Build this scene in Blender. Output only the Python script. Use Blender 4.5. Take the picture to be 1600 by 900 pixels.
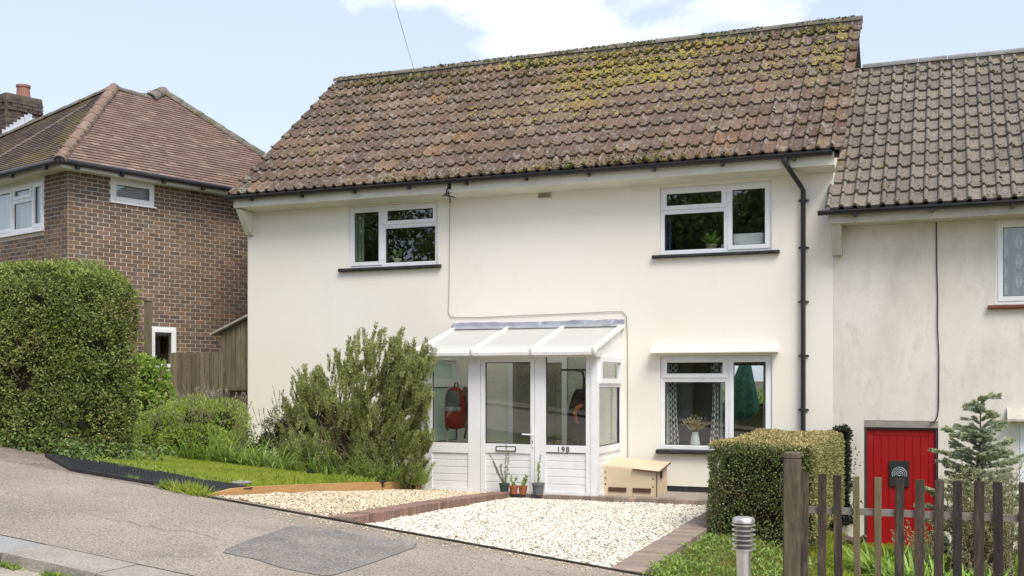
import bpy, math, random
import numpy as np
from mathutils import Vector, Matrix
random.seed(7)
rng = np.random.default_rng(7)
for o in list(bpy.data.objects):
    bpy.data.objects.remove(o)
SC = bpy.context.scene
COL = SC.collection
R = math.radians

# ------------------------------------------------------------------ camera
TH = math.atan(0.4)                       # camera yaw against the facade normal
CAMY, CAMZ = -16.6, 1.7
cam = bpy.data.cameras.new('camera')
cam.sensor_fit = 'HORIZONTAL'; cam.sensor_width = 36.0
cam.lens = 36.0 * 1700 / 1600
cam.shift_y = 148 / 1600
cam.clip_start = 0.1; cam.clip_end = 2000
cam_o = bpy.data.objects.new('camera', cam)
COL.objects.link(cam_o)
cam_o.location = (0, CAMY, CAMZ)
cam_o.rotation_euler = (R(90), 0, TH)
SC.camera = cam_o

# ------------------------------------------------------------------ sky, sun, exposure
SUN_EL, SUN_AZ = R(54), R(-44)             # azimuth from +X, negative = towards the street
sunv = Vector((math.cos(SUN_EL) * math.cos(SUN_AZ), math.cos(SUN_EL) * math.sin(SUN_AZ), math.sin(SUN_EL)))
W = bpy.data.worlds.new('World'); SC.world = W; W.use_nodes = True
nt = W.node_tree; nt.nodes.clear()
out = nt.nodes.new('ShaderNodeOutputWorld'); bg = nt.nodes.new('ShaderNodeBackground')
sky = nt.nodes.new('ShaderNodeTexSky'); sky.sky_type = 'NISHITA'; sky.sun_disc = False
sky.sun_elevation = SUN_EL
sky.sun_rotation = math.atan2(sunv.x, sunv.y)
sky.altitude = 50; sky.air_density = 1.0; sky.dust_density = 1.6; sky.ozone_density = 1.2
tc = nt.nodes.new('ShaderNodeTexCoord')
mp = nt.nodes.new('ShaderNodeMapping'); mp.inputs['Scale'].default_value = (1.0, 1.0, 1.9)
mp.inputs['Location'].default_value = (7.3, 3.1, 0.9)
nz = nt.nodes.new('ShaderNodeTexNoise'); nz.inputs['Scale'].default_value = 3.4
nz.inputs['Detail'].default_value = 9; nz.inputs['Roughness'].default_value = 0.56
rp = nt.nodes.new('ShaderNodeValToRGB')
rp.color_ramp.elements[0].position = 0.58; rp.color_ramp.elements[0].color = (0, 0, 0, 1)
rp.color_ramp.elements[1].position = 0.82; rp.color_ramp.elements[1].color = (1, 1, 1, 1)
haze_mix = nt.nodes.new('ShaderNodeMix'); haze_mix.data_type = 'RGBA'
haze_mix.inputs['Factor'].default_value = 0.6
haze_mix.inputs['B'].default_value = (4.3, 4.6, 5.6, 1)
cl_mix = nt.nodes.new('ShaderNodeMix'); cl_mix.data_type = 'RGBA'
cl_mix.inputs['B'].default_value = (9.6, 9.6, 9.7, 1)
nt.links.new(tc.outputs['Generated'], mp.inputs['Vector']); nt.links.new(mp.outputs[0], nz.inputs['Vector'])
nt.links.new(nz.outputs['Fac'], rp.inputs['Fac'])
nt.links.new(sky.outputs[0], haze_mix.inputs['A'])
nt.links.new(haze_mix.outputs['Result'], cl_mix.inputs['A'])
nt.links.new(rp.outputs['Color'], cl_mix.inputs['Factor'])
nt.links.new(cl_mix.outputs['Result'], bg.inputs['Color'])
bg.inputs['Strength'].default_value = 0.125
nt.links.new(bg.outputs[0], out.inputs['Surface'])
sl = bpy.data.lights.new('sun', 'SUN'); sl.energy = 2.15; sl.angle = R(28); sl.color = (1.0, 0.955, 0.88)
sun_o = bpy.data.objects.new('sun', sl); COL.objects.link(sun_o)
sun_o.location = (30, -5, 40)
sun_o.rotation_euler = sunv.to_track_quat('Z', 'Y').to_euler()
SC.view_settings.view_transform = 'Standard'
SC.view_settings.look = 'None'
SC.view_settings.gamma = 1.0
SC.view_settings.exposure = 0.80
SC.view_settings.use_curve_mapping = False

# ------------------------------------------------------------------ placing helpers
SN, CS = math.sin(TH), math.cos(TH)
def ray(px, py):
    u = (px - 800) / 1700; v = (598 - py) / 1700
    return (-SN + u * CS, CS + u * SN, v)
def atY(px, py, Y):
    d = ray(px, py); t = (Y - CAMY) / d[1]
    return (t * d[0], Y, CAMZ + t * d[2])
def proj(x, y, z):
    dx, dy, dz = x, y - CAMY, z - CAMZ
    xc = dx * CS + dy * SN; dep = -dx * SN + dy * CS
    return 800 + 1700 * xc / dep, 598 - 1700 * dz / dep, dep

GR = 0.109                                 # the street climbs to the left
def zstreet(x):
    x = max(-34.0, min(24.0, x))
    return GR * (-2.73 - x)

# ------------------------------------------------------------------ mesh helpers
def woff(o):
    v = Vector((0, 0, 0))
    while o is not None:
        v += o.location; o = o.parent
    return v
def new_obj(name, me, parent=None, **props):
    o = bpy.data.objects.new(name, me); COL.objects.link(o)
    if parent is not None: o.parent = parent
    for k, v in props.items(): o[k] = v
    return o
def thing(name, label, cat, loc, group=None):
    o = bpy.data.objects.new(name, None); COL.objects.link(o)
    o.location = loc; o.empty_display_size = 0.1
    o['label'] = label; o['category'] = cat
    if group: o['group'] = group
    return o
def tag(o, label, cat, group=None):
    o['label'] = label; o['category'] = cat
    if group: o['group'] = group
    return o
def structure(o):
    o['kind'] = 'structure'; return o

class MB:
    XF = None                                 # optional placing of everything built next
    def __init__(s): s.v = []; s.f = []
    def add(s, vs, fs):
        n = len(s.v); s.v += [tuple(p) for p in vs]; s.f += [tuple(i + n for i in f) for f in fs]; return s
    def box(s, x0, y0, z0, x1, y1, z1):
        return s.add([(x0,y0,z0),(x1,y0,z0),(x1,y1,z0),(x0,y1,z0),(x0,y0,z1),(x1,y0,z1),(x1,y1,z1),(x0,y1,z1)],
              [(0,3,2,1),(4,5,6,7),(0,1,5,4),(1,2,6,5),(2,3,7,6),(3,0,4,7)])
    def obox(s, c, ax, ay, az):              # centre and three half axes
        c, ax, ay, az = map(Vector, (c, ax, ay, az)); P = []
        for k in (-1, 1):
            for i, j in ((-1,-1),(1,-1),(1,1),(-1,1)): P.append(c + ax*i + ay*j + az*k)
        return s.add(P, [(0,3,2,1),(4,5,6,7),(0,1,5,4),(1,2,6,5),(2,3,7,6),(3,0,4,7)])
    def bar(s, a, b, w, h, up=(0,0,1)):      # rectangular bar from a to b
        a, b = Vector(a), Vector(b); d = (b - a); L = d.length; d.normalize()
        sd = d.cross(Vector(up)); 
        if sd.length < 1e-4: sd = d.cross(Vector((0,1,0)))
        sd.normalize(); u = sd.cross(d)
        return s.obox((a + b) / 2, d * L / 2, sd * w / 2, u * h / 2)
    def quad(s, a, b, c, d): return s.add([a, b, c, d], [(0,1,2,3)])
    def poly(s, pts): return s.add(pts, [tuple(range(len(pts)))])
    def prism(s, prof, d):                    # polygon extruded along vector d
        n = len(prof); d = Vector(d); P = [Vector(p) for p in prof] + [Vector(p) + d for p in prof]
        return s.add(P, [tuple(range(n - 1, -1, -1)), tuple(range(n, 2 * n))] + [(i, (i+1) % n, (i+1) % n + n, i + n) for i in range(n)])
    def tube(s, pts, r, n=8, caps=True):
        pts = [Vector(p) for p in pts]; m = len(pts)
        rr = r if isinstance(r, (list, tuple)) else [r] * m
        base = len(s.v); prev = None
        for i, p in enumerate(pts):
            d = (pts[min(i+1, m-1)] - pts[max(i-1, 0)]).normalized()
            if prev is None:
                a = d.cross(Vector((0,0,1)))
                if a.length < 0.05: a = d.cross(Vector((0,1,0)))
            else:
                a = prev - d * prev.dot(d)
            a.normalize(); prev = a; b = d.cross(a)
            for k in range(n):
                t = 2 * math.pi * k / n
                s.v.append(tuple(p + (a * math.cos(t) + b * math.sin(t)) * rr[i]))
        for i in range(m - 1):
            for k in range(n):
                s.f.append((base+i*n+k, base+i*n+(k+1)%n, base+(i+1)*n+(k+1)%n, base+(i+1)*n+k))
        if caps:
            s.f.append(tuple(base + k for k in range(n - 1, -1, -1)))
            s.f.append(tuple(base + (m-1)*n + k for k in range(n)))
        return s
    def lathe(s, c, prof, n=20):              # profile (r, z) around vertical axis at c
        b = len(s.v); m = len(prof)
        for r, z in prof:
            for k in range(n):
                t = 2 * math.pi * k / n
                s.v.append((c[0] + r*math.cos(t), c[1] + r*math.sin(t), c[2] + z))
        for i in range(m - 1):
            for k in range(n):
                s.f.append((b+i*n+k, b+i*n+(k+1)%n, b+(i+1)*n+(k+1)%n, b+(i+1)*n+k))
        s.f.append(tuple(b + k for k in range(n-1, -1, -1))); s.f.append(tuple(b + (m-1)*n + k for k in range(n)))
        return s
    def build(s, name, mat, parent=None, smooth=False, **props):
        if MB.XF is not None: s.v = [tuple(MB.XF @ Vector(p)) for p in s.v]
        off = woff(parent) if parent is not None else Vector((0,0,0))
        loc = None
        if parent is None:                    # stand-alone things get their origin at their base centre
            a = np.array(s.v); lo, hi = a.min(0), a.max(0)
            off = Vector(((lo[0]+hi[0])/2, (lo[1]+hi[1])/2, lo[2])); loc = off
        me = bpy.data.meshes.new(name)
        me.from_pydata([(p[0]-off.x, p[1]-off.y, p[2]-off.z) for p in s.v], [], s.f)
        me.materials.append(mat)
        if smooth:
            me.shade_smooth()
            me.set_sharp_from_angle(angle=R(38))
        me.update()
        o = new_obj(name, me, parent, **props)
        if loc is not None: o.location = loc
        return o

def np_mesh(name, V, faces, mat, parent=None, smooth=False, **props):
    """V (N, nv, 3) world positions of N alike pieces, faces = template faces (nf, k)."""
    N, nv, _ = V.shape
    F = np.asarray(faces, dtype=np.int32); nf, k = F.shape
    if parent is not None: off = np.array(woff(parent)); loc = None
    else:
        lo = V.reshape(-1,3).min(0); hi = V.reshape(-1,3).max(0)
        off = np.array([(lo[0]+hi[0])/2, (lo[1]+hi[1])/2, lo[2]]); loc = off
    idx = (F[None] + (np.arange(N, dtype=np.int32) * nv)[:, None, None]).reshape(-1)
    me = bpy.data.meshes.new(name)
    me.vertices.add(N * nv); me.vertices.foreach_set('co', (V - off).astype(np.float32).reshape(-1))
    me.loops.add(len(idx)); me.loops.foreach_set('vertex_index', idx)
    me.polygons.add(N * nf); me.polygons.foreach_set('loop_start', np.arange(0, N * nf * k, k, dtype=np.int32))
    me.polygons.foreach_set('loop_total', np.full(N * nf, k, dtype=np.int32))
    me.materials.append(mat)
    me.update(calc_edges=True); me.validate()
    if smooth: me.shade_smooth()
    else: me.shade_flat()
    o = new_obj(name, me, parent, **props)
    if loc is not None: o.location = loc
    return o
def runit(n):
    v = rng.normal(size=(n, 3)); return v / np.linalg.norm(v, axis=1, keepdims=True)
def nrm(v): return v / np.maximum(np.linalg.norm(v, axis=-1, keepdims=True), 1e-9)
def leafV(C, Dr, Nn, L, Wd, fold=0.15, mid=0.45):
    S = nrm(np.cross(Dr, Nn)); Nn = np.cross(S, Dr)
    L = np.asarray(L)[:, None]; Wd = np.asarray(Wd)[:, None]
    a = C; b = C + Dr*L*mid - S*Wd*0.5 + Nn*Wd*fold; c = C + Dr*L; d = C + Dr*L*mid + S*Wd*0.5 + Nn*Wd*fold
    return np.stack([a, b, c, d], 1)
QUAD = [[0,1,2,3]]
_H = rng.random((32, 32, 32))
def vnoise(P):
    P = np.asarray(P, float); i = np.floor(P).astype(int); f = P - i; f = f*f*(3-2*f); r = 0
    for dx in (0,1):
        for dy in (0,1):
            for dz in (0,1):
                w = (f[:,0] if dx else 1-f[:,0]) * (f[:,1] if dy else 1-f[:,1]) * (f[:,2] if dz else 1-f[:,2])
                r = r + w * _H[(i[:,0]+dx) % 32, (i[:,1]+dy) % 32, (i[:,2]+dz) % 32]
    return r
def piece(name, me, mat4, parent, **props):
    """a piece sharing mesh data, placed by a world matrix under an unrotated parent"""
    o = new_obj(name, me, parent, **props); m = mat4.copy(); m.translation = m.translation - woff(parent)
    o.matrix_basis = m
    return o

# ------------------------------------------------------------------ materials
def nd(t, kind, **kw):
    n = t.nodes.new(kind)
    for k, v in kw.items(): setattr(n, k, v)
    return n
def rgba(c): return (c[0], c[1], c[2], 1)
def mix(t, fac, a, b, mode='MIX'):
    m = nd(t, 'ShaderNodeMix', data_type='RGBA', blend_type=mode)
    for s, v in (('Factor', fac), ('A', a), ('B', b)):
        if isinstance(v, (tuple, list)): m.inputs[s].default_value = rgba(v)
        elif isinstance(v, (int, float)): m.inputs[s].default_value = v
        else: t.links.new(v, m.inputs[s])
    return m.outputs['Result']
def noise(t, vec, scale, detail=5, rough=0.55, lo=0.4, hi=0.6):
    n = nd(t, 'ShaderNodeTexNoise'); n.inputs['Scale'].default_value = scale
    n.inputs['Detail'].default_value = detail; n.inputs['Roughness'].default_value = rough
    t.links.new(vec, n.inputs['Vector'])
    r = nd(t, 'ShaderNodeMapRange'); r.inputs['From Min'].default_value = lo; r.inputs['From Max'].default_value = hi
    t.links.new(n.outputs['Fac'], r.inputs['Value'])
    return r.outputs['Result'], n.outputs['Fac']
def pieceval(t):
    g = nd(t, 'ShaderNodeNewGeometry'); oi = nd(t, 'ShaderNodeObjectInfo')
    a = nd(t, 'ShaderNodeMath', operation='ADD'); f = nd(t, 'ShaderNodeMath', operation='FRACT')
    t.links.new(g.outputs['Random Per Island'], a.inputs[0]); t.links.new(oi.outputs['Random'], a.inputs[1])
    t.links.new(a.outputs[0], f.inputs[0]); return f.outputs[0]
def ramp(t, fac, stops, interp='LINEAR'):
    r = nd(t, 'ShaderNodeValToRGB'); cr = r.color_ramp; cr.interpolation = interp
    while len(cr.elements) < len(stops): cr.elements.new(0.5)
    for e, (p, c) in zip(cr.elements, stops): e.position = p; e.color = rgba(c)
    t.links.new(fac, r.inputs['Fac']); return r.outputs['Color']
def M(name, c1, c2=None, scale=4, rough=0.7, pal=None, pvar=0.0, stains=(), bump=0.0, bscale=80, spec=0.3, metal=0.0,
      fine=0.0, fscale=120, stretch=(1,1,1), lo=0.35, hi=0.65):
    m = bpy.data.materials.new(name); m.use_nodes = True; t = m.node_tree
    b = t.nodes['Principled BSDF']
    g = nd(t, 'ShaderNodeNewGeometry')
    mpn = nd(t, 'ShaderNodeMapping'); mpn.inputs['Scale'].default_value = stretch
    t.links.new(g.outputs['Position'], mpn.inputs['Vector']); vec = mpn.outputs[0]
    col = c1
    pv = None
    if pal:
        pv = pieceval(t); n = len(pal)
        col = ramp(t, pv, [(i / n, c) for i, c in enumerate(pal)], 'CONSTANT')
    if c2 is not None:
        fac, _ = noise(t, vec, scale, lo=lo, hi=hi); col = mix(t, fac, col, c2)
    if pvar:
        if pv is None: pv = pieceval(t)
        w = nd(t, 'ShaderNodeTexWhiteNoise', noise_dimensions='1D'); t.links.new(pv, w.inputs['W'])
        mr = nd(t, 'ShaderNodeMapRange'); mr.inputs['To Min'].default_value = 1 - pvar; mr.inputs['To Max'].default_value = 1 + pvar
        t.links.new(w.outputs['Value'], mr.inputs['Value'])
        hs = nd(t, 'ShaderNodeHueSaturation'); t.links.new(mr.outputs[0], hs.inputs['Value'])
        if isinstance(col, tuple): hs.inputs['Color'].default_value = rgba(col)
        else: t.links.new(col, hs.inputs['Color'])
        col = hs.outputs[0]
    for st_ in stains:
        sc, lo_, hi_, c, amt = st_[:5]; vs_ = vec
        if len(st_) > 5:
            m2 = nd(t, 'ShaderNodeMapping'); m2.inputs['Scale'].default_value = st_[5]; t.links.new(g.outputs['Position'], m2.inputs['Vector']); vs_ = m2.outputs[0]
        fac, _ = noise(t, vs_, sc, detail=8, rough=0.62, lo=lo_, hi=hi_)
        mu = nd(t, 'ShaderNodeMath', operation='MULTIPLY'); mu.use_clamp = True; mu.inputs[1].default_value = amt; t.links.new(fac, mu.inputs[0])
        col = mix(t, mu.outputs[0], col, c)
    if fine:
        _, nf = noise(t, vec, fscale, detail=2)
        mr = nd(t, 'ShaderNodeMapRange'); mr.inputs['From Min'].default_value = 0.3; mr.inputs['From Max'].default_value = 0.7
        mr.inputs['To Min'].default_value = 1 - fine; mr.inputs['To Max'].default_value = 1 + fine; t.links.new(nf, mr.inputs['Value'])
        hs = nd(t, 'ShaderNodeHueSaturation'); t.links.new(mr.outputs[0], hs.inputs['Value'])
        if isinstance(col, tuple): hs.inputs['Color'].default_value = rgba(col)
        else: t.links.new(col, hs.inputs['Color'])
        col = hs.outputs[0]
    if isinstance(col, tuple): b.inputs['Base Color'].default_value = rgba(col)
    else: t.links.new(col, b.inputs['Base Color'])
    b.inputs['Roughness'].default_value = rough; b.inputs['Specular IOR Level'].default_value = spec; b.inputs['Metallic'].default_value = metal
    if bump:
        _, nb = noise(t, vec, bscale, detail=4)
        bp = nd(t, 'ShaderNodeBump'); bp.inputs['Strength'].default_value = bump; bp.inputs['Distance'].default_value = 0.02
        t.links.new(nb, bp.inputs['Height']); t.links.new(bp.outputs[0], b.inputs['Normal'])
    return m
def LEAF(name, pal, trans=0.3, rough=0.55, patch=None, pscale=2.0):
    m = bpy.data.materials.new(name); m.use_nodes = True; t = m.node_tree
    b = t.nodes['Principled BSDF']; o = t.nodes['Material Output']
    pv = pieceval(t); n = len(pal); pal = [tuple(min(0.6, q * 1.45) for q in c) for c in pal]
    col = ramp(t, pv, [(i / max(1, n - 1), c) for i, c in enumerate(pal)])
    if patch:
        g = nd(t, 'ShaderNodeNewGeometry'); fac, _ = noise(t, g.outputs['Position'], pscale, detail=3, lo=0.45, hi=0.62)
        col = mix(t, fac, col, patch, 'MULTIPLY')
    t.links.new(col, b.inputs['Base Color']); b.inputs['Roughness'].default_value = rough; b.inputs['Specular IOR Level'].default_value = 0.35
    tr = nd(t, 'ShaderNodeBsdfTranslucent'); t.links.new(col, tr.inputs['Color'])
    mx = nd(t, 'ShaderNodeMixShader'); mx.inputs[0].default_value = trans
    t.links.new(b.outputs[0], mx.inputs[1]); t.links.new(tr.outputs[0], mx.inputs[2]); t.links.new(mx.outputs[0], o.inputs['Surface'])
    return m
def GLASS(name, tint, refl=1.0, ior=1.75):
    m = bpy.data.materials.new(name); m.use_nodes = True; t = m.node_tree; t.nodes.remove(t.nodes['Principled BSDF'])
    o = t.nodes['Material Output']
    tr = nd(t, 'ShaderNodeBsdfTransparent'); tr.inputs['Color'].default_value = rgba(tint)
    gl = nd(t, 'ShaderNodeBsdfGlossy'); gl.inputs['Roughness'].default_value = 0.0; gl.inputs['Color'].default_value = (refl, refl, refl, 1)
    fr = nd(t, 'ShaderNodeFresnel'); gg = nd(t, 'ShaderNodeNewGeometry'); mi = nd(t, 'ShaderNodeMapRange')   # thin pane: same reflectance on both faces
    mi.inputs['To Min'].default_value = ior; mi.inputs['To Max'].default_value = 1/ior; t.links.new(gg.outputs['Backfacing'], mi.inputs['Value']); t.links.new(mi.outputs[0], fr.inputs['IOR'])
    mx = nd(t, 'ShaderNodeMixShader'); t.links.new(fr.outputs[0], mx.inputs[0]); t.links.new(tr.outputs[0], mx.inputs[1]); t.links.new(gl.outputs[0], mx.inputs[2])
    t.links.new(mx.outputs[0], o.inputs['Surface'])
    return m

RENDER = M('cream_render', (0.82, 0.770, 0.655), (0.85, 0.81, 0.715), scale=0.55, rough=0.9, bump=0.12, bscale=45,
           stains=((1.1, 0.55, 0.8, (0.72, 0.69, 0.62), 0.3), (2.6, 0.58, 0.78, (0.66, 0.63, 0.55), 0.16, (1, 1, 0.22)), (1.7, 0.60, 0.76, (0.66, 0.62, 0.54), 0.25, (1, 1, 0.6)), (7, 0.62, 0.75, (0.62, 0.58, 0.50), 0.15, (1, 1, 0.5))), spec=0.1)
RENDER_OLD = M('weathered_render', (0.70, 0.65, 0.555), (0.77, 0.73, 0.645), scale=0.8, rough=0.95, bump=0.1, bscale=40, stretch=(1, 1, 0.55),
           stains=((1.1, 0.48, 0.74, (0.50, 0.46, 0.39), 0.75), (3.4, 0.56, 0.74, (0.47, 0.43, 0.36), 0.55), (6.0, 0.57, 0.72, (0.45, 0.41, 0.34), 0.4, (1, 1, 0.25)), (0.8, 0.6, 0.75, (0.62, 0.50, 0.42), 0.4)), spec=0.1, fine=0.03, fscale=40)
UPVC = M('white_upvc', (0.84, 0.84, 0.84), (0.79, 0.79, 0.78), scale=3, rough=0.32, spec=0.5, stains=((5, 0.56, 0.76, (0.66, 0.66, 0.60), 0.35), (14, 0.60, 0.72, (0.58, 0.58, 0.51), 0.35)))
UPVC_DIRTY = M('white_painted_board', (0.74, 0.74, 0.70), (0.60, 0.61, 0.54), scale=2.5, rough=0.55, stains=((9, 0.58, 0.75, (0.40, 0.41, 0.33), 0.55),))
BLACKP = M('black_plastic', (0.018, 0.018, 0.021), (0.03, 0.03, 0.033), scale=5, rough=0.38, spec=0.45)
BLACKPAINT = M('black_sill_paint', (0.022, 0.022, 0.026), (0.05, 0.05, 0.052), scale=9, rough=0.6)
TILE = M('concrete_tile', (0.15, 0.115, 0.10), rough=0.92, spec=0.15,
         pal=[(0.151,0.102,0.075),(0.173,0.119,0.086),(0.133,0.095,0.075),(0.181,0.13,0.096),(0.147,0.106,0.085),(0.161,0.109,0.079),(0.139,0.098,0.075),(0.19,0.126,0.086),(0.151,0.109,0.085),(0.17,0.122,0.094),(0.156,0.105,0.075),(0.147,0.1,0.073),(0.191,0.137,0.1),(0.143,0.102,0.079),(0.166,0.114,0.084),(0.159,0.115,0.088),(0.191,0.126,0.085),(0.149,0.105,0.08),(0.175,0.124,0.093),(0.236,0.139,0.081)],
         pvar=0.18, stains=((3.2, 0.50, 0.66, (0.105, 0.080, 0.066), 0.7), (7.5, 0.53, 0.64, (0.29, 0.265, 0.225), 0.75), (2.1, 0.60, 0.68, (0.26, 0.22, 0.09), 0.5), (13, 0.60, 0.66, (0.045, 0.043, 0.035), 0.8)),
         fine=0.35, fscale=42, bump=0.4, bscale=55)
TILE2 = M('grey_concrete_tile', (0.2, 0.175, 0.15), rough=0.92, spec=0.15,
         pal=[(0.195,0.165,0.135),(0.212,0.178,0.146),(0.172,0.147,0.122),(0.203,0.169,0.135),(0.186,0.16,0.134)],
         pvar=0.10, stains=((4.5, 0.54, 0.68, (0.13, 0.115, 0.10), 0.6), (10, 0.58, 0.68, (0.32, 0.29, 0.25), 0.6), (17, 0.60, 0.65, (0.05, 0.05, 0.04), 0.9), (3.0, 0.64, 0.70, (0.26, 0.23, 0.08), 0.7)),
         fine=0.28, fscale=45, bump=0.4, bscale=55)
RIDGE = M('ridge_tile', (0.20, 0.17, 0.14), (0.13, 0.12, 0.10), scale=3, rough=0.95, stains=((6, 0.5, 0.62, (0.12, 0.115, 0.05), 0.8), (9, 0.58, 0.68, (0.30, 0.28, 0.23), 0.6)), fine=0.25, fscale=40)
MORTAR_RIDGE = M('ridge_mortar', (0.30, 0.27, 0.22), (0.2, 0.18, 0.13), scale=7, rough=0.95)
MOSS = M('moss', (0.085, 0.085, 0.016), (0.05, 0.062, 0.016), scale=6, rough=1.0, pvar=0.35, spec=0.05, stains=((1.6, 0.5, 0.62, (0.24, 0.19, 0.025), 0.85),))
CLAY = M('clay_plain_tile', (0.2, 0.1, 0.07), rough=0.9, spec=0.15,
         pal=[(0.219,0.145,0.116),(0.2,0.133,0.108),(0.233,0.155,0.122),(0.191,0.128,0.106),(0.214,0.144,0.117),(0.27,0.191,0.152),(0.203,0.135,0.109),(0.223,0.152,0.123),(0.181,0.125,0.105)],
         pvar=0.10, stains=((1.3, 0.5, 0.68, (0.17, 0.105, 0.085), 0.4), (12, 0.62, 0.70, (0.40, 0.32, 0.26), 0.5)), fine=0.15, fscale=40)
CLAY_OLD = M('dark_plain_tile', (0.12, 0.09, 0.07), rough=0.92, spec=0.15,
         pal=[(0.13,0.095,0.08),(0.105,0.08,0.07),(0.15,0.108,0.088),(0.12,0.088,0.078)],
         pvar=0.15, stains=((1.1, 0.52, 0.62, (0.24, 0.20, 0.07), 0.5), (9, 0.57, 0.66, (0.25, 0.22, 0.16), 0.5)), fine=0.15, fscale=40)
HIPTILE = M('hip_tile', (0.235, 0.155, 0.118), (0.19, 0.13, 0.102), scale=4, rough=0.9, pvar=0.15, stains=((6, 0.54, 0.66, (0.30, 0.25, 0.15), 0.6),))
BRICK = M('facing_brick', (0.2, 0.12, 0.09), rough=0.92, spec=0.12,
         pal=[(0.176,0.12,0.088),(0.141,0.106,0.086),(0.204,0.133,0.092),(0.157,0.112,0.088),(0.214,0.138,0.094),(0.131,0.102,0.086),(0.185,0.128,0.094),(0.209,0.128,0.085),(0.166,0.12,0.092),(0.15,0.108,0.084),(0.204,0.148,0.108)],
         pvar=0.16, stains=((0.7, 0.52, 0.7, (0.21, 0.115, 0.075), 0.4), (1.9, 0.60, 0.72, (0.24, 0.20, 0.17), 0.35)), fine=0.16, fscale=35)
BRICKMORTAR = M('brick_mortar', (0.66, 0.57, 0.46), (0.56, 0.48, 0.38), scale=3, rough=0.95)
EDGEBRICK = M('edging_brick', (0.2, 0.12, 0.09), rough=0.92, spec=0.12,
         pal=[(0.27,0.165,0.125),(0.23,0.145,0.112),(0.31,0.19,0.14),(0.255,0.165,0.13),(0.29,0.17,0.12),(0.21,0.14,0.11)], pvar=0.15,
         stains=((7, 0.52, 0.68, (0.30, 0.25, 0.20), 0.6),), fine=0.15, fscale=50)
EDGEBRICK2 = M('grey_edging_brick', (0.2, 0.15, 0.12), rough=0.92, spec=0.12,
         pal=[(0.29,0.225,0.18),(0.25,0.195,0.16),(0.33,0.255,0.20),(0.27,0.22,0.18),(0.24,0.19,0.155)], pvar=0.14,
         stains=((6, 0.52, 0.68, (0.20, 0.16, 0.12), 0.5),), fine=0.15, fscale=50)
TARMAC = M('worn_tarmac', (0.345, 0.292, 0.235), (0.275, 0.232, 0.188), scale=0.9, rough=0.95, fine=0.5, fscale=60, bump=0.4, bscale=75, spec=0.15,
           stains=((0.6, 0.52, 0.75, (0.40, 0.345, 0.28), 0.6), (1.7, 0.58, 0.72, (0.20, 0.172, 0.145), 0.55), (55, 0.60, 0.68, (0.56, 0.51, 0.46), 0.6), (60, 0.60, 0.68, (0.14, 0.12, 0.11), 0.7)))
PATCH = M('tarmac_patch', (0.175, 0.162, 0.145), (0.25, 0.228, 0.20), scale=2.2, rough=0.93, fine=0.5, fscale=60, bump=0.4, bscale=60, spec=0.2,
          stains=((3, 0.55, 0.75, (0.26, 0.255, 0.25), 0.5), (55, 0.60, 0.68, (0.38, 0.37, 0.36), 0.6)))
ROAD = M('road_surface', (0.30, 0.265, 0.23), (0.25, 0.22, 0.19), scale=0.8, rough=0.95, fine=0.35, fscale=70, bump=0.5, bscale=75, spec=0.15)
KERB = M('kerb_concrete', (0.36, 0.325, 0.28), (0.30, 0.27, 0.23), scale=3, rough=0.95, pvar=0.08, fine=0.25, fscale=60, bump=0.3, bscale=60, stains=((5, 0.55, 0.7, (0.23, 0.21, 0.18), 0.6),))
GUTTERC = M('gutter_concrete', (0.40, 0.355, 0.29), (0.30, 0.265, 0.21), scale=2.2, rough=0.95, fine=0.3, fscale=60, bump=0.4, bscale=60)
SLATE = M('grey_cover', (0.28, 0.275, 0.262), (0.33, 0.32, 0.30), scale=6, rough=0.8, fine=0.2, fscale=60)
GRAVELBED = M('gravel_bed', (0.36, 0.31, 0.235), (0.28, 0.235, 0.175), scale=30, rough=0.95, fine=0.5, fscale=60)
STONE = M('white_gravel', (0.7, 0.62, 0.5), rough=0.85, spec=0.2, pal=[(0.72,0.67,0.57),(0.66,0.595,0.47),(0.76,0.72,0.63),(0.60,0.52,0.39),(0.74,0.70,0.62),(0.70,0.64,0.53),(0.78,0.745,0.67),(0.40,0.345,0.26),(0.72,0.67,0.57),(0.66,0.615,0.53),(0.30,0.265,0.22),(0.74,0.70,0.61)], pvar=0.08)
GOLDSTONE = M('cream_gravel', (0.65, 0.55, 0.4), rough=0.85, spec=0.2, pal=[(0.66,0.56,0.39),(0.58,0.47,0.31),(0.70,0.61,0.45),(0.52,0.41,0.26),(0.66,0.58,0.44),(0.62,0.52,0.36),(0.70,0.63,0.50),(0.42,0.33,0.21),(0.30,0.24,0.16)], pvar=0.08)
SOIL = M('soil', (0.075, 0.052, 0.034), (0.05, 0.035, 0.024), scale=6, rough=1, fine=0.4, fscale=40, bump=0.6, bscale=30)
LAWNBASE = M('lawn_ground', (0.17, 0.20, 0.035), (0.20, 0.20, 0.05), scale=3, rough=1, fine=0.3, fscale=40)
NEWWOOD = M('new_timber', (0.56, 0.33, 0.13), (0.47, 0.26, 0.10), scale=4, rough=0.75, stretch=(3, 0.5, 6), stains=((7, 0.6, 0.7, (0.30, 0.16, 0.06), 0.6),), fine=0.12, fscale=30)
PLY = M('pale_plywood', (0.60, 0.475, 0.32), (0.66, 0.535, 0.37), scale=3, rough=0.6, stretch=(1, 1, 5), stains=((3, 0.58, 0.75, (0.57, 0.45, 0.29), 0.4),))
DARKWOOD = M('dark_brown_wood', (0.075, 0.034, 0.022), (0.11, 0.05, 0.03), scale=9, rough=0.6)
OLDFENCE = M('weathered_fence', (0.185, 0.15, 0.095), (0.13, 0.105, 0.07), scale=7, rough=0.9, pvar=0.22, stretch=(1, 1, 0.12), stains=((6, 0.54, 0.7, (0.23, 0.195, 0.125), 0.5),), fine=0.2, fscale=25)
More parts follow.
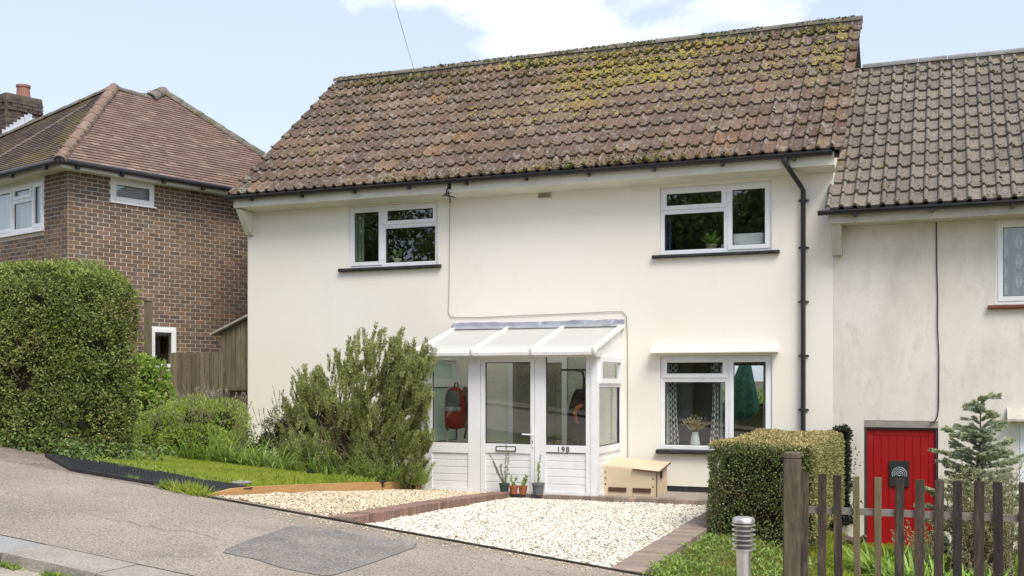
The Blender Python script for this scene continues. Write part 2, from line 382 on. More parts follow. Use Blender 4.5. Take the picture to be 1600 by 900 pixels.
SHEDROOF = M('felt_roof_edge', (0.38, 0.36, 0.32), (0.30, 0.28, 0.24), scale=8, rough=0.9)
PICKET = M('dark_picket', (0.082, 0.060, 0.045), (0.046, 0.036, 0.027), scale=9, rough=0.85, pvar=0.35, stretch=(1, 1, 0.14), stains=((5, 0.54, 0.68, (0.135, 0.125, 0.065), 0.55), (11, 0.60, 0.7, (0.21, 0.175, 0.14), 0.5)), fine=0.3, fscale=40, bump=0.5, bscale=30)
PICKETM = M('mossy_picket', (0.165, 0.140, 0.075), (0.115, 0.098, 0.055), scale=7, rough=0.85, stretch=(1, 1, 0.14), stains=((6, 0.54, 0.68, (0.20, 0.185, 0.095), 0.6),), fine=0.25, fscale=40, bump=0.4, bscale=30)
PICKETB = M('black_picket', (0.026, 0.023, 0.020), (0.045, 0.038, 0.03), scale=9, rough=0.85, stretch=(1, 1, 0.14), stains=((8, 0.58, 0.7, (0.10, 0.085, 0.05), 0.5),), fine=0.3, fscale=40, bump=0.5, bscale=30)
POSTW = M('post_wood', (0.13, 0.10, 0.072), (0.09, 0.07, 0.05), scale=6, rough=0.85, stretch=(1, 1, 0.16), stains=((5, 0.5, 0.66, (0.115, 0.105, 0.055), 0.65), (9, 0.58, 0.7, (0.24, 0.20, 0.16), 0.5)), fine=0.25, fscale=40, bump=0.5, bscale=25)
REDPAINT = M('red_door_paint', (0.37, 0.005, 0.007), (0.31, 0.005, 0.007), scale=2, rough=0.45, spec=0.4, stains=((3.5, 0.60, 0.74, (0.36, 0.045, 0.04), 0.45),))
LINTEL = M('grey_lintel_wood', (0.36, 0.33, 0.28), (0.25, 0.225, 0.19), scale=8, rough=0.9, stretch=(0.3, 1, 2))
STEEL = M('brushed_steel', (0.86, 0.84, 0.81), (0.74, 0.72, 0.69), scale=12, rough=0.42, metal=1.0)
LEAD = M('lead_flashing', (0.24, 0.25, 0.29), (0.33, 0.34, 0.38), scale=4, rough=0.6, metal=0.0, stains=((9, 0.57, 0.66, (0.56, 0.57, 0.60), 0.7), (6, 0.58, 0.68, (0.12, 0.125, 0.14), 0.6)))
CABLE = M('grey_cable', (0.27, 0.25, 0.21), rough=0.6)
CABLEB = M('black_cable', (0.02, 0.02, 0.02), rough=0.5)
MATB = M('black_rubber_mesh', (0.022, 0.022, 0.026), (0.038, 0.038, 0.042), scale=20, rough=0.6, spec=0.35)
REDSILL = M('red_tile_sill', (0.20, 0.07, 0.045), (0.15, 0.055, 0.04), scale=8, rough=0.7)
WIN = GLASS('window_glass', (0.93, 0.95, 0.94))
PORCHGLASS = GLASS('porch_glass', (0.94, 0.97, 0.945))
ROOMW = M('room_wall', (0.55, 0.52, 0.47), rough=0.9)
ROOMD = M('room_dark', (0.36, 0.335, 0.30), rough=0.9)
SHEET = bpy.data.materials.new('porch_roof_sheet'); SHEET.use_nodes = True
_b = SHEET.node_tree.nodes['Principled BSDF']; _b.inputs['Base Color'].default_value = (0.86, 0.86, 0.85, 1); _b.inputs['Roughness'].default_value = 0.35
_t = SHEET.node_tree.nodes.new('ShaderNodeBsdfTranslucent'); _t.inputs['Color'].default_value = (0.95, 0.95, 0.92, 1)
_m = SHEET.node_tree.nodes.new('ShaderNodeMixShader'); _m.inputs[0].default_value = 0.6
SHEET.node_tree.links.new(_b.outputs[0], _m.inputs[1]); SHEET.node_tree.links.new(_t.outputs[0], _m.inputs[2])
SHEET.node_tree.links.new(_m.outputs[0], SHEET.node_tree.nodes['Material Output'].inputs['Surface'])
def plain(name, c, rough=0.7, **k): return M(name, c, tuple(q * 0.82 for q in c), scale=6, rough=rough, **k)

# ================================================================== the ground
def lerp(a, b, w): return a + (b - a) * w
def clamp(x, a=0.0, b=1.0): return max(a, min(b, x))
def zdrive(x, y): return zstreet(x) * clamp((y + 1.25) / (-7.1 + 1.25))
def zlawn(x, y):
    w = clamp((y + 1.3) / (-6.35 + 1.3), -0.1, 1.0)
    return lerp(0.12 + 0.085 * max(0.0, -7.65 - x), zstreet(x), w)
def zright(x, y):
    w = clamp((y + 0.3) / (-7.0 + 0.3))
    back = -0.16 if x < -2.0 else lerp(-0.16, -0.66, clamp((x + 2.0) / 0.8))
    return lerp(back, zstreet(x) - 0.09, w)
def zterrain(x, y):
    f = zstreet(x) - 0.35
    if x < -12.0: b = lerp(0.35, 0.9, clamp((-12.0 - x) / 2.5)) + max(0, -0.05 * (x + 14.5)) * (1 if x > -34 else 1)
    elif x < -1.5: b = -0.25
    else: b = -0.85
    b = clamp(b, -3, 2.2) - 0.1
    return lerp(b, f, clamp((y + 0.6) / (-7.0 + 0.6)))
def sheet(name, xs, ys, zf, mat, **k):
    mb = MB(); nx, ny = len(xs), len(ys)
    mb.v = [(x, y, zf(x, y)) for y in ys for x in xs]
    mb.f = [(j*nx+i, j*nx+i+1, (j+1)*nx+i+1, (j+1)*nx+i) for j in range(ny-1) for i in range(nx-1)]
    return mb.build(name, mat, **k)
def lin(a, b, n): return [a + (b - a) * i / (n - 1) for i in range(n)]
GROUND = M('rough_ground', (0.10, 0.095, 0.05), (0.075, 0.085, 0.03), scale=0.8, rough=1, fine=0.3, fscale=12)
structure(sheet('ground', [-600, -200, -80, -50] + lin(-34, 24, 59) + [40, 80, 200, 600],
                [-600, -200, -80, -40, -22, -17, -12, -7, -6, -5, -4, -3, -2, -1, -0.6, 3, 8, 20, 60, 200, 600], zterrain, GROUND))
xs = lin(-34, 24, 60)
PAVZ = lambda x, y: zstreet(x)
pavement = structure(sheet('pavement', xs, [-9.98, -9.2, -8.4, -7.16], PAVZ, TARMAC))
road = structure(sheet('road', xs, [-16.2, -14.8, -13.3, -11.8, -10.78, -10.42],
                       lambda x, y: zstreet(x) - 0.10 + 0.05 * clamp(1 - abs(y + 13.3) / 3.0), ROAD))
far_pavement = structure(sheet('far_pavement', xs, [-18.3, -16.2], lambda x, y: zstreet(x) - 0.02, TARMAC))
bank = structure(sheet('bank', xs, lin(-34, -18.3, 9), lambda x, y: zstreet(x) + clamp((-18.3 - y) / 6.0) * 1.3, GROUND))
# gutter strip: pale concrete band at the foot of the kerb
gutter_strip = structure(sheet('gutter_strip', xs, [-10.80, -10.36], lambda x, y: zstreet(x) - 0.092, GUTTERC))
# dark repair in the tarmac
def pav(px, py, dz=0.004):
    d = ray(px, py); t = (GR * -2.73 + dz - CAMZ) / (d[2] + GR * d[0])
    return (t * d[0], CAMY + t * d[1], CAMZ + t * d[2])
mb = MB()
pts = [(350,863),(356,858),(392,842),(430,831),(455,822),(474,822),(520,828),(562,836),(612,843),(649,849),(646,856),(612,868),(578,880),(541,892),(520,898),(504,899),(470,893),(438,886),(398,873),(368,867)]
ctr_ = np.mean([pav(*p) for p in pts], 0)
seam = MB(); seam.poly([tuple(ctr_ + (np.array(pav(*p)) - ctr_)*(1.014 + 0.006*math.sin(i*2.3)) + np.array([0, 0, -0.002])) for i, p in enumerate(pts)]); structure(seam.build('patch_seam', plain('tar_seam', (0.125, 0.11, 0.095), 0.8)))
mb.poly([pav(*p) for p in pts])
structure(mb.build('tarmac_patch', PATCH))
# hairline cracks in the old tarmac: sunk dark lines
ck = MB()
for (x0_, y0_, dx_, dy_, n_) in ((120, 802, 17, 3, 18), (700, 864, 13, 2.5, 14)):
    cpts = []
    for k_ in range(n_ + 1): cpts.append(pav(x0_ + dx_*k_ + random.uniform(-5, 5), y0_ + dy_*k_ + random.uniform(-3.5, 3.5), 0.0025))
    for a_, b_ in zip(cpts[:-1], cpts[1:]):
        a_, b_ = Vector(a_), Vector(b_); s_ = (b_ - a_).cross(Vector((0, 0, 1))).normalized()*random.uniform(0.001, 0.003); ck.quad(a_ - s_, b_ - s_, b_ + s_, a_ + s_)
structure(ck.build('tarmac_crack', bpy.data.materials['tar_seam']))
# kerb: bedding with separate kerb stones
mb = MB()
for a, b in zip(xs[:-1], xs[1:]):
    mb.prism([(a, -10.42, zstreet(a)-0.25), (a, -9.98, zstreet(a)-0.25), (a, -9.98, zstreet(a)-0.012), (a, -10.42, zstreet(a)-0.012)], (b - a, 0, zstreet(b) - zstreet(a)))
kerb = structure(mb.build('kerb', SOIL))
cosg = 1 / math.sqrt(1 + GR * GR)
ks = MB(); ks.box(-0.452, -0.215, -0.13, 0.452, 0.222, 0.0)
me_k = ks.build('kerb_stone_tmp', KERB); km = me_k.data; bpy.data.objects.remove(me_k)
for vv in km.vertices:                       # base-centred origin back to the top surface
    vv.co.z -= 0.13
km2 = km.copy(); km2.materials.clear(); km2.materials.append(SLATE)
ang = math.atan(GR)
XJ = pav(58, 852)[0]; x = XJ - 9*0.915*cosg; i = 0
while x < 4.0:
    xm = x + 0.455
    m4 = Matrix.Translation((xm, -10.2 + random.uniform(-0.006, 0.006), zstreet(xm) + random.uniform(-0.004, 0.006))) @ Matrix.Rotation(ang, 4, 'Y') @ Matrix.Rotation(random.uniform(-0.006, 0.006), 4, 'X')
    slab = i == 8
    piece('kerb_stone', km2 if slab else km, m4, kerb)
    x += 0.915 * cosg; i += 1

# drive: bed sheets and the loose stones on them
BX = lambda y: lerp(-6.1, -5.52, clamp((y + 1.3) / (-7.1 + 1.3)))       # right side of the raised brick strip
SX = lambda y: lerp(-7.66, -7.22, clamp((y + 1.3) / (-7.1 + 1.3)))      # sleeper line
ys = lin(-7.13, -1.15, 24)
def strip_sheet(name, lf, rf, ys, zf, mat, n=6):
    mb = MB()
    for y in ys:
        for i in range(n):
            x = lerp(lf(y), rf(y), i / (n - 1)); mb.v.append((x, y, zf(x, y)))
    mb.f = [(j*n+i, j*n+i+1, (j+1)*n+i+1, (j+1)*n+i) for j in range(len(ys)-1) for i in range(n-1)]
    return mb.build(name, mat)
ZG = lambda x, y: zdrive(x, y) - 0.055
ZG2 = lambda x, y: zdrive(x, y) + 0.015
structure(strip_sheet('drive', lambda y: BX(y) + 0.0, lambda y: -2.86, ys, ZG, GRAVELBED))
structure(strip_sheet('path', lambda y: SX(y), lambda y: BX(y) - 0.26, ys, ZG2, GRAVELBED))
t_ = (1 + 5 ** 0.5) / 2
ICO = nrm(np.array([(-1,t_,0),(1,t_,0),(-1,-t_,0),(1,-t_,0),(0,-1,t_),(0,1,t_),(0,-1,-t_),(0,1,-t_),(t_,0,-1),(t_,0,1),(-t_,0,-1),(-t_,0,1)], float))
ICOF = [[0,11,5],[0,5,1],[0,1,7],[0,7,10],[0,10,11],[1,5,9],[5,11,4],[11,10,2],[10,7,6],[7,1,8],[3,9,4],[3,4,2],[3,2,6],[3,6,8],[3,8,9],[4,9,5],[2,4,11],[6,2,10],[8,6,7],[9,8,1]]
OCT = np.array([(1,0,0),(0,1,0),(-1,0,0),(0,-1,0),(0,0,1),(0,0,-1)], float)
OCTF = [[0,1,4],[1,2,4],[2,3,4],[3,0,4],[1,0,5],[2,1,5],[3,2,5],[0,3,5]]
def rotmats(n):
    q = rng.normal(size=(n, 4)); q /= np.linalg.norm(q, axis=1, keepdims=True); w, x, y, z = q.T
    return np.stack([np.stack([1-2*(y*y+z*z), 2*(x*y-w*z), 2*(x*z+w*y)], -1), np.stack([2*(x*y+w*z), 1-2*(x*x+z*z), 2*(y*z-w*x)], -1), np.stack([2*(x*z-w*y), 2*(y*z+w*x), 1-2*(x*x+y*y)], -1)], 1)
def stones(name, P, size, mat, base=ICO, faces=ICOF, parent=None, **k):
    n = len(P); s = size[:, None] * rng.uniform(0.6, 1.25, (n, 3)) * np.array([1.1, 0.9, 0.6])
    V = base[None] * (1 + rng.uniform(-0.18, 0.18, (n, len(base), 1))) * s[:, None, :]
    ang_ = rng.uniform(0, 6.28, n); tl = rng.normal(0, 0.35, (n, 2))
    c, s_ = np.cos(ang_), np.sin(ang_)
    X = V[..., 0]*c[:, None] - V[..., 1]*s_[:, None]; Y = V[..., 0]*s_[:, None] + V[..., 1]*c[:, None]
    Z = V[..., 2] + X*tl[:, :1] + Y*tl[:, 1:]
    V = np.stack([X, Y, Z], -1) + P[:, None, :]
    return np_mesh(name, V, faces, mat, parent, **k)
def scatter(lf, rf, y0, y1, n, zf, dz):
    y = rng.uniform(y0, y1, n); u = rng.random(n)
    l = np.array([lf(q) for q in y]); r = np.array([rf(q) for q in y]); x = l + (r - l) * u
    z = np.array([zf(a, b) for a, b in zip(x, y)])
    z = z + dz + 0.010 * (vnoise(np.stack([x*2.2, y*2.2, z*0], -1)) - 0.5) * 2
    return np.stack([x, y, z], -1)
P = scatter(lambda y: BX(y) + 0.01, lambda y: -2.9, -7.08, -1.24, 37000, ZG, 0.007)
st = stones('gravel', P, rng.uniform(0.008, 0.019, len(P)), STONE); st['kind'] = 'stuff'; tag(st, 'white and cream loose gravel covering the parking space', 'gravel')
P = scatter(lambda y: SX(y) + 0.06, lambda y: BX(y) - 0.25, -7.06, -1.3, 13000, ZG2, 0.007)
st = stones('gravel', P, rng.uniform(0.008, 0.019, len(P)), GOLDSTONE); st['kind'] = 'stuff'; tag(st, 'golden cream gravel on the path to the porch', 'gravel')
# stray stones kicked onto the tarmac by the edging board
n = 420; x = rng.uniform(-6.3, -2.6, n); y = -7.22 - rng.exponential(0.09, n)
P = np.stack([x, y, np.array([zstreet(a) for a in x]) + 0.006], -1)
st = stones('stray_gravel', P, rng.uniform(0.005, 0.012, n), GOLDSTONE); st['kind'] = 'stuff'; tag(st, 'scattered gravel stones spilled onto the tarmac pavement', 'gravel')

# black edging board along the pavement
mb = MB()
for a, b in zip(lin(-7.26, -2.42, 9)[:-1], lin(-7.26, -2.42, 9)[1:]):
    mb.prism([(a, -7.165, zstreet(a)-0.1), (a, -7.135, zstreet(a)-0.1), (a, -7.135, zstreet(a)+0.018), (a, -7.165, zstreet(a)+0.018)], (b-a, 0, zstreet(b)-zstreet(a)))
tag(mb.build('edging_board', plain('tarred_board', (0.035, 0.028, 0.022), 0.75, stains=((8, 0.55, 0.7, (0.12, 0.095, 0.07), 0.6),))), 'thin dark board edging the gravel along the pavement', 'edging')

# new timber plank holding back the lawn
ysl = lin(-7.12, -1.32, 14)
mb = MB(); T = 0.05; n = len(ysl)
for y in ysl:
    x = SX(y); zt = max(zlawn(x, y) + 0.035, zdrive(x, y) + 0.03) if y > -6.4 else zstreet(x) + 0.03 + 0.03 * clamp((y + 7.12) / 0.7)
    zb = zdrive(x, y) - 0.08
    mb.v += [(x - T, y, zb), (x, y, zb), (x, y, zt), (x - T, y, zt)]
mb.f = [(j*4+k, j*4+(k+1) % 4, (j+1)*4+(k+1) % 4, (j+1)*4+k) for j in range(n-1) for k in range(4)] + [(3,2,1,0), tuple((n-1)*4+k for k in range(4))]
tag(mb.build('timber_edging', NEWWOOD), 'new orange timber plank holding back the lawn beside the gravel path', 'edging')

# brick edgings: one thing each, every brick its own part
def brick_mesh(name, a, b, c, mat):
    mb = MB(); e = 0.006
    mb.v = [(-a+e,-b+e,c),(a-e,-b+e,c),(a-e,b-e,c),(-a+e,b-e,c),(-a,-b,c-e),(a,-b,c-e),(a,b,c-e),(-a,b,c-e),(-a,-b,-c),(a,-b,-c),(a,b,-c),(-a,b,-c)]
    mb.f = [(0,1,2,3),(0,4,5,1),(1,5,6,2),(2,6,7,3),(3,7,4,0),(4,8,9,5),(5,9,10,6),(6,10,11,7),(7,11,8,4),(8,11,10,9)]
    me = bpy.data.meshes.new(name); me.from_pydata(mb.v, [], mb.f); me.materials.append(mat); return me
def brick_row(label, p0, p1, zf, half_w, pitch, mat, mortar):
    p0, p1 = Vector(p0), Vector(p1); L = (p1 - p0).length; d = (p1 - p0) / L; n = int(L / pitch)
    yaw = math.atan2(d.y, d.x)
    t = thing('brick_edging', label, 'edging', (p0.x, p0.y, zf(p0.x, p0.y) - 0.15))
    mb = MB(); k = 14; sd = Vector((-d.y, d.x))
    for i in range(k):
        q = p0 + d * L * i / (k-1); z = zf(q.x, q.y)
        for s_ in (-1, 1):
            e = q + sd * (half_w - 0.008) * s_; mb.v += [(e.x, e.y, z - 0.2), (e.x, e.y, z - 0.012)]
    for i in range(k-1):
        a = i*4; b = a+4; mb.f += [(a+1, a+3, b+3, b+1), (a, a+1, b+1, b), (a+3, a+2, b+2, b+3)]
    mb.f += [(0,2,3,1), (4*k-4, 4*k-3, 4*k-1, 4*k-2)]
    mb.build('mortar_bed', mortar, t)
    me = brick_mesh('brick', pitch/2 - 0.004, half_w, 0.055, mat)
    for i in range(n):
        q = p0 + d * (i + 0.5) * pitch; z = zf(q.x, q.y); q2 = q + d * 0.1
        tilt = math.atan((zf(q2.x, q2.y) - z) / 0.1)
        m4 = Matrix.Translation((q.x + random.uniform(-.003,.003), q.y, z - 0.055 + random.uniform(-0.004, 0.004))) @ Matrix.Rotation(yaw + random.uniform(-.015,.015), 4, 'Z') @ Matrix.Rotation(-tilt, 4, 'Y') @ Matrix.Rotation(random.uniform(-.02,.02), 4, 'X')
        piece('brick', me, m4, t)
    return t
BEDM = M('edging_mortar', (0.33, 0.27, 0.20), (0.24, 0.20, 0.15), scale=6, rough=1)
brick_row('raised red brick edging between the white gravel and the path', (-5.64, -7.10), (-6.22, -1.42), lambda x, y: zdrive(x, y) + 0.045, 0.13, 0.078, EDGEBRICK, BEDM)
brick_row('grey brown brick edging between the white gravel and the clipped hedge', (-2.70, -7.10), (-2.795, -1.25), lambda x, y: zdrive(x, y) + 0.012, 0.165, 0.112, EDGEBRICK2, BEDM)
brick_row('low brick edging along the foot of the porch and front wall', (-6.10, -1.30), (-2.66, -1.12), lambda x, y: 0.03, 0.09, 0.112, EDGEBRICK2, BEDM)
APRON = M('threshold_concrete', (0.34, 0.30, 0.25), (0.26, 0.23, 0.19), scale=4, rough=0.95, fine=0.2, fscale=40)
mb = MB(); mb.box(-7.75, -1.24, -0.2, -2.66, 0.05, 0.012)
structure(mb.build('threshold', APRON))

# black rubber grid mat laid over the verge
mb = MB(); X0, X1, YA, YB = -10.05, -7.28, -7.02, -6.30
nx = 58; ny = 14
def zm(x, y):
    v = (y - YA) / (YB - YA)
    return zstreet(x) + 0.020 + 0.005 * math.sin(x * 3.1) * (1 - v) + 0.004 * math.sin(x * 7 + v * 4)
def ym(x, v):
    f = clamp(0.3 + (x - X0) / 0.9 * 0.7, 0.3, 1); y1 = YB; y0 = YA + 0.05 * math.sin(x * 0.9 + 1)
    return lerp(lerp(y1, y0, f), y1, v)
for i in range(nx):
    x = lerp(X0, X1, i / (nx - 1)); sh = 0.016
    for j in range(ny - 1):
        a = (x, ym(x, j/(ny-1)), 0); b = (x, ym(x, (j+1)/(ny-1)), 0)
        mb.bar((a[0], a[1], zm(*a[:2])), (b[0], b[1], zm(*b[:2])), 0.026, 0.014)
for j in range(ny):
    v = j / (ny - 1)
    for i in range(0, nx - 1, 3):
        xa = lerp(X0, X1, i / (nx-1)); xb = lerp(X0, X1, min(nx-1, i+3) / (nx-1)); ya, yb = ym(xa, v), ym(xb, v)
        mb.bar((xa, ya, zm(xa, ya)), (xb, yb, zm(xb, yb)), 0.024 if j else 0.05, 0.012 if j else 0.05)
# solid underlay
for i in range(nx - 1):
    xa = lerp(X0, X1, i/(nx-1)); xb = lerp(X0, X1, (i+1)/(nx-1))
    mb.quad((xa, ym(xa, 0), zm(xa, YA)-0.016), (xb, ym(xb, 0), zm(xb, YA)-0.016), (xb, ym(xb, 1), zm(xb, YB)-0.016), (xa, ym(xa, 1), zm(xa, YB)-0.016))
    mb.quad((xa, ym(xa, 0)-0.01, zstreet(xa)-0.01), (xb, ym(xb, 0)-0.01, zstreet(xb)-0.01), (xb, ym(xb, 0)-0.005, zm(xb, YA)), (xa, ym(xa, 0)-0.005, zm(xa, YA)))
tag(mb.build('rubber_mat', MATB), 'long black rubber grid mat laid beside the pavement below the hedge', 'mat')

# lawns
def lawn_sheet(name, x0, x1, y0, y1, zf, n, m):
    return structure(sheet(name, lin(x0, x1, n), lin(y0, y1, m), zf, LAWNBASE))
mb = MB(); n = 14; yy = [-7.155] + lin(-6.98, -0.02, 24)
for y in yy:
    for i in range(n):
        x = lerp(-14.5, SX(y) - 0.045, i / (n-1)); mb.v.append((x, y, zlawn(x, y) - (0.006 if y < -7 else 0)))
mb.f = [(j*n+i, j*n+i+1, (j+1)*n+i+1, (j+1)*n+i) for j in range(len(yy)-1) for i in range(n-1)]
structure(mb.build('lawn', LAWNBASE))
DIRT = M('dirt_verge', (0.25, 0.20, 0.165), (0.18, 0.145, 0.115), scale=2.5, rough=1, fine=0.45, fscale=45, stains=((9, 0.56, 0.68, (0.13, 0.10, 0.075), 0.7),))
structure(sheet('verge', lin(-14.4, -7.29, 18), lin(-7.158, -6.36, 6), lambda x, y: zstreet(x) + (0.008 if y > -7.1 else -0.004), DIRT))
structure(sheet('side_lawn', lin(-2.63, 6.0, 18), lin(-7.12, -0.02, 16), zright, LAWNBASE))

# ================================================================== shared building pieces
def holed_wall(x0, x1, z0, z1, holes, yf, yb):
    mb = MB()
    xs_ = sorted({x0, x1} | {h[0] for h in holes} | {h[1] for h in holes}); zs_ = sorted({z0, z1} | {h[2] for h in holes} | {h[3] for h in holes})
    for a, b in zip(xs_[:-1], xs_[1:]):
        for c, d in zip(zs_[:-1], zs_[1:]):
            xm, zm_ = (a+b)/2, (c+d)/2
            if any(h[0] < xm < h[1] and h[2] < zm_ < h[3] for h in holes): continue
            mb.quad((a,yf,c),(b,yf,c),(b,yf,d),(a,yf,d)); mb.quad((b,yb,c),(a,yb,c),(a,yb,d),(b,yb,d))
    for a, b, c, d in list(holes):
        mb.quad((a,yf,c),(a,yf,d),(a,yb,d),(a,yb,c)); mb.quad((b,yf,d),(b,yf,c),(b,yb,c),(b,yb,d))
        mb.quad((a,yf,d),(b,yf,d),(b,yb,d),(a,yb,d)); mb.quad((b,yf,c),(a,yf,c),(a,yb,c),(b,yb,c))
    mb.quad((x0,yf,z0),(x0,yf,z1),(x0,yb,z1),(x0,yb,z0)); mb.quad((x1,yf,z1),(x1,yf,z0),(x1,yb,z0),(x1,yb,z1))
    mb.quad((x0,yf,z1),(x1,yf,z1),(x1,yb,z1),(x0,yb,z1))
    return mb
def frame_rect(mb, x0, x1, z0, z1, w, y0, y1):
    mb.box(x0, y0, z0, x0+w, y1, z1); mb.box(x1-w, y0, z0, x1, y1, z1)
    mb.box(x0+w, y0, z0, x1-w, y1, z0+w); mb.box(x0+w, y0, z1-w, x1-w, y1, z1)
def window(parent, x0, x1, z0, z1, y, vbars, hbars, lights, mat=UPVC, glass=WIN, fw=0.05, sw=0.052):
    """outer frame at depth y; lights = (x0, x1, z0, z1, opening)"""
    mb = MB(); frame_rect(mb, x0, x1, z0, z1, fw, y, y + 0.07)
    for x, a, b in vbars: mb.box(x-0.03, y+0.001, a, x+0.03, y+0.069, b)
    for z, a, b in hbars: mb.box(a, y+0.002, z-0.03, b, y+0.068, z+0.03)
    w = mb.build('window', mat, parent)
    for a, b, c, d, op in lights:
        s_ = MB()
        if op: frame_rect(s_, a-0.012, b+0.012, c-0.012, d+0.012, sw+0.012, y-0.014, y+0.05); k = sw
        else: frame_rect(s_, a, b, c, d, 0.018, y+0.006, y+0.05); k = 0.018
        s_.build('sash', mat, w)
        g = MB(); frame_rect(g, a+k-0.004, b-k+0.004, c+k-0.004, d-k+0.004, 0.011, y+0.012, y+0.03)
        g.build('gasket', BLACKP, w)
        p = MB(); p.box(a+k+0.001, y+0.02, c+k+0.001, b-k-0.001, y+0.026, d-k-0.001)
        p.build('pane', glass, w)
    return w
def sill(parent, x0, x1, z0, z1, y0, y1, mat):
    mb = MB(); mb.prism([(x0, y1, z0), (x0, y0+0.012, z0), (x0, y0, z0+0.015), (x0, y0, z1-0.012), (x0, y1, z1)], (x1-x0, 0, 0))
    return mb.build('sill', mat, parent)
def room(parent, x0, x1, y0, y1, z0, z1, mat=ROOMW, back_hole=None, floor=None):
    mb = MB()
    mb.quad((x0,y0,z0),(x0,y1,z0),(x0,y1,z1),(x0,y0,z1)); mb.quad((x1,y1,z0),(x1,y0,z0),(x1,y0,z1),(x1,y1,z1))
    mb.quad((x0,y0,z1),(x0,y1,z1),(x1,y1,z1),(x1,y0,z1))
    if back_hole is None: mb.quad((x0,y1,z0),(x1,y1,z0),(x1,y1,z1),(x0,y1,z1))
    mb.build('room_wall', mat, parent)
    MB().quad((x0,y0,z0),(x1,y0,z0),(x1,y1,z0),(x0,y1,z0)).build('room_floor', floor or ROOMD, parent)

def roll_tile_mesh(name, w, length, mat, seed):
    """double roll interlocking tile: x across, y up the slope, z out"""
    rd = random.Random(seed); px = []
    for k in range(2):
        for t in (0, 0.06, 0.13, 0.21, 0.29, 0.36, 0.42, 0.56, 0.8): px.append((k + t) / 2)
    px.append(1.0)
    def prof(u):
        t = (u * 2) % 1.0
        if u >= 1.0: return 0.012
        h = 0.050 * math.sin(math.pi * t / 0.42) ** 0.8 if 0 < t < 0.42 else 0.0
        return h
    n = len(px); v = []
    for u in px: v.append((u*w + 0.0015, 0 + rd.uniform(-.003,.003), prof(u) + 0.046))
    for u in px: v.append((u*w + 0.0015, length, prof(u) + 0.004))
    for u in px: v.append((u*w + 0.0015, 0.003, prof(u) + 0.006))
    f = [(i, i+1, n+i+1, n+i) for i in range(n-1)] + [(2*n+i, 2*n+i+1, i+1, i) for i in range(n-1)]
    a = len(v); v += [(0.0015, length, -0.012), (w, length, -0.012)]
    f += [(2*n, 0, n, a), (n-1, 3*n-1, a+1, 2*n-1)]
    me = bpy.data.meshes.new(name); me.from_pydata(v, [], f); me.materials.append(mat)
    return me
def slope_mat(x, yz, pitch, rx=0.0, rz=0.0):
    return Matrix.Translation((x, yz[0], yz[1])) @ Matrix.Rotation(pitch, 4, 'X') @ Matrix.Rotation(rz, 4, 'Z') @ Matrix.Rotation(rx, 4, 'X')
def tile_roof(part, xl, xr, ye, ze, pitch, slope, cols, rows, mat, moss_f=None, nmoss=0, lichen=0):
    w = (xr - xl) / cols; g = slope / rows
    mes = [roll_tile_mesh('tile', w, g + 0.075, mat, s_) for s_ in range(4)]; topme = roll_tile_mesh('tile', w, g - 0.01, mat, 9)
    for r in range(rows):
        for c in range(cols):
            s_ = r * g
            m4 = slope_mat(xl + c*w + random.uniform(-.003,.003), (ye + s_*math.cos(pitch), ze + s_*math.sin(pitch)), pitch, random.uniform(-.012,.012), random.uniform(-.007,.007))
            piece('tile', topme if r == rows-1 else mes[(r*7 + c*3 + random.randrange(4)) % 4], m4, part)
    if nmoss:
        P = []; S = []
        while len(P) < nmoss:
            u = rng.random(); v = rng.random()
            if rng.random() > moss_f(u, v): continue
            x = xl + u*(xr-xl); r = int(v*rows); s_ = r*g + (abs(rng.normal(0, 0.05)) if rng.random() < 0.5 else rng.uniform(0, g))
            lift = 0.045 + (0.044 if ((u*cols*2) % 1.0) < 0.4 else 0) - 0.04 * ((s_ - r*g) / g)
            y = ye + s_*math.cos(pitch) - lift*math.sin(pitch); z = ze + s_*math.sin(pitch) + lift*math.cos(pitch)
            P.append((x, y, z)); S.append(rng.uniform(0.010, 0.026) * (1.5 if rng.random() < 0.06 else 1))
        stones('moss', np.array(P), np.array(S), MOSS, parent=part, smooth=True, kind='stuff')
    if lichen:
        P = []
        while len(P) < lichen:
            u = 0.36 + 0.62*rng.random(); v = 1 - rng.random()*0.62; nn_ = vnoise(np.array([[u*9, v*4, 8.8]]))[0]
            if nn_ < 0.36 + 0.75*abs(u-0.72) + 0.5*(1-v) + 0.13*rng.normal(): continue
            x = xl + u*(xr-xl); r = int(v*rows); s_ = v*slope; fr_ = (s_ - r*g)/g
            lift = 0.050 + (0.048*math.sin(math.pi*((u*cols*2) % 1.0)/0.42) if ((u*cols*2) % 1.0) < 0.42 else 0) - 0.040*fr_
            P.append((x, ye + s_*math.cos(pitch) - lift*math.sin(pitch), ze + s_*math.sin(pitch) + lift*math.cos(pitch)))
        P = np.array(P); n = len(P); an = np.arange(7)*6.283/7
        rad = (rng.uniform(0.012, 0.040, n)[:, None])*rng.uniform(0.6, 1.2, (n, 7)); a_ = np.cos(an)[None]*rad; b_ = np.sin(an)[None]*rad
        ring_ = np.stack([P[:, :1]+a_, P[:, 1:2]+b_*math.cos(pitch), P[:, 2:]+b_*math.sin(pitch)-0.006], -1); top_ = P + np.array([0, -math.sin(pitch), math.cos(pitch)])*0.006
        np_mesh('lichen', np.concatenate([ring_, top_[:, None, :]], 1), [[k, (k+1) % 7, 7] for k in range(7)], LICHEN, part, smooth=True, kind='stuff')
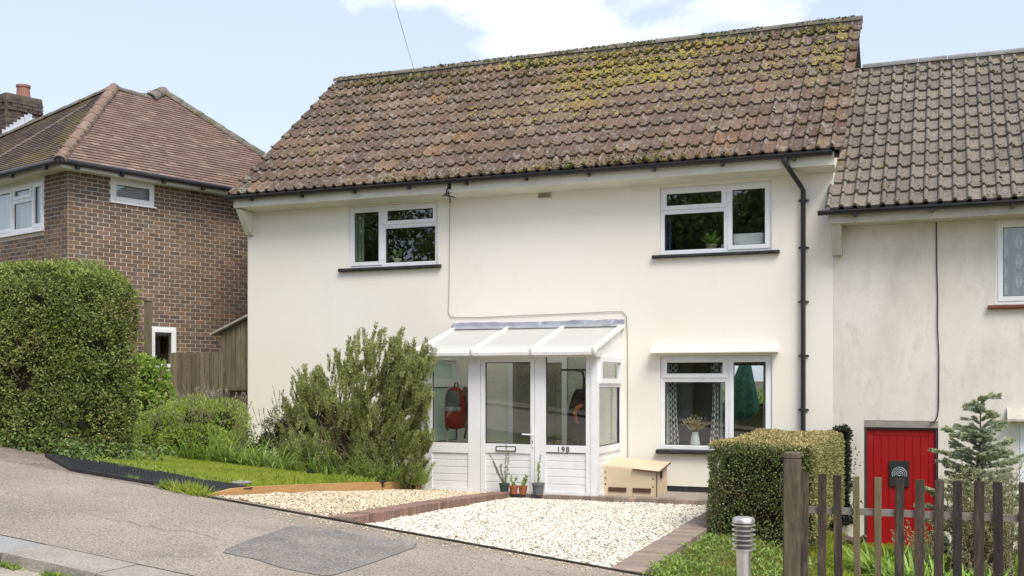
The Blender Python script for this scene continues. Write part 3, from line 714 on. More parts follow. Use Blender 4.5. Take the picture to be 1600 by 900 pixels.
def ridge(part, x0, x1, y, z, r, seg, mat, mortar):
    n = max(1, round((x1-x0)/seg)); L = (x1-x0)/n
    me_mb = MB(); prof = []
    for k in range(9):
        t = math.pi * k / 8; prof.append((r*math.cos(t), r*0.85*math.sin(t)))
    inner = [(q[0]*0.86, q[1]*0.84) for q in reversed(prof)]
    pts = [(0, a, b) for a, b in prof + inner]
    me_mb.prism(pts, (L - 0.012, 0, 0))
    me = bpy.data.meshes.new('ridge_tile'); me.from_pydata(me_mb.v, [], me_mb.f); me.materials.append(mat)
    for i in range(n):
        piece('ridge_tile', me, Matrix.Translation((x0 + i*L, y, z + random.uniform(-.006,.006))) @ Matrix.Rotation(random.uniform(-.006,.006), 4, 'Z') @ Matrix.Rotation(random.uniform(-.007,.007), 4, 'Y'), part)
    MB().box(x0+0.02, y-r*0.72, z-0.12, x1-0.02, y+r*0.72, z-0.004).build('ridge_mortar', mortar, part)
def gutter(parent, x0, x1, y, z, r=0.06):
    mb = MB(); prof = []
    for k in range(9):
        t = math.pi + math.pi * k / 8; prof.append((r*math.cos(t), r*math.sin(t)))
    prof += [(q[0]*0.9, q[1]*0.9 + 0.002) for q in reversed(prof)]
    mb.prism([(x0, y+a, z+b) for a, b in prof], (x1-x0, 0, 0))
    mb.box(x0-0.008, y-r, z-r, x0, y+r, z+0.004); mb.box(x1, y-r, z-r, x1+0.008, y+r, z+0.004)
    mb.box(x0, y-r-0.006, z-0.016, x1, y-r+0.004, z+0.006)
    g = mb.build('gutter', BLACKP, parent)
    n = max(2, int((x1-x0)/0.95))
    for i in range(n):
        x = x0 + (i + 0.5) * (x1-x0)/n
        b = MB(); b.box(x-0.02, y-r*0.75, z-r-0.035, x+0.02, y+r+0.02, z-r+0.012)
        b.build('bracket', BLACKP, g)
    return g
def cable(name, pts, r, mat, label, cat='cable', n=6):
    o = MB().tube(pts, r, n).build(name, mat, smooth=True); tag(o, label, cat); return o

LICHEN = M('yellow_lichen', (0.30, 0.245, 0.05), (0.22, 0.20, 0.07), scale=6, rough=1.0, pvar=0.25, spec=0.05)
# ================================================================== the cream house
XL, XR = -11.82, -1.556
PITCH = R(38.7); YE, ZE = -0.47, 5.02; SLOPE = 3.70 / math.cos(PITCH); YR = YE + 3.70; ZR = ZE + 3.70*math.tan(PITCH)
H = thing('cream_house', 'cream rendered two storey house with a mossy brown tiled roof', 'house', (-6.7, 3.2, 0))
UL = (-9.72, -7.99, 3.70, 4.765); UR = (-4.16, -2.445, 3.69, 4.735); LR = (-4.155, -2.435, 0.665, 2.115)
holed_wall(XL, XR, 0.10, 4.97, [UL, UR, LR], 0.0, 0.26).build('wall', RENDER, H)
MB().box(XL+0.004, 0.012, -0.3, XR-0.004, 0.25, 0.10).build('plinth', BLACKPAINT, H)
mb = MB(); mb.prism([(XL, 0.26, -0.3), (XL, 6.46, -0.3), (XL, 6.46, 4.97), (XL, YR, ZR - 0.12), (XL, 0.26, 4.97)], (0.26, 0, 0)); mb.build('wall', RENDER, H)
mb = MB(); mb.prism([(XR-0.26, 0.26, -0.3), (XR-0.26, 6.46, -0.3), (XR-0.26, 6.46, 4.97), (XR-0.26, YR, ZR - 0.12), (XR-0.26, 0.26, 4.97)], (0.26, 0, 0)); mb.build('wall', RENDER, H)
BACKH = (-4.42, -3.30, 0.12, 2.06)
holed_wall(XL+0.26, XR-0.26, -0.3, 4.97, [BACKH], 6.2, 6.46).build('wall', RENDER, H)
MB().box(XL+0.26, 0.26, 2.44, XR-0.26, 6.2, 2.62).build('upper_floor', ROOMD, H)
MB().box(XL+0.26, 0.26, 4.84, XR-0.26, 6.2, 4.96).build('ceiling', ROOMW, H)
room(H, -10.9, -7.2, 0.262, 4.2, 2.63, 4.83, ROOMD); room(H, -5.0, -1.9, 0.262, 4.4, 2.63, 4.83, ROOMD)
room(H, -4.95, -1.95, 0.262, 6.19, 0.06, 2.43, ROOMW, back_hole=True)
# windows
X_ = lambda px: atY(px, 400, 0.04)[0]
Z_ = lambda px, py: atY(px, py, 0.04)[2]
def lights3(b, xm, zm_, fan_left):
    x0, x1, z0, z1 = b; f = 0.05; h = 0.03
    if fan_left: return [(x0+f, xm-h, zm_+h, z1-f, True), (x0+f, xm-h, z0+f, zm_-h, False), (xm+h, x1-f, z0+f, z1-f, True)]
    return [(xm+h, x1-f, zm_+h, z1-f, True), (xm+h, x1-f, z0+f, zm_-h, False), (x0+f, xm-h, z0+f, z1-f, True)]
def house_window(b, xm, zm_, fan_left):
    x0, x1, z0, z1 = b; f = 0.05
    return window(H, x0+0.003, x1-0.003, z0+0.003, z1-0.003, 0.035, [(xm, z0+f, z1-f)], [(zm_, x0+f, xm-0.03) if fan_left else (zm_, xm+0.03, x1-f)], lights3(b, xm, zm_, fan_left))
w1 = house_window(UL, X_(599), Z_(640, 351), False)
w2 = house_window(UR, X_(1136), Z_(1085, 328), True)
w3 = house_window(LR, X_(1138), Z_(1085, 592), True)
sill(w1, UL[0]-0.17, UL[1]+0.07, UL[2]-0.06, UL[2]+0.004, -0.075, 0.034, BLACKPAINT)
sill(w2, UR[0]-0.11, UR[1]+0.12, UR[2]-0.055, UR[2]+0.004, -0.075, 0.034, BLACKPAINT)
sill(w3, LR[0]-0.05, LR[1]+0.08, LR[2]-0.065, LR[2]+0.004, -0.085, 0.034, BLACKPAINT)
# hood over the lower window
mb = MB(); mb.prism([(-4.27, 0.01, 2.155), (-4.27, -0.20, 2.155), (-4.27, -0.20, 2.175), (-4.27, 0.01, 2.285)], (1.93, 0, 0)); mb.build('window_hood', UPVC_DIRTY if False else RENDER, H)
# vent grille under the eaves
v = MB(); v.box(-6.18, -0.012, 4.70, -5.95, 0.0, 4.775)
vg = v.build('vent', plain('vent_clay', (0.50, 0.42, 0.32)), H)
for k in range(9):
    x = -6.165 + k*0.0225
    for z in (4.715, 4.745): MB().box(x, -0.0145, z, x+0.012, -0.0122, z+0.02).build('vent_slot', BLACKPAINT, vg)
# roof
rm = MB(); e = 0.05
rm.prism([(XL-0.05, YE+0.10, ZE-0.03), (XL-0.05, YR, ZR-0.06), (XL-0.05, 2*YR-YE-0.1, ZE-0.03), (XL-0.05, 2*YR-YE-0.1, ZE-0.09), (XL-0.05, YR, ZR-0.13), (XL-0.05, YE+0.10, ZE-0.09)], (XR-XL+0.17, 0, 0))
roof = rm.build('roof', plain('roof_felt', (0.09, 0.075, 0.06)), H)
def moss_main(u, v):
    d = 0.05 + 0.35 * max(0, v - 0.55) / 0.45 * (1 if u > 0.05 else 0.3)
    if 0.5 < u < 0.93 and v > 0.6: d += 0.6 * (v - 0.55)
    if v < 0.09 and 0.3 < u < 0.85: d += 0.45
    if v > 0.92: d += 0.35
    return d * (0.25 + 1.5 * max(0, vnoise(np.array([[u*14, v*5, 3.3]]))[0] - 0.32))
tile_roof(roof, XL-0.075, XR+0.18, YE, ZE, PITCH, SLOPE, 27, 11, TILE, moss_main, 6500, 5200)
ridge(roof, XL-0.10, XR+0.20, YR, ZR+0.012, 0.115, 0.46, RIDGE, MORTAR_RIDGE)
nr = 1500; xr_ = rng.uniform(XL, XR+0.1, nr); ar_ = rng.uniform(0.35, 2.6, nr); ok = vnoise(np.stack([xr_*1.8, xr_*0, xr_*0], -1)) > 0.38; xr_, ar_ = xr_[ok], ar_[ok]
stones('moss', np.stack([xr_, YR - 0.117*np.cos(ar_), ZR + 0.012 + 0.10*np.sin(ar_)], -1), rng.uniform(0.008, 0.024, len(xr_)), MOSS, parent=roof, smooth=True, kind='stuff')
# back slope, a plain slab with battened courses
bm_ = MB()
for r in range(11):
    s0 = r*SLOPE/11; yb = 2*YR - YE
    bm_.obox((( XL+XR)/2, yb - (s0+0.22)*math.cos(PITCH), ZE + (s0+0.22)*math.sin(PITCH) + 0.02), ((XR-XL)/2+0.07, 0, 0), (0, 0.23*math.cos(PITCH), -0.23*math.sin(PITCH)), (0, 0.012*math.sin(PITCH), 0.012*math.cos(PITCH)))
bm_.build('rear_tile_courses', TILE, roof)
# verge mortar on both gables
for x in (XL-0.062, XR+0.14):
    MB().bar((x, YE+0.06, ZE-0.005), (x, YR, ZR-0.035), 0.03, 0.05).build('verge_mortar', MORTAR_RIDGE, roof)
# fascia, soffit, gutter, corbels
CREAMP = M('cream_fascia_paint', (0.74, 0.72, 0.62), (0.64, 0.63, 0.52), scale=2, rough=0.6, stains=((5, 0.58, 0.75, (0.45, 0.44, 0.33), 0.5),))
MB().box(XL-0.03, -0.385, 4.83, XR+0.05, -0.36, 5.02).build('fascia', CREAMP, H)
mb = MB(); mb.prism([(XL-0.03, -0.36, 4.83), (XL-0.03, -0.002, 4.785), (XL-0.03, -0.002, 4.80), (XL-0.03, -0.36, 4.85)], (XR-XL+0.08, 0, 0)); mb.build('soffit', CREAMP, H)
for x in (XL, XR-0.02):
    mb = MB(); mb.prism([(x, -0.002, 4.38), (x, -0.07, 4.38), (x, -0.36, 4.795), (x, -0.002, 4.78)], (0.12, 0, 0))
    if x == XL: mb.build('corbel', CREAMP, H)
g1 = gutter(H, XL-0.14, XR+0.02, -0.455, 5.015, 0.06)
xp = atY(1255, 400, -0.07)[0]; xt = atY(1227, 262, -0.42)[0]
dp = MB().tube([(xt, -0.45, 4.965), (xt, -0.45, 4.90), (xt+0.02, -0.43, 4.86), (xp-0.03, -0.10, 4.60), (xp, -0.07, 4.54), (xp, -0.07, 0.35)], 0.037, 12).build('downpipe', BLACKP, H, smooth=True)
MB().tube([(xt, -0.45, 4.99), (xt, -0.45, 4.90)], 0.046, 12).build('pipe_joint', BLACKP, dp, smooth=True)
for z in (4.40, 3.70, 2.9, 2.1, 1.3, 0.7):
    b = MB(); b.box(xp-0.075, -0.03, z-0.012, xp+0.075, -0.002, z+0.012); b.tube([(xp, -0.07, z-0.02), (xp, -0.07, z+0.02)], 0.043, 12); b.build('pipe_clip', BLACKP, dp)
# cables on the wall
cable('wall_cable', [(-7.76, -0.012, 4.74), (-7.765, -0.014, 4.3), (-7.77, -0.012, 3.7), (-7.775, -0.014, 3.2), (-7.79, -0.012, 2.90), (-7.76, -0.012, 2.82), (-7.68, -0.014, 2.80), (-7.2, -0.012, 2.785), (-6.4, -0.014, 2.80), (-5.6, -0.012, 2.81), (-4.95, -0.014, 2.825), (-4.75, -0.012, 2.82), (-4.69, -0.012, 2.74), (-4.675, -0.014, 2.4), (-4.67, -0.012, 1.2), (-4.67, -0.014, 0.45)], 0.005, CABLE, 'thin grey cable running down the cream wall and round the porch roof')
bp_ = atY(704, 300, -0.40)
mb = MB(); mb.box(-7.62, -0.40, 4.88, -7.56, -0.386, 5.0); mb.tube([(-7.59, -0.40, 4.90), (-7.60, -0.47, 4.86), (-7.62, -0.45, 4.80), (-7.60, -0.41, 4.80)], 0.014, 6)
mb.tube([(-7.60, -0.42, 4.83), (-7.64, -0.30, 4.79), (-7.70, -0.12, 4.76), (-7.76, -0.012, 4.73)], 0.012, 6)
mb.tube([(-7.72, -0.28, 4.81), (-7.50, -0.36, 4.74)], 0.010, 5); mb.tube([(-7.80, -0.2, 4.80), (-7.58, -0.42, 4.82)], 0.009, 5)
tag(mb.build('cable_bracket', BLACKP), 'black cable bracket and coil under the eaves of the cream house', 'bracket')
far = atY(620, 0, -7.5); a = Vector((-7.58, -0.46, 5.0)); b = Vector(far); d = b - a
cable('overhead_wire', [tuple(a + d*k/8 * 1.0 - Vector((0, 0, 0.10*math.sin(math.pi*k/14)))) for k in range(0, 15)], 0.0026, CABLE, 'thin overhead wire rising from the eaves across the sky', 'wire')

# ================================================================== the porch
YP = -1.28; PL, PR = -7.655, -4.775
FROST = bpy.data.materials.new('frosted_glass'); FROST.use_nodes = True; t_n = FROST.node_tree
t_n.nodes['Principled BSDF'].inputs['Base Color'].default_value = (0.62, 0.70, 0.64, 1); t_n.nodes['Principled BSDF'].inputs['Roughness'].default_value = 0.25
_t2 = t_n.nodes.new('ShaderNodeBsdfTranslucent'); _t2.inputs['Color'].default_value = (0.80, 0.88, 0.82, 1); _m2 = t_n.nodes.new('ShaderNodeMixShader'); _m2.inputs[0].default_value = 0.6
t_n.links.new(t_n.nodes['Principled BSDF'].outputs[0], _m2.inputs[1]); t_n.links.new(_t2.outputs[0], _m2.inputs[2]); t_n.links.new(_m2.outputs[0], t_n.nodes['Material Output'].inputs['Surface'])
PO = thing('porch', 'white lean-to porch with glazed sides and door numbered 198', 'porch', (-6.2, -0.64, 0.012))
fx = lambda px: atY(px, 650, YP)[0]
fz = lambda px, py: atY(px, py, YP)[2]
Z0 = 0.014; ZT = 2.12; ZRL = fz(790, 699)              # base, head, middle rail
zp0, zp1 = fz(790, 693.5), fz(790, 566)                # glass of the door
XS = dict(wl0=fx(675), wl1=fx(731.5), d0=fx(750), d1=fx(835.5), wr0=fx(852.5), wr1=fx(915.5))
fr = MB(); d0, d1 = YP, YP + 0.07
fr.box(PL, d0, Z0, XS['wl0'], d1, ZT); fr.box(XS['wl1'], d0, Z0, XS['d0'], d1, ZT); fr.box(XS['d1'], d0, Z0, XS['wr0'], d1, ZT); fr.box(XS['wr1'], d0, Z0, PR, d1, ZT)
fr.box(XS['wl0'], d0+.001, fz(700, 557), XS['wl1'], d1-.001, ZT-.001); fr.box(XS['wr0'], d0+.001, fz(884, 556), XS['wr1'], d1-.001, ZT-.001)
fr.box(XS['d0'], d0+.001, fz(790, 562), XS['d1'], d1-.001, ZT-.001)
for k, (a, b, pc) in enumerate(((XS['wl0'], XS['wl1'], 703), (XS['wr0'], XS['wr1'], 884))):
    fr.box(a, d0+.001, fz(pc, 707), b, d1-.001, fz(pc, 691.5 if k == 0 else 696)); fr.box(a, d0+.001, Z0, b, d1-.001, Z0+0.05)
# corner posts stand slightly proud
fr.box(PR-0.10, YP-0.012, Z0, PR+0.004, YP-0.0005, ZT); fr.box(PL-0.004, YP-0.012, Z0, PL+0.09, YP-0.0005, ZT)
fr.build('frame', UPVC, PO)
def boards(x0, x1, z0, z1, n, parent, y):
    h = (z1 - z0) / n
    for i in range(n):
        mb = MB(); a, b = z0 + i*h, z0 + (i+1)*h
        mb.prism([(x0, y+0.03, a), (x0, y+0.004, a+0.002), (x0, y, a+0.008), (x0, y, b-0.008), (x0, y+0.004, b-0.002), (x0, y+0.03, b)], (x1-x0, 0, 0))
        mb.build('board', UPVC, parent)
def pane(x0, x1, z0, z1, y, parent):
    g = MB(); frame_rect(g, x0, x1, z0, z1, 0.012, y-0.004, y+0.014); g.build('gasket', BLACKP, parent)
    p = MB(); p.box(x0+.011, y, z0+.011, x1-.011, y+0.006, z1-.011); p.build('pane', PORCHGLASS, parent)
pane(XS['wl0'], XS['wl1'], fz(703, 691.5), fz(703, 557), YP+0.025, PO); pane(XS['wr0'], XS['wr1'], fz(884, 696), fz(884, 556), YP+0.025, PO)
boards(XS['wl0'], XS['wl1'], Z0+0.05, fz(703, 707), 5, PO, YP+0.022); boards(XS['wr0'], XS['wr1'], Z0+0.05, fz(884, 709), 5, PO, YP+0.022)
# door leaf
dm = MB(); x0, x1 = XS['d0']+0.008, XS['d1']-0.008; zt = fz(790, 563); wz = 0.085
xi0, xi1 = fx(757.5), fx(828.5)
dm.box(x0, YP+0.006, Z0+0.01, xi0, YP+0.06, zt); dm.box(xi1, YP+0.006, Z0+0.01, x1, YP+0.06, zt)
dm.box(xi0, YP+0.007, zp1, xi1, YP+0.059, zt-.001); dm.box(xi0, YP+0.007, fz(790, 708), xi1, YP+0.059, zp0); dm.box(xi0, YP+0.007, Z0+0.011, xi1, YP+0.059, Z0+0.06)
door = dm.build('door', UPVC, PO)
pane(xi0, xi1, zp0, zp1, YP+0.03, door); boards(xi0, xi1, Z0+0.06, fz(790, 708), 5, door, YP+0.025)
lb = MB(); frame_rect(lb, fx(775), fx(806), fz(790, 705), fz(790, 697), 0.012, YP-0.010, YP+0.006); lbo = lb.build('letterbox', BLACKP, door)
MB().box(fx(775)+.012, YP-0.007, fz(790, 705)+.012, fx(806)-.012, YP+0.006, fz(790, 697)-.012).build('letter_flap', UPVC, lbo)
hx = fx(832.5); hz = fz(832, 679)
hb = MB(); hb.box(hx-0.016, YP-0.006, fz(832, 699), hx+0.016, YP+0.006, fz(832, 665)); hd = hb.build('handle_plate', UPVC, door)
MB().tube([(hx, YP-0.006, hz), (hx, YP-0.055, hz), (hx-0.02, YP-0.06, hz), (hx-0.15, YP-0.06, hz+0.004)], 0.011, 8).build('handle', UPVC, hd, smooth=True)
MB().box(hx-0.006, YP-0.009, fz(832, 693), hx+0.006, YP-0.006, fz(832, 689)).build('keyhole', BLACKPAINT, hd)
# number
cu = bpy.data.curves.new('number_text', 'FONT'); cu.body = '198'; cu.size = 0.115; cu.extrude = 0.003; cu.align_x = 'CENTER'; cu.space_character = 1.25; cu.offset = 0.001
to = bpy.data.objects.new('number_tmp', cu); COL.objects.link(to)
bpy.context.view_layer.update()
me = bpy.data.meshes.new_from_object(to.evaluated_get(bpy.context.evaluated_depsgraph_get())); bpy.data.objects.remove(to)
me.materials.clear(); me.materials.append(plain('number_metal', (0.10, 0.095, 0.085), 0.4)); me.name = 'house_number'
no = new_obj('house_number', me, PO); no.rotation_euler = (R(90), 0, 0)
no.location = Vector((fx(880), YP - 0.004, fz(880, 706.3))) - woff(PO)
# sides
for X, s_ in ((PR, -1), (PL, 1)):
    side = MB(); i0, i1 = (X - 0.07, X) if s_ < 0 else (X, X + 0.07)
    zr = 1.745 if True else 0
    yb, ye = YP + 0.07, -0.002; yi0, yi1 = YP + 0.07 + 0.02, -0.075
    side.box(i0, yi1, Z0, i1, ye, ZT); side.box(i0, yb, Z0, i1, yi0, ZT)
    for a, b in ((Z0, Z0+0.05), (fz(934, 710), fz(934, 699)), (1.63, 1.70), (ZT-0.05, ZT)): side.box(i0+.001, yi0, a, i1-.001, yi1, b)
    sf = side.build('side_frame', UPVC, PO)
    xg = (i0 + i1) / 2
    def side_pane(a, b, parent):
        g = MB()
        for (q0, q1, r0, r1) in ((yi0, yi0+.012, a, b), (yi1-.012, yi1, a, b), (yi0+.012, yi1-.012, a, a+.012), (yi0+.012, yi1-.012, b-.012, b)): g.box(xg-.012, q0, r0, xg+.02, q1, r1)
        g.build('gasket', BLACKP, parent)
        p = MB(); p.box(xg-.003, yi0+.011, a+.011, xg+.003, yi1-.011, b-.011); p.build('pane', PORCHGLASS if s_ < 0 else FROST, parent)
    side_pane(fz(934, 699), 1.63, sf)
    xo = i1 if s_ < 0 else i0 - 0.035
    sa = MB(); 
    for (q0, q1, r0, r1) in ((yi0-.015, yi0+.06, 1.69, ZT-.035), (yi1-.06, yi1+.015, 1.69, ZT-.035), (yi0+.06, yi1-.06, 1.69, 1.765), (yi0+.06, yi1-.06, ZT-.105, ZT-.035)): sa.box(xo-.03, q0, r0, xo+.035, q1, r1)
    so = sa.build('fanlight', UPVC, sf)
    MB().box(xo-.003, yi0+.061, 1.766, xo+.003, yi1-.061, ZT-.106).build('pane', PORCHGLASS if s_ < 0 else FROST, so)
    h = (fz(934, 710) - Z0 - 0.05) / 5
    for i in range(5):
        mb = MB(); a = Z0 + 0.05 + i*h; b = a + h; xa = i1 - 0.022 if s_ < 0 else i0 + 0.022; q = s_
        mb.prism([(xa + q*0.03, yi0, a), (xa + q*.004, yi0, a+.002), (xa, yi0, a+.008), (xa, yi0, b-.008), (xa + q*.004, yi0, b-.002), (xa + q*.03, yi0, b)], (0, yi1-yi0, 0)); mb.build('board', UPVC, sf)
    # triangular infill under the roof slope
    t = MB(); xa = i0 + 0.02; t.prism([(xa, YP + 0.0, ZT+.001), (xa, -0.004, ZT+.001), (xa, -0.004, 2.565), (xa, YP, 2.20)], (0.04, 0, 0)); t.build('gable_infill', UPVC, sf)
# roof: three sheets, four glazing bars, eaves beam with caps, lead flashing
ye_, ze_, yt_, zt_ = -1.50, 2.185, -0.006, 2.605
rx0, rx1 = PL - 0.015, PR + 0.045
for i in range(3):
    a, b = lerp(rx0, rx1, i/3) + 0.02, lerp(rx0, rx1, (i+1)/3) - 0.02
    mb = MB(); mb.prism([(a, ye_, ze_), (a, yt_, zt_), (a, yt_, zt_-0.025), (a, ye_, ze_-0.025)], (b-a, 0, 0)); mb.build('roof_sheet', SHEET, PO)
for i in range(4):
    x = lerp(rx0+0.02, rx1-0.02, i/3); mb = MB(); mb.bar((x, ye_-0.01, ze_+0.004), (x, yt_-0.02, zt_+0.0), 0.055 if i in (1, 2) else 0.065, 0.05); gb = mb.build('glazing_bar', UPVC, PO)
    c = MB(); c.lathe((x, ye_-0.005, ze_-0.075), [(0.034, 0), (0.042, 0.02), (0.044, 0.08), (0.032, 0.11), (0.008, 0.118)], 14); c.build('end_cap', UPVC_DIRTY, gb, smooth=True)
mb = MB(); mb.prism([(rx0, ye_-0.005, ze_-0.02), (rx0, ye_-0.03, ze_-0.03), (rx0, ye_-0.03, ze_-0.075), (rx0, ye_+0.02, ze_-0.105), (rx0, YP+0.06, ze_-0.085), (rx0, YP+0.06, ze_+0.02)], (rx1-rx0, 0, 0)); mb.build('eaves_beam', UPVC_DIRTY, PO)
fl = MB(); k = 24
for i in range(k+1):
    x = lerp(PL-0.04, PR+0.05, i/k); w = random.uniform(-.008,.008)
    fl.v += [(x, -0.004, 2.70+w), (x, -0.012, 2.70+w), (x, -0.03, zt_+0.035), (x, -0.15, zt_-0.018 + w*0.3)]
fl.f = [(i*4+j, i*4+j+1, i*4+5+j, i*4+4+j) for i in range(k) for j in range(3)]
for q in (0, k): fl.f.append(tuple(q*4 + j for j in range(4)))
fl.build('lead_flashing', LEAD, PO)
# inside: house front door, floor
FD = MB(); xa, xb = -6.60, -5.76; FD.box(xa, -0.05, 0.06, xb, -0.003, 2.02)
FDO = FD.build('inner_door', plain('inner_door_paint', (0.27, 0.25, 0.20), 0.5), PO)
for (a, b, c, d) in ((xa+.1, xa+.38, 0.2, 0.9), (xb-.38, xb-.1, 0.2, 0.9), (xa+.1, xa+.38, 1.05, 1.85), (xb-.38, xb-.1, 1.05, 1.85)):
    MB().box(a, -0.058, c, b, -0.0505, d).build('door_panel', plain('inner_panel', (0.22, 0.205, 0.165), 0.5), FDO)
mb = MB(); frame_rect(mb, xa-.09, xb+.09, 0.0, 2.11, 0.085, -0.06, -0.002); mb.build('door_frame', UPVC, PO)
for i in range(6): MB().box(xb+0.10, -0.03, 0.2+i*0.33, PR-0.08, -0.006, 0.2+i*0.33+0.322).build('wall_board', plain('pale_board', (0.60, 0.60, 0.52)), PO)

# ------------------------------------------------ things inside the porch
WHITEM = plain('white_metal', (0.8, 0.8, 0.79), 0.35)
yr = -0.62; rail = MB()
p = lambda px, py, Y=yr: atY(px, py, Y)
a = p(699, 690); b = p(699, 604); c = p(734, 603); d = p(734, 690)
rail.tube([a, (b[0], yr, b[2]-0.06), (b[0]+0.05, yr, b[2]), (c[0]-0.05, yr, c[2]), (c[0], yr, c[2]-0.06), (c[0], yr, 0.06)], 0.016, 8)
rail.tube([(a[0], yr, a[2]), (a[0], yr, 0.06)], 0.016, 8)
rail.tube([(a[0], yr-0.22, 0.05), (a[0], yr+0.22, 0.05)], 0.016, 8); rail.tube([(c[0], yr-0.22, 0.05), (c[0], yr+0.22, 0.05)], 0.016, 8)
rail.tube([(a[0]-0.02, yr, 0.72), (c[0]+0.02, yr, 0.72)], 0.014, 8)
tag(rail.build('clothes_rail', WHITEM, smooth=True), 'white tubular clothes rail inside the porch behind the left pane', 'clothes rail')
def super_e(mb, c, r, e1=0.6, e2=0.6, n=14, m=18, fn=None):
    b = len(mb.v); sg = lambda v, e: math.copysign(abs(v) ** e, v)
    for i in range(n+1):
        la = -math.pi/2 + math.pi*i/n
        for j in range(m):
            lo = 2*math.pi*j/m
            q = Vector((r[0]*sg(math.cos(la), e1)*sg(math.cos(lo), e2), r[1]*sg(math.cos(la), e1)*sg(math.sin(lo), e2), r[2]*sg(math.sin(la), e1)))
            if fn: q = fn(q)
            mb.v.append((c[0]+q.x, c[1]+q.y, c[2]+q.z))
    for i in range(n):
        for j in range(m): mb.f.append((b+i*m+j, b+i*m+(j+1)%m, b+(i+1)*m+(j+1)%m, b+(i+1)*m+j))
    return mb
bc = p(711, 638, -0.72)
BP = thing('backpack', 'red and grey backpack hanging behind the left porch pane', 'backpack', (bc[0], bc[1], bc[2]-0.33))
def bpf(q): return Vector((q.x*(1 - 0.22*max(0, q.z)/0.34), q.y*(1 + 0.15*(q.z < 0)), q.z))
super_e(MB(), bc, (0.165, 0.11, 0.335), 0.55, 0.6, fn=bpf).build('bag_body', plain('red_cloth', (0.30, 0.018, 0.022), 0.8), BP, smooth=True)
super_e(MB(), (bc[0]-.005, bc[1]-0.045, bc[2]+0.135), (0.135, 0.085, 0.155), 0.6, 0.6, fn=bpf).build('mesh_pocket', plain('grey_cloth', (0.16, 0.165, 0.17), 0.85), BP, smooth=True)
super_e(MB(), (bc[0], bc[1]-0.06, bc[2]-0.01), (0.142, 0.08, 0.045), 0.7, 0.6).build('pocket_flap', plain('pale_grey_cloth', (0.34, 0.345, 0.35), 0.85), BP, smooth=True)
MB().tube([(bc[0]-.04, bc[1]+.03, bc[2]+.31), (bc[0]-.02, bc[1]+.05, bc[2]+.41), (bc[0]+.02, bc[1]+.05, bc[2]+.41), (bc[0]+.05, bc[1]+.03, bc[2]+.31)], 0.012, 6).build('loop', BLACKP, BP, smooth=True)
MB().tube([(bc[0]+.15, bc[1]+.06, bc[2]+.2), (bc[0]+.21, bc[1]+.08, bc[2]-.1), (bc[0]+.17, bc[1]+.06, bc[2]-.32), (bc[0]+.14, bc[1]+.06, bc[2]-.48)], 0.018, 6).build('strap', BLACKP, BP, smooth=True)
MB().tube([(bc[0]-.15, bc[1]+.06, bc[2]-.15), (bc[0]-.19, bc[1]+.06, bc[2]-.3), (bc[0]-.15, bc[1]+.06, bc[2]-.36)], 0.018, 6).build('strap', BLACKP, BP, smooth=True)
def garment(name, c, w, d, h, mat, label, cat, folds=9, top=0.35, seed=0):
    mb = MB(); n, m = 14, 40; rd = random.Random(seed); ph = rd.uniform(0, 6)
    for i in range(n+1):
        v = i/n; z = c[2] - h*v; k = top + (1-top) * min(1, v*2.2) ** 0.6
        for j in range(m):
            t = 2*math.pi*j/m; f = 1 + 0.13*v*math.sin(folds*t + ph + v*1.5) + 0.05*math.sin(3*t+ph)
            mb.v.append((c[0] + w*k*f*math.cos(t), c[1] + d*k*f*math.sin(t), z + 0.02*math.sin(5*t+ph)*v))
    mb.f = [(i*m+j, i*m+(j+1) % m, (i+1)*m+(j+1) % m, (i+1)*m+j) for i in range(n) for j in range(m)] + [tuple(range(m)), tuple(n*m + j for j in range(m-1, -1, -1))]
    return tag(mb.build(name, mat, smooth=True), label, cat)
gc = p(725, 603, -0.60)
garment('raincoat', (gc[0]+.02, gc[1]+.06, gc[2]), 0.13, 0.07, 0.66, plain('pinkish_grey_cloth', (0.30, 0.20, 0.20), 0.85), 'pinkish grey coat hanging beside the red backpack', 'coat', seed=3)
hk = p(877, 578, -0.35); hk2 = p(916, 578, -0.35)
mb = MB(); mb.bar(hk, hk2, 0.03, 0.03); mb.tube([(hk2[0]-0.16, -0.35, hk2[2]), (hk2[0]-0.06, -0.37, hk2[2]-0.02), (hk2[0]-0.03, -0.37, hk2[2]-0.12), (hk2[0]-0.03, -0.37, hk2[2]-0.35)], 0.022, 8)
mb.tube([(hk2[0]+0.02, -0.35, hk2[2]+0.02), (hk2[0]+0.02, -0.30, 0.03)], 0.02, 8); mb.lathe((hk2[0]+0.02, -0.30, 0.012), [(0.2, 0), (0.2, 0.02), (0.03, 0.03)], 16)
tag(mb.build('coat_stand', BLACKP), 'black coat stand behind the right porch pane', 'coat stand')
q = p(907, 608, -0.42); garment('dark_coat', (q[0]+0.0, -0.42, q[2]), 0.20, 0.12, 0.95, plain('dark_brown_cloth', (0.045, 0.036, 0.028), 0.9), 'dark brown coat hanging in the porch right of the door', 'coat', seed=5)
mb = MB(); q1 = p(910, 632, -0.58); q2 = p(898, 645, -0.58); q3 = p(901, 660, -0.58)
mb.tube([q1, p(902, 637, -0.60), q2, q3, p(905, 662, -0.56)], [0.02, 0.035, 0.03, 0.022, 0.012], 8)
tag(mb.build('scarf', plain('orange_cloth', (0.55, 0.16, 0.07), 0.8), smooth=True), 'orange scarf looped over the dark coat in the porch', 'scarf')

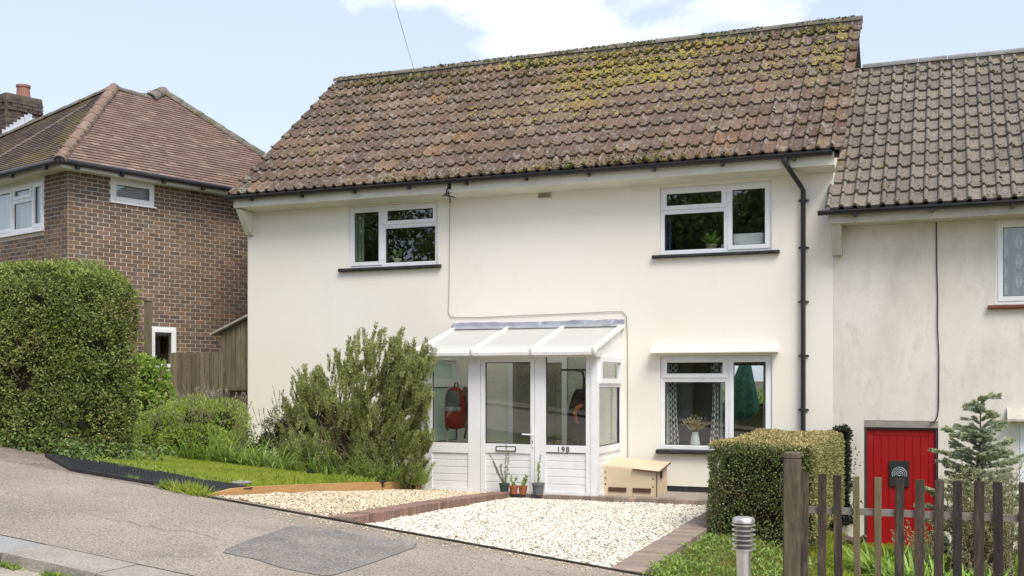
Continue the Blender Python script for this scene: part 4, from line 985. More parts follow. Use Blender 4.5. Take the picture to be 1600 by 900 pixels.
# ------------------------------------------------ plywood storage box
BX0, BX1, BY0, BY1 = -4.80, -3.985, -0.90, -0.24
BOX = thing('storage_box', 'pale plywood storage box with a sloping lid beside the porch', 'box', ((BX0+BX1)/2, (BY0+BY1)/2, 0.014))
mb = MB(); mb.prism([(BX0, BY0, 0.014), (BX0, BY0, 0.445), (BX0, BY1, 0.53), (BX0, BY1, 0.014)], (BX1-BX0, 0, 0)); mb.v = [(x, y, z - (x-BX0)*0.075 if z > 0.1 else z) for x, y, z in mb.v]
mb.build('box_body', PLY, BOX)
def lidz(x, y): return 0.445 + (y-BY0)/(BY1-BY0)*0.085 - (x-BX0)*0.075
def lid(x0, x1, y0, y1, t, up, mat, name):
    m = MB(); m.v = [(x, y, lidz(x, y)+up+dz) for dz in (0, t) for x, y in ((x0, y0), (x1, y0), (x1, y1), (x0, y1))]
    m.f = [(0,3,2,1),(4,5,6,7),(0,1,5,4),(1,2,6,5),(2,3,7,6),(3,0,4,7)]; return m.build(name, mat, BOX)
lid(BX0-0.005, BX0+0.46, BY0+0.02, BY1, 0.014, 0.001, PLY, 'lid')
l2 = lid(BX0+0.462, BX1+0.05, BY0-0.03, BY1, 0.016, 0.001, PLY, 'lid')
MB().bar((BX0+0.462, BY0-0.036, lidz(BX0+.462, BY0-.03)+0.008), (BX1+0.05, BY0-0.036, lidz(BX1+.05, BY0-.03)+0.008), 0.012, 0.02).build('lid_edge', DARKWOOD, l2)
MB().bar((BX1+0.054, BY0-0.03, lidz(BX1+.05, BY0-.03)+0.008), (BX1+0.054, BY1, lidz(BX1+.05, BY1)+0.008), 0.012, 0.02).build('lid_edge', DARKWOOD, l2)
MB().box(BX1-0.004, BY0-0.006, 0.02, BX1+0.008, BY0+0.002, 0.37).build('corner_edge', DARKWOOD, BOX)
for u in (0.10, 0.56): MB().box(BX0+u*(BX1-BX0), BY0-0.016, 0.075, BX0+(u+0.34)*(BX1-BX0), BY0-0.001, 0.135).build('handle_batten', DARKWOOD, BOX)
for u, z in ((0.04, .36), (0.04, .27), (0.04, .18), (0.94, .28), (0.94, .16)): MB().lathe((BX0+u*(BX1-BX0), BY0-0.002, z), [(0.009, -0.009), (0.009, 0.009)], 8).build('screw', DARKWOOD, BOX)
MB().box(BX1+0.001, BY0+0.22, 0.27, BX1+0.03, BY0+0.29, 0.38).build('latch', BLACKP, BOX)
MB().box(BX1+0.0005, BY0+0.05, 0.2, BX1+0.004, BY0+0.11, 0.28).build('sticker', plain('grey_sticker', (0.42, 0.42, 0.41)), BOX)
MB().box(BX0-0.02, BY0+0.02, 0.36, BX0-0.001, BY0+0.07, 0.44).build('hinge', BLACKP, BOX)

# ------------------------------------------------ parasol and garden seen through the back of the house
q = atY(1166, 640, 8.0)
PA = thing('parasol', 'closed green parasol in the back garden seen through the lower window', 'parasol', (q[0], q[1], zterrain(q[0], 8)))
mb = MB(); n = 40; prof = [(0.03, 2.35), (0.10, 2.2), (0.22, 1.7), (0.34, 1.25), (0.36, 1.02), (0.26, 0.92), (0.05, 0.9)]
for r_, z in prof:
    for k in range(n):
        t = 2*math.pi*k/n; f = 1 + 0.16*math.sin(8*t)*min(1, r_*4)
        mb.v.append((q[0] + r_*f*math.cos(t) + (2.35-z)*-0.10, q[1] + r_*f*math.sin(t), z + 0.05*math.sin(8*t)*(z < 1.1)))
mb.f = [(i*n+k, i*n+(k+1) % n, (i+1)*n+(k+1) % n, (i+1)*n+k) for i in range(len(prof)-1) for k in range(n)]
mb.build('canopy', plain('green_canvas', (0.045, 0.17, 0.11), 0.75), PA, smooth=True)
MB().tube([(q[0], q[1], 2.4), (q[0]-0.13, q[1], 0.9), (q[0]-0.15, q[1], zterrain(q[0], 8))], 0.025, 8).build('pole', BLACKP, PA)

# ------------------------------------------------ plants and vases standing in the windows, curtains
def curtain(x0, x1, z0, z1, y, mat, label, waves=6, amp=0.03, gather=0.0, side=0):
    mb = MB(); n, m = 14, waves*8
    for i in range(n+1):
        v = i/n
        for j in range(m+1):
            u = j/m; sq = 1 - gather*math.sin(math.pi*min(1, v*1.1))
            x = x0 + (x1-x0)*u*sq if side == 0 else x1 - (x1-x0)*(1-u)*sq
            mb.v.append((x, y + amp*math.sin(2*math.pi*waves*u), lerp(z1, z0, v)))
    mb.f = [(i*(m+1)+j, i*(m+1)+j+1, (i+1)*(m+1)+j+1, (i+1)*(m+1)+j) for i in range(n) for j in range(m)]
    o = mb.build('curtain', mat, smooth=True); s_ = o.modifiers.new('thick', 'SOLIDIFY'); s_.thickness = 0.004
    return tag(o, label, 'curtain', 'curtains hanging inside the cream house')
CGREEN = plain('green_curtain', (0.30, 0.34, 0.24), 0.9); CLIL = plain('lilac_curtain', (0.42, 0.41, 0.47), 0.9); CBLUE = plain('blue_curtain', (0.04, 0.06, 0.13), 0.9)
def checker(name):
    m = bpy.data.materials.new(name); m.use_nodes = True; t = m.node_tree; b = t.nodes['Principled BSDF']; g = nd(t, 'ShaderNodeNewGeometry')
    c = nd(t, 'ShaderNodeTexChecker'); c.inputs['Scale'].default_value = 22; c.inputs['Color1'].default_value = (0.70, 0.70, 0.66, 1); c.inputs['Color2'].default_value = (0.12, 0.12, 0.12, 1)
    t.links.new(g.outputs['Position'], c.inputs['Vector']); t.links.new(c.outputs[0], b.inputs['Base Color']); b.inputs['Roughness'].default_value = 0.9; return m
CPAT = checker('patterned_curtain')
CLIN = plain('white_lining', (0.68, 0.68, 0.64), 0.9)
curtain(UL[0]-0.02, UL[0]+0.20, 3.72, 4.8, 0.20, CGREEN, 'pale green curtain at the left edge of the upper left window', 3)
curtain(UL[0]+0.50, UL[0]+0.63, 3.72, 4.8, 0.20, CLIL, 'narrow lilac curtain beside the mullion of the upper left window', 2, gather=0.3, side=1)
curtain(UR[0]-0.02, UR[0]+0.13, 3.72, 4.8, 0.20, CBLUE, 'dark blue curtain at the left edge of the upper right window', 2)
curtain(LR[0]+0.10, LR[0]+0.25, 0.68, 2.2, 0.20, CPAT, 'black and white patterned curtain at the left of the lower window', 3, gather=0.25)
curtain(X_(1106), X_(1120), 0.68, 2.2, 0.20, CPAT, 'black and white patterned curtain near the middle of the lower window', 2, gather=0.3, side=1)
curtain(LR[0]+0.045, LR[0]+0.10, 0.68, 2.2, 0.20, CLIN, 'white curtain lining beside the left patterned curtain of the lower window', 2, amp=0.012)
curtain(X_(1190), X_(1199), 0.68, 2.2, 0.20, plain('cream_lace', (0.5, 0.5, 0.36), 0.9), 'narrow cream lace curtain at the right of the lower window', 3, amp=0.015)
for wx0, wx1, wz in ((UL[0], UL[1], UL[2]), (UR[0], UR[1], UR[2]), (LR[0], LR[1], LR[2])):
    MB().box(wx0+0.004, 0.107, wz+0.001, wx1-0.004, 0.30, wz+0.06).build('inner_sill', UPVC, H)
def potted(name, c, pr, ph, potm, label, leafm, nl, L, Wd, spread, up=0.8, base_pot=True):
    t = thing(name, label, 'plant', c)
    MB().lathe(c, [(pr*0.72, 0), (pr*0.95, ph*0.8), (pr*1.08, ph*0.8), (pr*1.08, ph), (pr*0.95, ph), (pr*0.9, ph*0.88)], 18).build('pot', potm, t, smooth=True)
    n = nl; a = rng.uniform(0, 6.28, n); el = rng.uniform(0.2, 1.2, n)
    Dv = np.stack([np.cos(a)*np.cos(el), np.sin(a)*np.cos(el), np.sin(el)*up + 0.2], -1); Dv = nrm(Dv)
    C = np.array([c[0], c[1], c[2]+ph*0.9])[None] + Dv*rng.uniform(0, spread, (n, 1))
    V = leafV(C, Dv, nrm(runit(n)*0.4 + np.array([0, 0, 1])), rng.uniform(0.7, 1.1, n)*L, rng.uniform(0.8, 1.2, n)*Wd)
    np_mesh('foliage', V, QUAD, leafm, t); return t
GREENL = LEAF('house_plant_leaf', [(0.06, 0.13, 0.025), (0.11, 0.20, 0.04), (0.16, 0.26, 0.06)])
q = atY(621, 408, 0.19); potted('pot_plant', (q[0], 0.19, UL[2]+0.061), 0.075, 0.09, plain('cream_pot', (0.62, 0.58, 0.42)), 'small plant in a cream pot in the upper left window', GREENL, 40, 0.13, 0.03, 0.12)
q = atY(1112, 390, 0.20); potted('pot_plant', (q[0], 0.20, UR[2]+0.061), 0.09, 0.09, plain('beige_pot', (0.34, 0.28, 0.19)), 'leafy green plant in a beige pot in the upper right window', GREENL, 34, 0.22, 0.055, 0.08)
q = atY(1086, 697, 0.20)
vs = thing('jug', 'white jug of dried flowers in the lower window', 'jug', (q[0], 0.20, LR[2]+0.061))
MB().lathe((q[0], 0.20, LR[2]+0.061), [(0.075, 0), (0.08, 0.03), (0.06, 0.13), (0.05, 0.18), (0.055, 0.205), (0.04, 0.20)], 18).build('jug_body', plain('white_enamel', (0.8, 0.8, 0.78), 0.3), vs, smooth=True)
n = 160; a = rng.uniform(0, 6.28, n); el = rng.uniform(0.5, 1.5, n); Dv = np.stack([np.cos(a)*np.cos(el), np.sin(a)*np.cos(el), np.sin(el)], -1)
C = np.array([q[0], 0.20, LR[2]+0.25])[None] + Dv*rng.uniform(0.05, 0.26, (n, 1)); V = leafV(C, nrm(Dv+0.4*runit(n)), runit(n), np.full(n, 0.06), np.full(n, 0.02))
np_mesh('dried_flowers', V, QUAD, LEAF('dried_flower', [(0.30, 0.22, 0.10), (0.42, 0.33, 0.17), (0.36, 0.24, 0.12)]), vs)
mb = MB(); q0, q1 = X_(1144), X_(1193); mb.box(q0, 0.15, UR[2]+0.061, q1-0.02, 0.20, UR[2]+0.29)  # white slab set here in place of a bright reflection in the pane
tag(mb.build('reflection_slab', plain('reflection_white', (0.82, 0.82, 0.82), 0.5)), 'white slab standing in for a bright reflection in the upper right window', 'board')
mb = MB(); q0 = X_(1127); super_e(mb, (q0, 0.18, UR[2]+0.106), (0.03, 0.03, 0.045), 0.7, 0.9, 8, 12); mb.tube([(q0, .18, UR[2]+.13), (q0+.03, .17, UR[2]+.15), (q0+.045, .17, UR[2]+.11)], 0.008, 6)
tag(mb.build('ornament', plain('white_china', (0.75, 0.74, 0.72), 0.3), smooth=True), 'small white ornament beside the plant in the upper right window', 'ornament')

# ------------------------------------------------ pots on the brick edging before the porch
def pot(c, r, h, mat, t):
    return MB().lathe(c, [(r*0.74, 0), (r*0.94, h*0.82), (r*1.06, h*0.82), (r*1.06, h), (r*0.95, h), (r*0.9, h*0.9)], 18).build('pot', mat, t, smooth=True)
def shoot(P0, P1, P2, n, L, Wd):
    """needles along a bent stem"""
    u = rng.random(n)[:, None]; P0, P1, P2 = map(np.array, (P0, P1, P2))
    C = (1-u)**2*P0 + 2*u*(1-u)*P1 + u**2*P2; T = nrm(2*(1-u)*(P1-P0) + 2*u*(P2-P1))
    rv = runit(n); side = nrm(rv - T*(rv*T).sum(1, keepdims=True)); Dv = nrm(side + T*0.9)
    return leafV(C, Dv, nrm(np.cross(Dv, T)), rng.uniform(0.7, 1.1, n)*L, rng.uniform(0.8, 1.2, n)*Wd)
TERRA = plain('terracotta_plastic', (0.40, 0.125, 0.06), 0.55); GREYP = plain('grey_plastic', (0.155, 0.16, 0.175), 0.5); GREENP = plain('dark_green_plastic', (0.06, 0.085, 0.065), 0.5)
STEM = plain('green_stem', (0.14, 0.15, 0.06), 0.8); ROSEL = LEAF('rosemary_leaf', [(0.075, 0.092, 0.042), (0.12, 0.14, 0.062), (0.165, 0.185, 0.078), (0.20, 0.215, 0.10)], trans=0.15)
SEEDL = LEAF('seedling_leaf', [(0.15, 0.24, 0.05), (0.22, 0.33, 0.08), (0.28, 0.38, 0.10)])
def pp(px, py, Y=-1.42): return np.array(atY(px, py, Y))
zb = 0.034
def potthing(px, r, h, mat, label, stems, leafm, n, L, Wd, Y=-1.40):
    b = pp(px, 770, Y); t = thing('pot_plant', label, 'plant', (b[0], Y, zb)); pot((b[0], Y, zb), r, h, mat, t)
    mb = MB(); V = []
    for (x0, y0, x1, y1, x2, y2) in stems:
        A, B, C_ = pp(x0, y0, Y), pp(x1, y1, Y+0.02), pp(x2, y2, Y-0.02); A = np.array([b[0] + (A[0]-b[0]), Y, zb+h*0.85])
        mb.tube([A, (A+2*B+C_)/4, C_], [0.006, 0.005, 0.002], 5); V.append(shoot(A, B, C_, n, L, Wd))
    mb.build('stem', STEM, t); np_mesh('foliage', np.concatenate(V), QUAD, leafm, t); return t
potthing(788, 0.078, 0.155, GREENP, 'dark green pot with a young rosemary before the porch door', [(788, 752, 778, 735, 766, 711), (789, 752, 790, 725, 791, 690), (788, 750, 782, 738, 783, 726), (789, 752, 795, 730, 794, 705), (787, 750, 775, 735, 771, 722)], ROSEL, 110, 0.035, 0.007, -1.44)
potthing(802.5, 0.068, 0.125, TERRA, 'terracotta pot with a low seedling, left of the two by the porch door', [(802, 757, 799, 748, 797, 741), (803, 757, 804, 750, 807, 746)], SEEDL, 22, 0.05, 0.022, -1.46)
potthing(817, 0.068, 0.125, TERRA, 'terracotta pot with a taller seedling, right of the two by the porch door', [(816, 757, 818, 749, 822, 742), (818, 757, 819, 750, 826, 744)], SEEDL, 22, 0.055, 0.024, -1.44)
potthing(841, 0.095, 0.175, GREYP, 'grey pot with one tall thin stem before the porch door', [(841, 752, 841, 735, 844, 710), (841, 752, 841.5, 740, 842, 725)], SEEDL, 34, 0.045, 0.02, -1.42)

# ================================================================== the neighbour house on the right
RX0, RX1 = XR + 0.002, 6.4
N = thing('neighbour_house', 'weathered cream rendered house with a grey tiled roof and red door', 'house', (2.4, 3.2, -0.7))
RDOOR = (-1.124, -0.118, -0.68, 1.155); RW = (0.62, 2.05, 2.80, 3.965); RW2 = (0.90, 2.3, -0.15, 1.16)
holed_wall(RX0, RX1, -1.0, 4.10, [RDOOR, RW, RW2], 0.004, 0.26).build('wall', RENDER_OLD, N)
mb = MB(); mb.prism([(RX1-0.26, 0.26, -1.0), (RX1-0.26, 6.46, -1.0), (RX1-0.26, 6.46, 4.1), (RX1-0.26, YR, 7.1), (RX1-0.26, 0.26, 4.1)], (0.26, 0, 0)); mb.build('wall', RENDER_OLD, N)
MB().box(RX0, 6.2, -1.0, RX1-0.26, 6.46, 4.1).build('wall', RENDER_OLD, N)
MB().box(RX0, 0.27, 4.03, RX1-0.26, 6.2, 4.09).build('ceiling', ROOMW, N)
room(N, 0.2, 3.0, 0.262, 4.0, 1.75, 4.0, ROOMD); room(N, 0.2, 3.0, 0.262, 4.0, -0.7, 1.65, ROOMD)
ZE2 = 4.165
rm = MB(); xa = RX0 - 0.02
rm.prism([(xa, YE+0.10, ZE2-0.03), (xa, YR, ZE2+3.70*math.tan(PITCH)-0.06), (xa, 2*YR-YE-0.1, ZE2-0.03), (xa, 2*YR-YE-0.1, ZE2-0.09), (xa, YR, ZE2+3.70*math.tan(PITCH)-0.13), (xa, YE+0.10, ZE2-0.09)], (RX1-xa+0.05, 0, 0))
roof2 = rm.build('roof', plain('neighbour_roof_felt', (0.09, 0.075, 0.06)), N)
def moss2(u, v): return 0.12 + 0.5 * (v > 0.85) * max(0, vnoise(np.array([[u*20, v*5, 1.3]]))[0] - 0.3) * 2
TW = 0.374; nc = 13
tile_roof(roof2, RX0-0.075, RX0-0.075 + TW*nc, YE, ZE2, PITCH, SLOPE, nc, 13, TILE2, moss2, 900)
x_end = RX0 - 0.075 + TW*nc
bm_ = MB()
for r in range(13):
    s0 = r*SLOPE/13
    bm_.obox(((x_end+RX1)/2+0.03, YE + (s0+0.19)*math.cos(PITCH), ZE2 + (s0+0.19)*math.sin(PITCH)+0.02), ((RX1-x_end)/2, 0, 0), (0, 0.2*math.cos(PITCH), 0.2*math.sin(PITCH)-0.01), (0, -0.012*math.sin(PITCH), 0.012*math.cos(PITCH)))
    bm_.obox(((RX0+RX1)/2, 2*YR-YE - (s0+0.19)*math.cos(PITCH), ZE2 + (s0+0.19)*math.sin(PITCH)+0.02), ((RX1-RX0)/2, 0, 0), (0, 0.2*math.cos(PITCH), -0.2*math.sin(PITCH)), (0, 0.012*math.sin(PITCH), 0.012*math.cos(PITCH)))
bm_.build('rear_tile_courses', TILE2, roof2)
RIDGE2 = M('grey_ridge_tile', (0.19, 0.185, 0.18), (0.24, 0.23, 0.215), scale=4, rough=0.9, stains=((6, 0.54, 0.66, (0.13, 0.125, 0.08), 0.6),), fine=0.2, fscale=40)
ridge(roof2, XR+0.195, RX1, YR, ZE2+3.70*math.tan(PITCH)+0.012, 0.11, 0.46, RIDGE2, MORTAR_RIDGE)
OLDP = M('grey_cream_paint', (0.56, 0.53, 0.44), (0.46, 0.44, 0.36), scale=3, rough=0.7, stains=((6, 0.55, 0.72, (0.30, 0.29, 0.22), 0.6),))
MB().box(RX0-0.03, -0.385, 3.985, RX1, -0.36, ZE2-0.02).build('fascia', OLDP, N)
mb = MB(); mb.prism([(RX0+0.14, -0.36, 3.985), (RX0+0.14, -0.002, 3.985), (RX0+0.14, -0.002, 4.0), (RX0+0.14, -0.36, 4.0)], (RX1-RX0-0.14, 0, 0)); mb.build('soffit', OLDP, N)
mb = MB(); mb.prism([(RX0, -0.0, 3.56), (RX0, -0.14, 3.56), (RX0, -0.36, 4.0), (RX0, -0.36, 4.06), (RX0, -0.0, 4.06)], (0.135, 0, 0)); mb.build('corbel', OLDP, N)
gutter(N, RX0-0.16, RX1, -0.46, ZE2-0.01, 0.058)
# red plank door
b = RDOOR
mb = MB(); mb.box(b[0], 0.006, 1.055, b[1], 0.10, b[3]); mb.build('lintel', LINTEL, N)
mb = MB(); fw_ = 0.035
mb.box(b[0]+.001, 0.02, b[2], b[0]+fw_, 0.11, 1.054); mb.box(b[1]-fw_, 0.02, b[2], b[1]-.001, 0.11, 1.054); mb.box(b[0]+fw_, 0.02, 1.028, b[1]-fw_, 0.11, 1.054)
mb.build('door_frame', plain('dark_door_frame', (0.07, 0.05, 0.045), 0.7), N)
dk = MB().box(b[0]+fw_, 0.075, b[2], b[1]-fw_, 0.10, 1.027).build('door', REDPAINT, N)
n = 9; x0, x1 = b[0]+fw_+0.002, b[1]-fw_-0.002; wv = (x1-x0-0.18)/7
edges = [x0, x0+0.09] + [x0+0.09+wv*k for k in range(1, 7)] + [x1-0.09, x1]
for i, (a, c) in enumerate(zip(edges[:-1], edges[1:])):
    top = 1.025 if i in (0, 8) else 0.935
    MB().box(a+0.0025, 0.050 if i in (0, 8) else 0.056, b[2]+0.01, c-0.0025, 0.0748, top).build('plank', REDPAINT, dk)
MB().box(x0+0.0925, 0.051, 0.938, x1-0.0925, 0.0748, 1.025).build('plank', REDPAINT, dk)
gx0, gx1, gz0, gz1 = -0.775, -0.505, 0.205, 0.575
vp = MB(); vp.box(gx0, 0.030, gz0, gx1, 0.0555, gz1); vpo = vp.build('vent_plate', plain('dark_vent', (0.035, 0.04, 0.036), 0.45), dk)
VW = plain('pale_vent_ring', (0.42, 0.47, 0.50), 0.4)
cx_, cz_ = (gx0+gx1)/2, gz0 + 0.175
for k, r_ in enumerate((0.022, 0.047, 0.073, 0.099)):
    a0 = 0 if k == 0 else -0.35
    pts = [(cx_ + r_*math.cos(t), 0.026, cz_ + r_*math.sin(t)) for t in lin(a0, (2*math.pi if k == 0 else math.pi - a0), 20)]
    MB().tube(pts, 0.0065, 6).build('vent_ring', VW, vpo, smooth=True)
# window with lace
w4 = window(N, RW[0]+.003, RW[1]-.003, RW[2]+.003, RW[3]-.003, 0.03, [(1.34, RW[2]+.05, RW[3]-.05)], [], [(RW[0]+.05, 1.31, RW[2]+.05, RW[3]-.05, True), (1.37, RW[1]-.05, RW[2]+.05, RW[3]-.05, True)])
sill(w4, RW[0]-0.09, RW[1]+0.09, RW[2]-0.075, RW[2]-0.012, -0.07, 0.034, REDSILL)
w5 = window(N, RW2[0]+.003, RW2[1]-.003, RW2[2]+.003, RW2[3]-.003, 0.03, [(1.6, RW2[2]+.05, RW2[3]-.05)], [], [(RW2[0]+.05, 1.57, RW2[2]+.05, RW2[3]-.05, True), (1.63, RW2[1]-.05, RW2[2]+.05, RW2[3]-.05, True)])
mb = MB(); mb.prism([(RW2[0]-0.13, 0.01, 1.17), (RW2[0]-0.13, -0.20, 1.17), (RW2[0]-0.13, -0.20, 1.20), (RW2[0]-0.13, 0.01, 1.36)], (1.7, 0, 0)); mb.build('window_hood', OLDP, N)
# lace curtain with fern leaves: thin net with embroidered leaf motifs
NETM = bpy.data.materials.new('net_cloth'); NETM.use_nodes = True; t = NETM.node_tree
tr = nd(t, 'ShaderNodeBsdfTransparent'); df = nd(t, 'ShaderNodeBsdfDiffuse'); df.inputs['Color'].default_value = (0.55, 0.58, 0.58, 1); mx = nd(t, 'ShaderNodeMixShader'); mx.inputs[0].default_value = 0.5
t.links.new(tr.outputs[0], mx.inputs[1]); t.links.new(df.outputs[0], mx.inputs[2]); t.links.new(mx.outputs[0], t.nodes['Material Output'].inputs['Surface'])
lc = thing('lace_curtain', 'white lace curtain with fern leaf pattern in the right upper window', 'curtain', (1.3, 0.2, 2.86))
mb = MB(); m = 60
for i in range(m+1):
    x = lerp(0.64, 2.0, i/m); mb.v += [(x, 0.17+0.012*math.sin(i*1.1), 2.84), (x, 0.17+0.012*math.sin(i*1.1), 3.94)]
mb.f = [(2*i, 2*i+2, 2*i+3, 2*i+1) for i in range(m)]; mb.build('net', NETM, lc)
V = []
for ix in range(7):
    for iz in range(4):
        cx0 = 0.74 + ix*0.19; cz0 = 2.90 + iz*0.27 + (0.13 if ix % 2 else 0)
        for k in range(8):
            for s_ in (-1, 1):
                a = np.array([cx0, 0.145, cz0 + k*0.026]); dv = np.array([s_*0.8, 0, 0.7]); V.append((a, dv, 0.075*(1-abs(k-2.5)/8)))
A = np.array([q[0] for q in V]); Dv = nrm(np.array([q[1] for q in V])); L_ = np.array([q[2] for q in V])
np_mesh('leaf_motif', leafV(A, Dv, np.tile([0, -1.0, 0], (len(V), 1)), L_, L_*0.28), QUAD, plain('lace_white', (0.7, 0.72, 0.7), 0.9), lc)
cable('wall_cable', [(-0.144, -0.01, 3.98), (-0.140, -0.014, 3.4), (-0.125, -0.012, 2.9), (-0.128, -0.016, 2.5), (-0.110, -0.014, 2.1), (-0.112, -0.012, 1.6), (-0.115, -0.014, 1.32), (-0.13, -0.014, 1.22), (-0.17, -0.014, 1.135), (-0.23, -0.016, 1.125)], 0.008, CABLEB, 'black cable running down the weathered wall to the red door')

# ================================================================== the brick house on the left
ROT = R(16.7); SDV = Vector((math.sin(ROT), math.cos(ROT))); INV = Vector((-math.cos(ROT), math.sin(ROT))); BC = Vector((-14.1, -2.0))
def PB(a, b, z): return Vector((BC.x + a*SDV.x + b*INV.x, BC.y + a*SDV.y + b*INV.y, z))
XSIDE = Matrix.Translation((BC.x, BC.y, 0)) @ Matrix.Rotation(R(90) - ROT, 4, 'Z')      # x along the side wall, y inwards
XFRONT = Matrix.Translation((BC.x, BC.y, 0)) @ Matrix.Rotation(-ROT, 4, 'Z')            # x towards the corner (negative = left), y inwards
BH = thing('brick_house', 'brown brick house with a hipped red tiled roof', 'house', tuple(PB(3, 4, 0.6)))
ZB0, ZB1 = 0.5, 5.45; LA, LB = 6.1, 9.0
SW = (0.81, 1.69, 4.94, 5.36); SW2 = (1.60, 2.16, 1.95, 2.74); FW = (-3.9, -0.80, 4.44, 5.30)
MB.XF = XSIDE
holed_wall(0.0, LA, ZB0, ZB1, [SW, SW2], -0.0005, 0.25).build('wall', BRICKMORTAR, BH)
w = window(BH, SW[0], SW[1], SW[2]-0.0, SW[3], 0.0, [], [], [(SW[0]+.05, SW[1]-.05, SW[2]+.05, SW[3]-.05, True)])
MB().box(SW[0]-0.01, -0.03, SW[2]-0.02, SW[1]+0.03, 0.01, SW[2]+0.005).build('sill', UPVC, w)
for i in range(16):
    z = SW[2]+.11 + i*0.0135
    MB().box(SW[0]+.08, 0.06, z, SW[1]-.08, 0.075, z+0.010).build('blind_slat', plain('blind', (0.50, 0.52, 0.53)) if i == 0 else bpy.data.materials['blind'], w)
MB().box(SW[0]+.06, 0.09, SW[2]+.06, SW[1]-.06, 0.1, SW[3]-.06).build('blind_backing', plain('blind_back', (0.35, 0.37, 0.38)), w)
w = window(BH, SW2[0], SW2[1], SW2[2], SW2[3], 0.0, [], [], [(SW2[0]+.05, SW2[1]-.05, SW2[2]+.05, SW2[3]-.05, True)])
room(BH, 0.3, 4.0, 0.252, 3.0, 1.6, 3.0, ROOMD)
MB.XF = XFRONT
holed_wall(-LB, -0.002, ZB0, ZB1, [FW], -0.0005, 0.25).build('wall', BRICKMORTAR, BH)
x0, x1, z0, z1 = FW; f1, f2 = -1.20, -1.92
w = window(BH, x0, x1, z0, z1, 0.0, [(f1, z0+.05, z1-.05), (f2, z0+.05, z1-.05)], [(5.02, f2+.03, f1-.03)],
           [(f1+.03, x1-.05, z0+.05, z1-.05, True), (f2+.03, f1-.03, 5.05, z1-.05, True), (f2+.03, f1-.03, z0+.05, 4.99, False), (x0+.05, f2-.03, z0+.05, z1-.05, True)])
MB().box(x0-0.02, -0.05, z0-0.05, x1+0.02, 0.02, z0+0.002).build('sill', UPVC, w)
room(BH, -5, -0.3, 0.252, 3.0, 3.6, 5.35, ROOMD)
MB().box(x0-0.02, -0.004, z1, x1+0.02, 0.05, ZB1).build('window_head', UPVC_DIRTY, BH)
NETW = NETM.copy(); NETW.name = 'white_net'; [setattr(n_.inputs[0], 'default_value', 0.85) for n_ in NETW.node_tree.nodes if n_.type == 'MIX_SHADER']; [setattr(n_.inputs[0], 'default_value', (0.75, 0.78, 0.76, 1)) for n_ in NETW.node_tree.nodes if n_.type == 'BSDF_DIFFUSE']
net = MB(); m = 80
for i in range(m+1):
    x = lerp(x0+.06, x1-.06, i/m); y = 0.12 + 0.03*math.sin(i*0.9); net.v += [(x, y, z0+.04), (x, y, z1-.04)]
net.f = [(2*i, 2*i+2, 2*i+3, 2*i+1) for i in range(m)]
no_ = net.build('net_curtain', NETW, smooth=True); tag(no_, 'pale net curtain inside the brick house front window', 'curtain')
MB.XF = None
MB().box(0, 0, 0, 0.1, 0.1, 0.1)
mb = MB(); c = [PB(LA-.25, .25, ZB0), PB(LA, .25, ZB0), PB(LA, LB, ZB0), PB(LA-.25, LB, ZB0)]; mb.prism(c, (0, 0, ZB1-ZB0)); mb.build('wall', BRICKMORTAR, BH)
mb = MB(); c = [PB(.25, LB-.25, ZB0), PB(LA-.25, LB-.25, ZB0), PB(LA-.25, LB, ZB0), PB(.25, LB, ZB0)]; mb.prism(c, (0, 0, ZB1-ZB0)); mb.build('wall', BRICKMORTAR, BH)
# every brick: the 300 nearest in view as parts, the others joined
bricks = []
row = 0; z = 1.55
while z < ZB1 - 0.03:
    off = 0.1125 if row % 2 else 0.0
    a = off if row % 2 else 0.0
    for wall in (0, 1):
        a = 0.0; first = True
        while a < (5.2 if wall == 0 else 5.0):
            L = 0.1025 if (first and ((row + wall) % 2)) else 0.215
            u0, u1 = a + 0.003, a + L; a += L + 0.010; first = False
            um = (u0+u1)/2; zc = z + 0.0325
            holes = [SW, SW2] if wall == 0 else [(-FW[1], -FW[0], FW[2]-0.05, ZB1)]
            skip = False
            for h in holes:
                if u1 > h[0]-0.004 and u0 < h[1]+0.004 and zc+0.0325 > h[2] and zc-0.0325 < h[3]+(0.04 if h is SW else 0.0):
                    if u0 < h[0]-0.05: u1 = h[0]-0.005; um = (u0+u1)/2; L = u1-u0
                    elif u1 > h[1]+0.05: u0 = h[1]+0.005; um = (u0+u1)/2; L = u1-u0
                    else: skip = True
            if skip or u1 - u0 < 0.02: continue
            P_ = PB(um, 0.045, zc) if wall == 0 else PB(0.045, um, zc)
            bricks.append((wall, P_, u1-u0, zc))
    z += 0.075; row += 1
def bvis(b):
    px, py, dep = proj(*b[1])
    if b[0] == 0: ok = 100 < px < 386 and py > 250 and (py < 415 + max(0, px-150)*0.5) and not (px > 255 and py > 548) and (py < 548)
    else: ok = 0 <= px <= 106 and py < 412
    return dep if ok else 1e6 + dep
bricks.sort(key=bvis)
BASEB = np.array([(-1,-1,-1),(1,-1,-1),(1,1,-1),(-1,1,-1),(-1,-1,1),(1,-1,1),(1,1,1),(-1,1,1)], float)
BOXF = [[0,3,2,1],[4,5,6,7],[0,1,5,4],[1,2,6,5],[2,3,7,6],[3,0,4,7]]
bmes = {}
def get_brick_me(L):
    k = round(L, 2)
    if k not in bmes:
        me = bpy.data.meshes.new('brick'); me.from_pydata([tuple(v * np.array([k/2-0.001, 0.05, 0.0315])) for v in BASEB], [], [tuple(f) for f in BOXF]); me.materials.append(BRICK); bmes[k] = me
    return bmes[k]
wallparts = [o for o in BH.children if o.name.startswith('wall')]
yaws = (R(90)-ROT, -ROT)
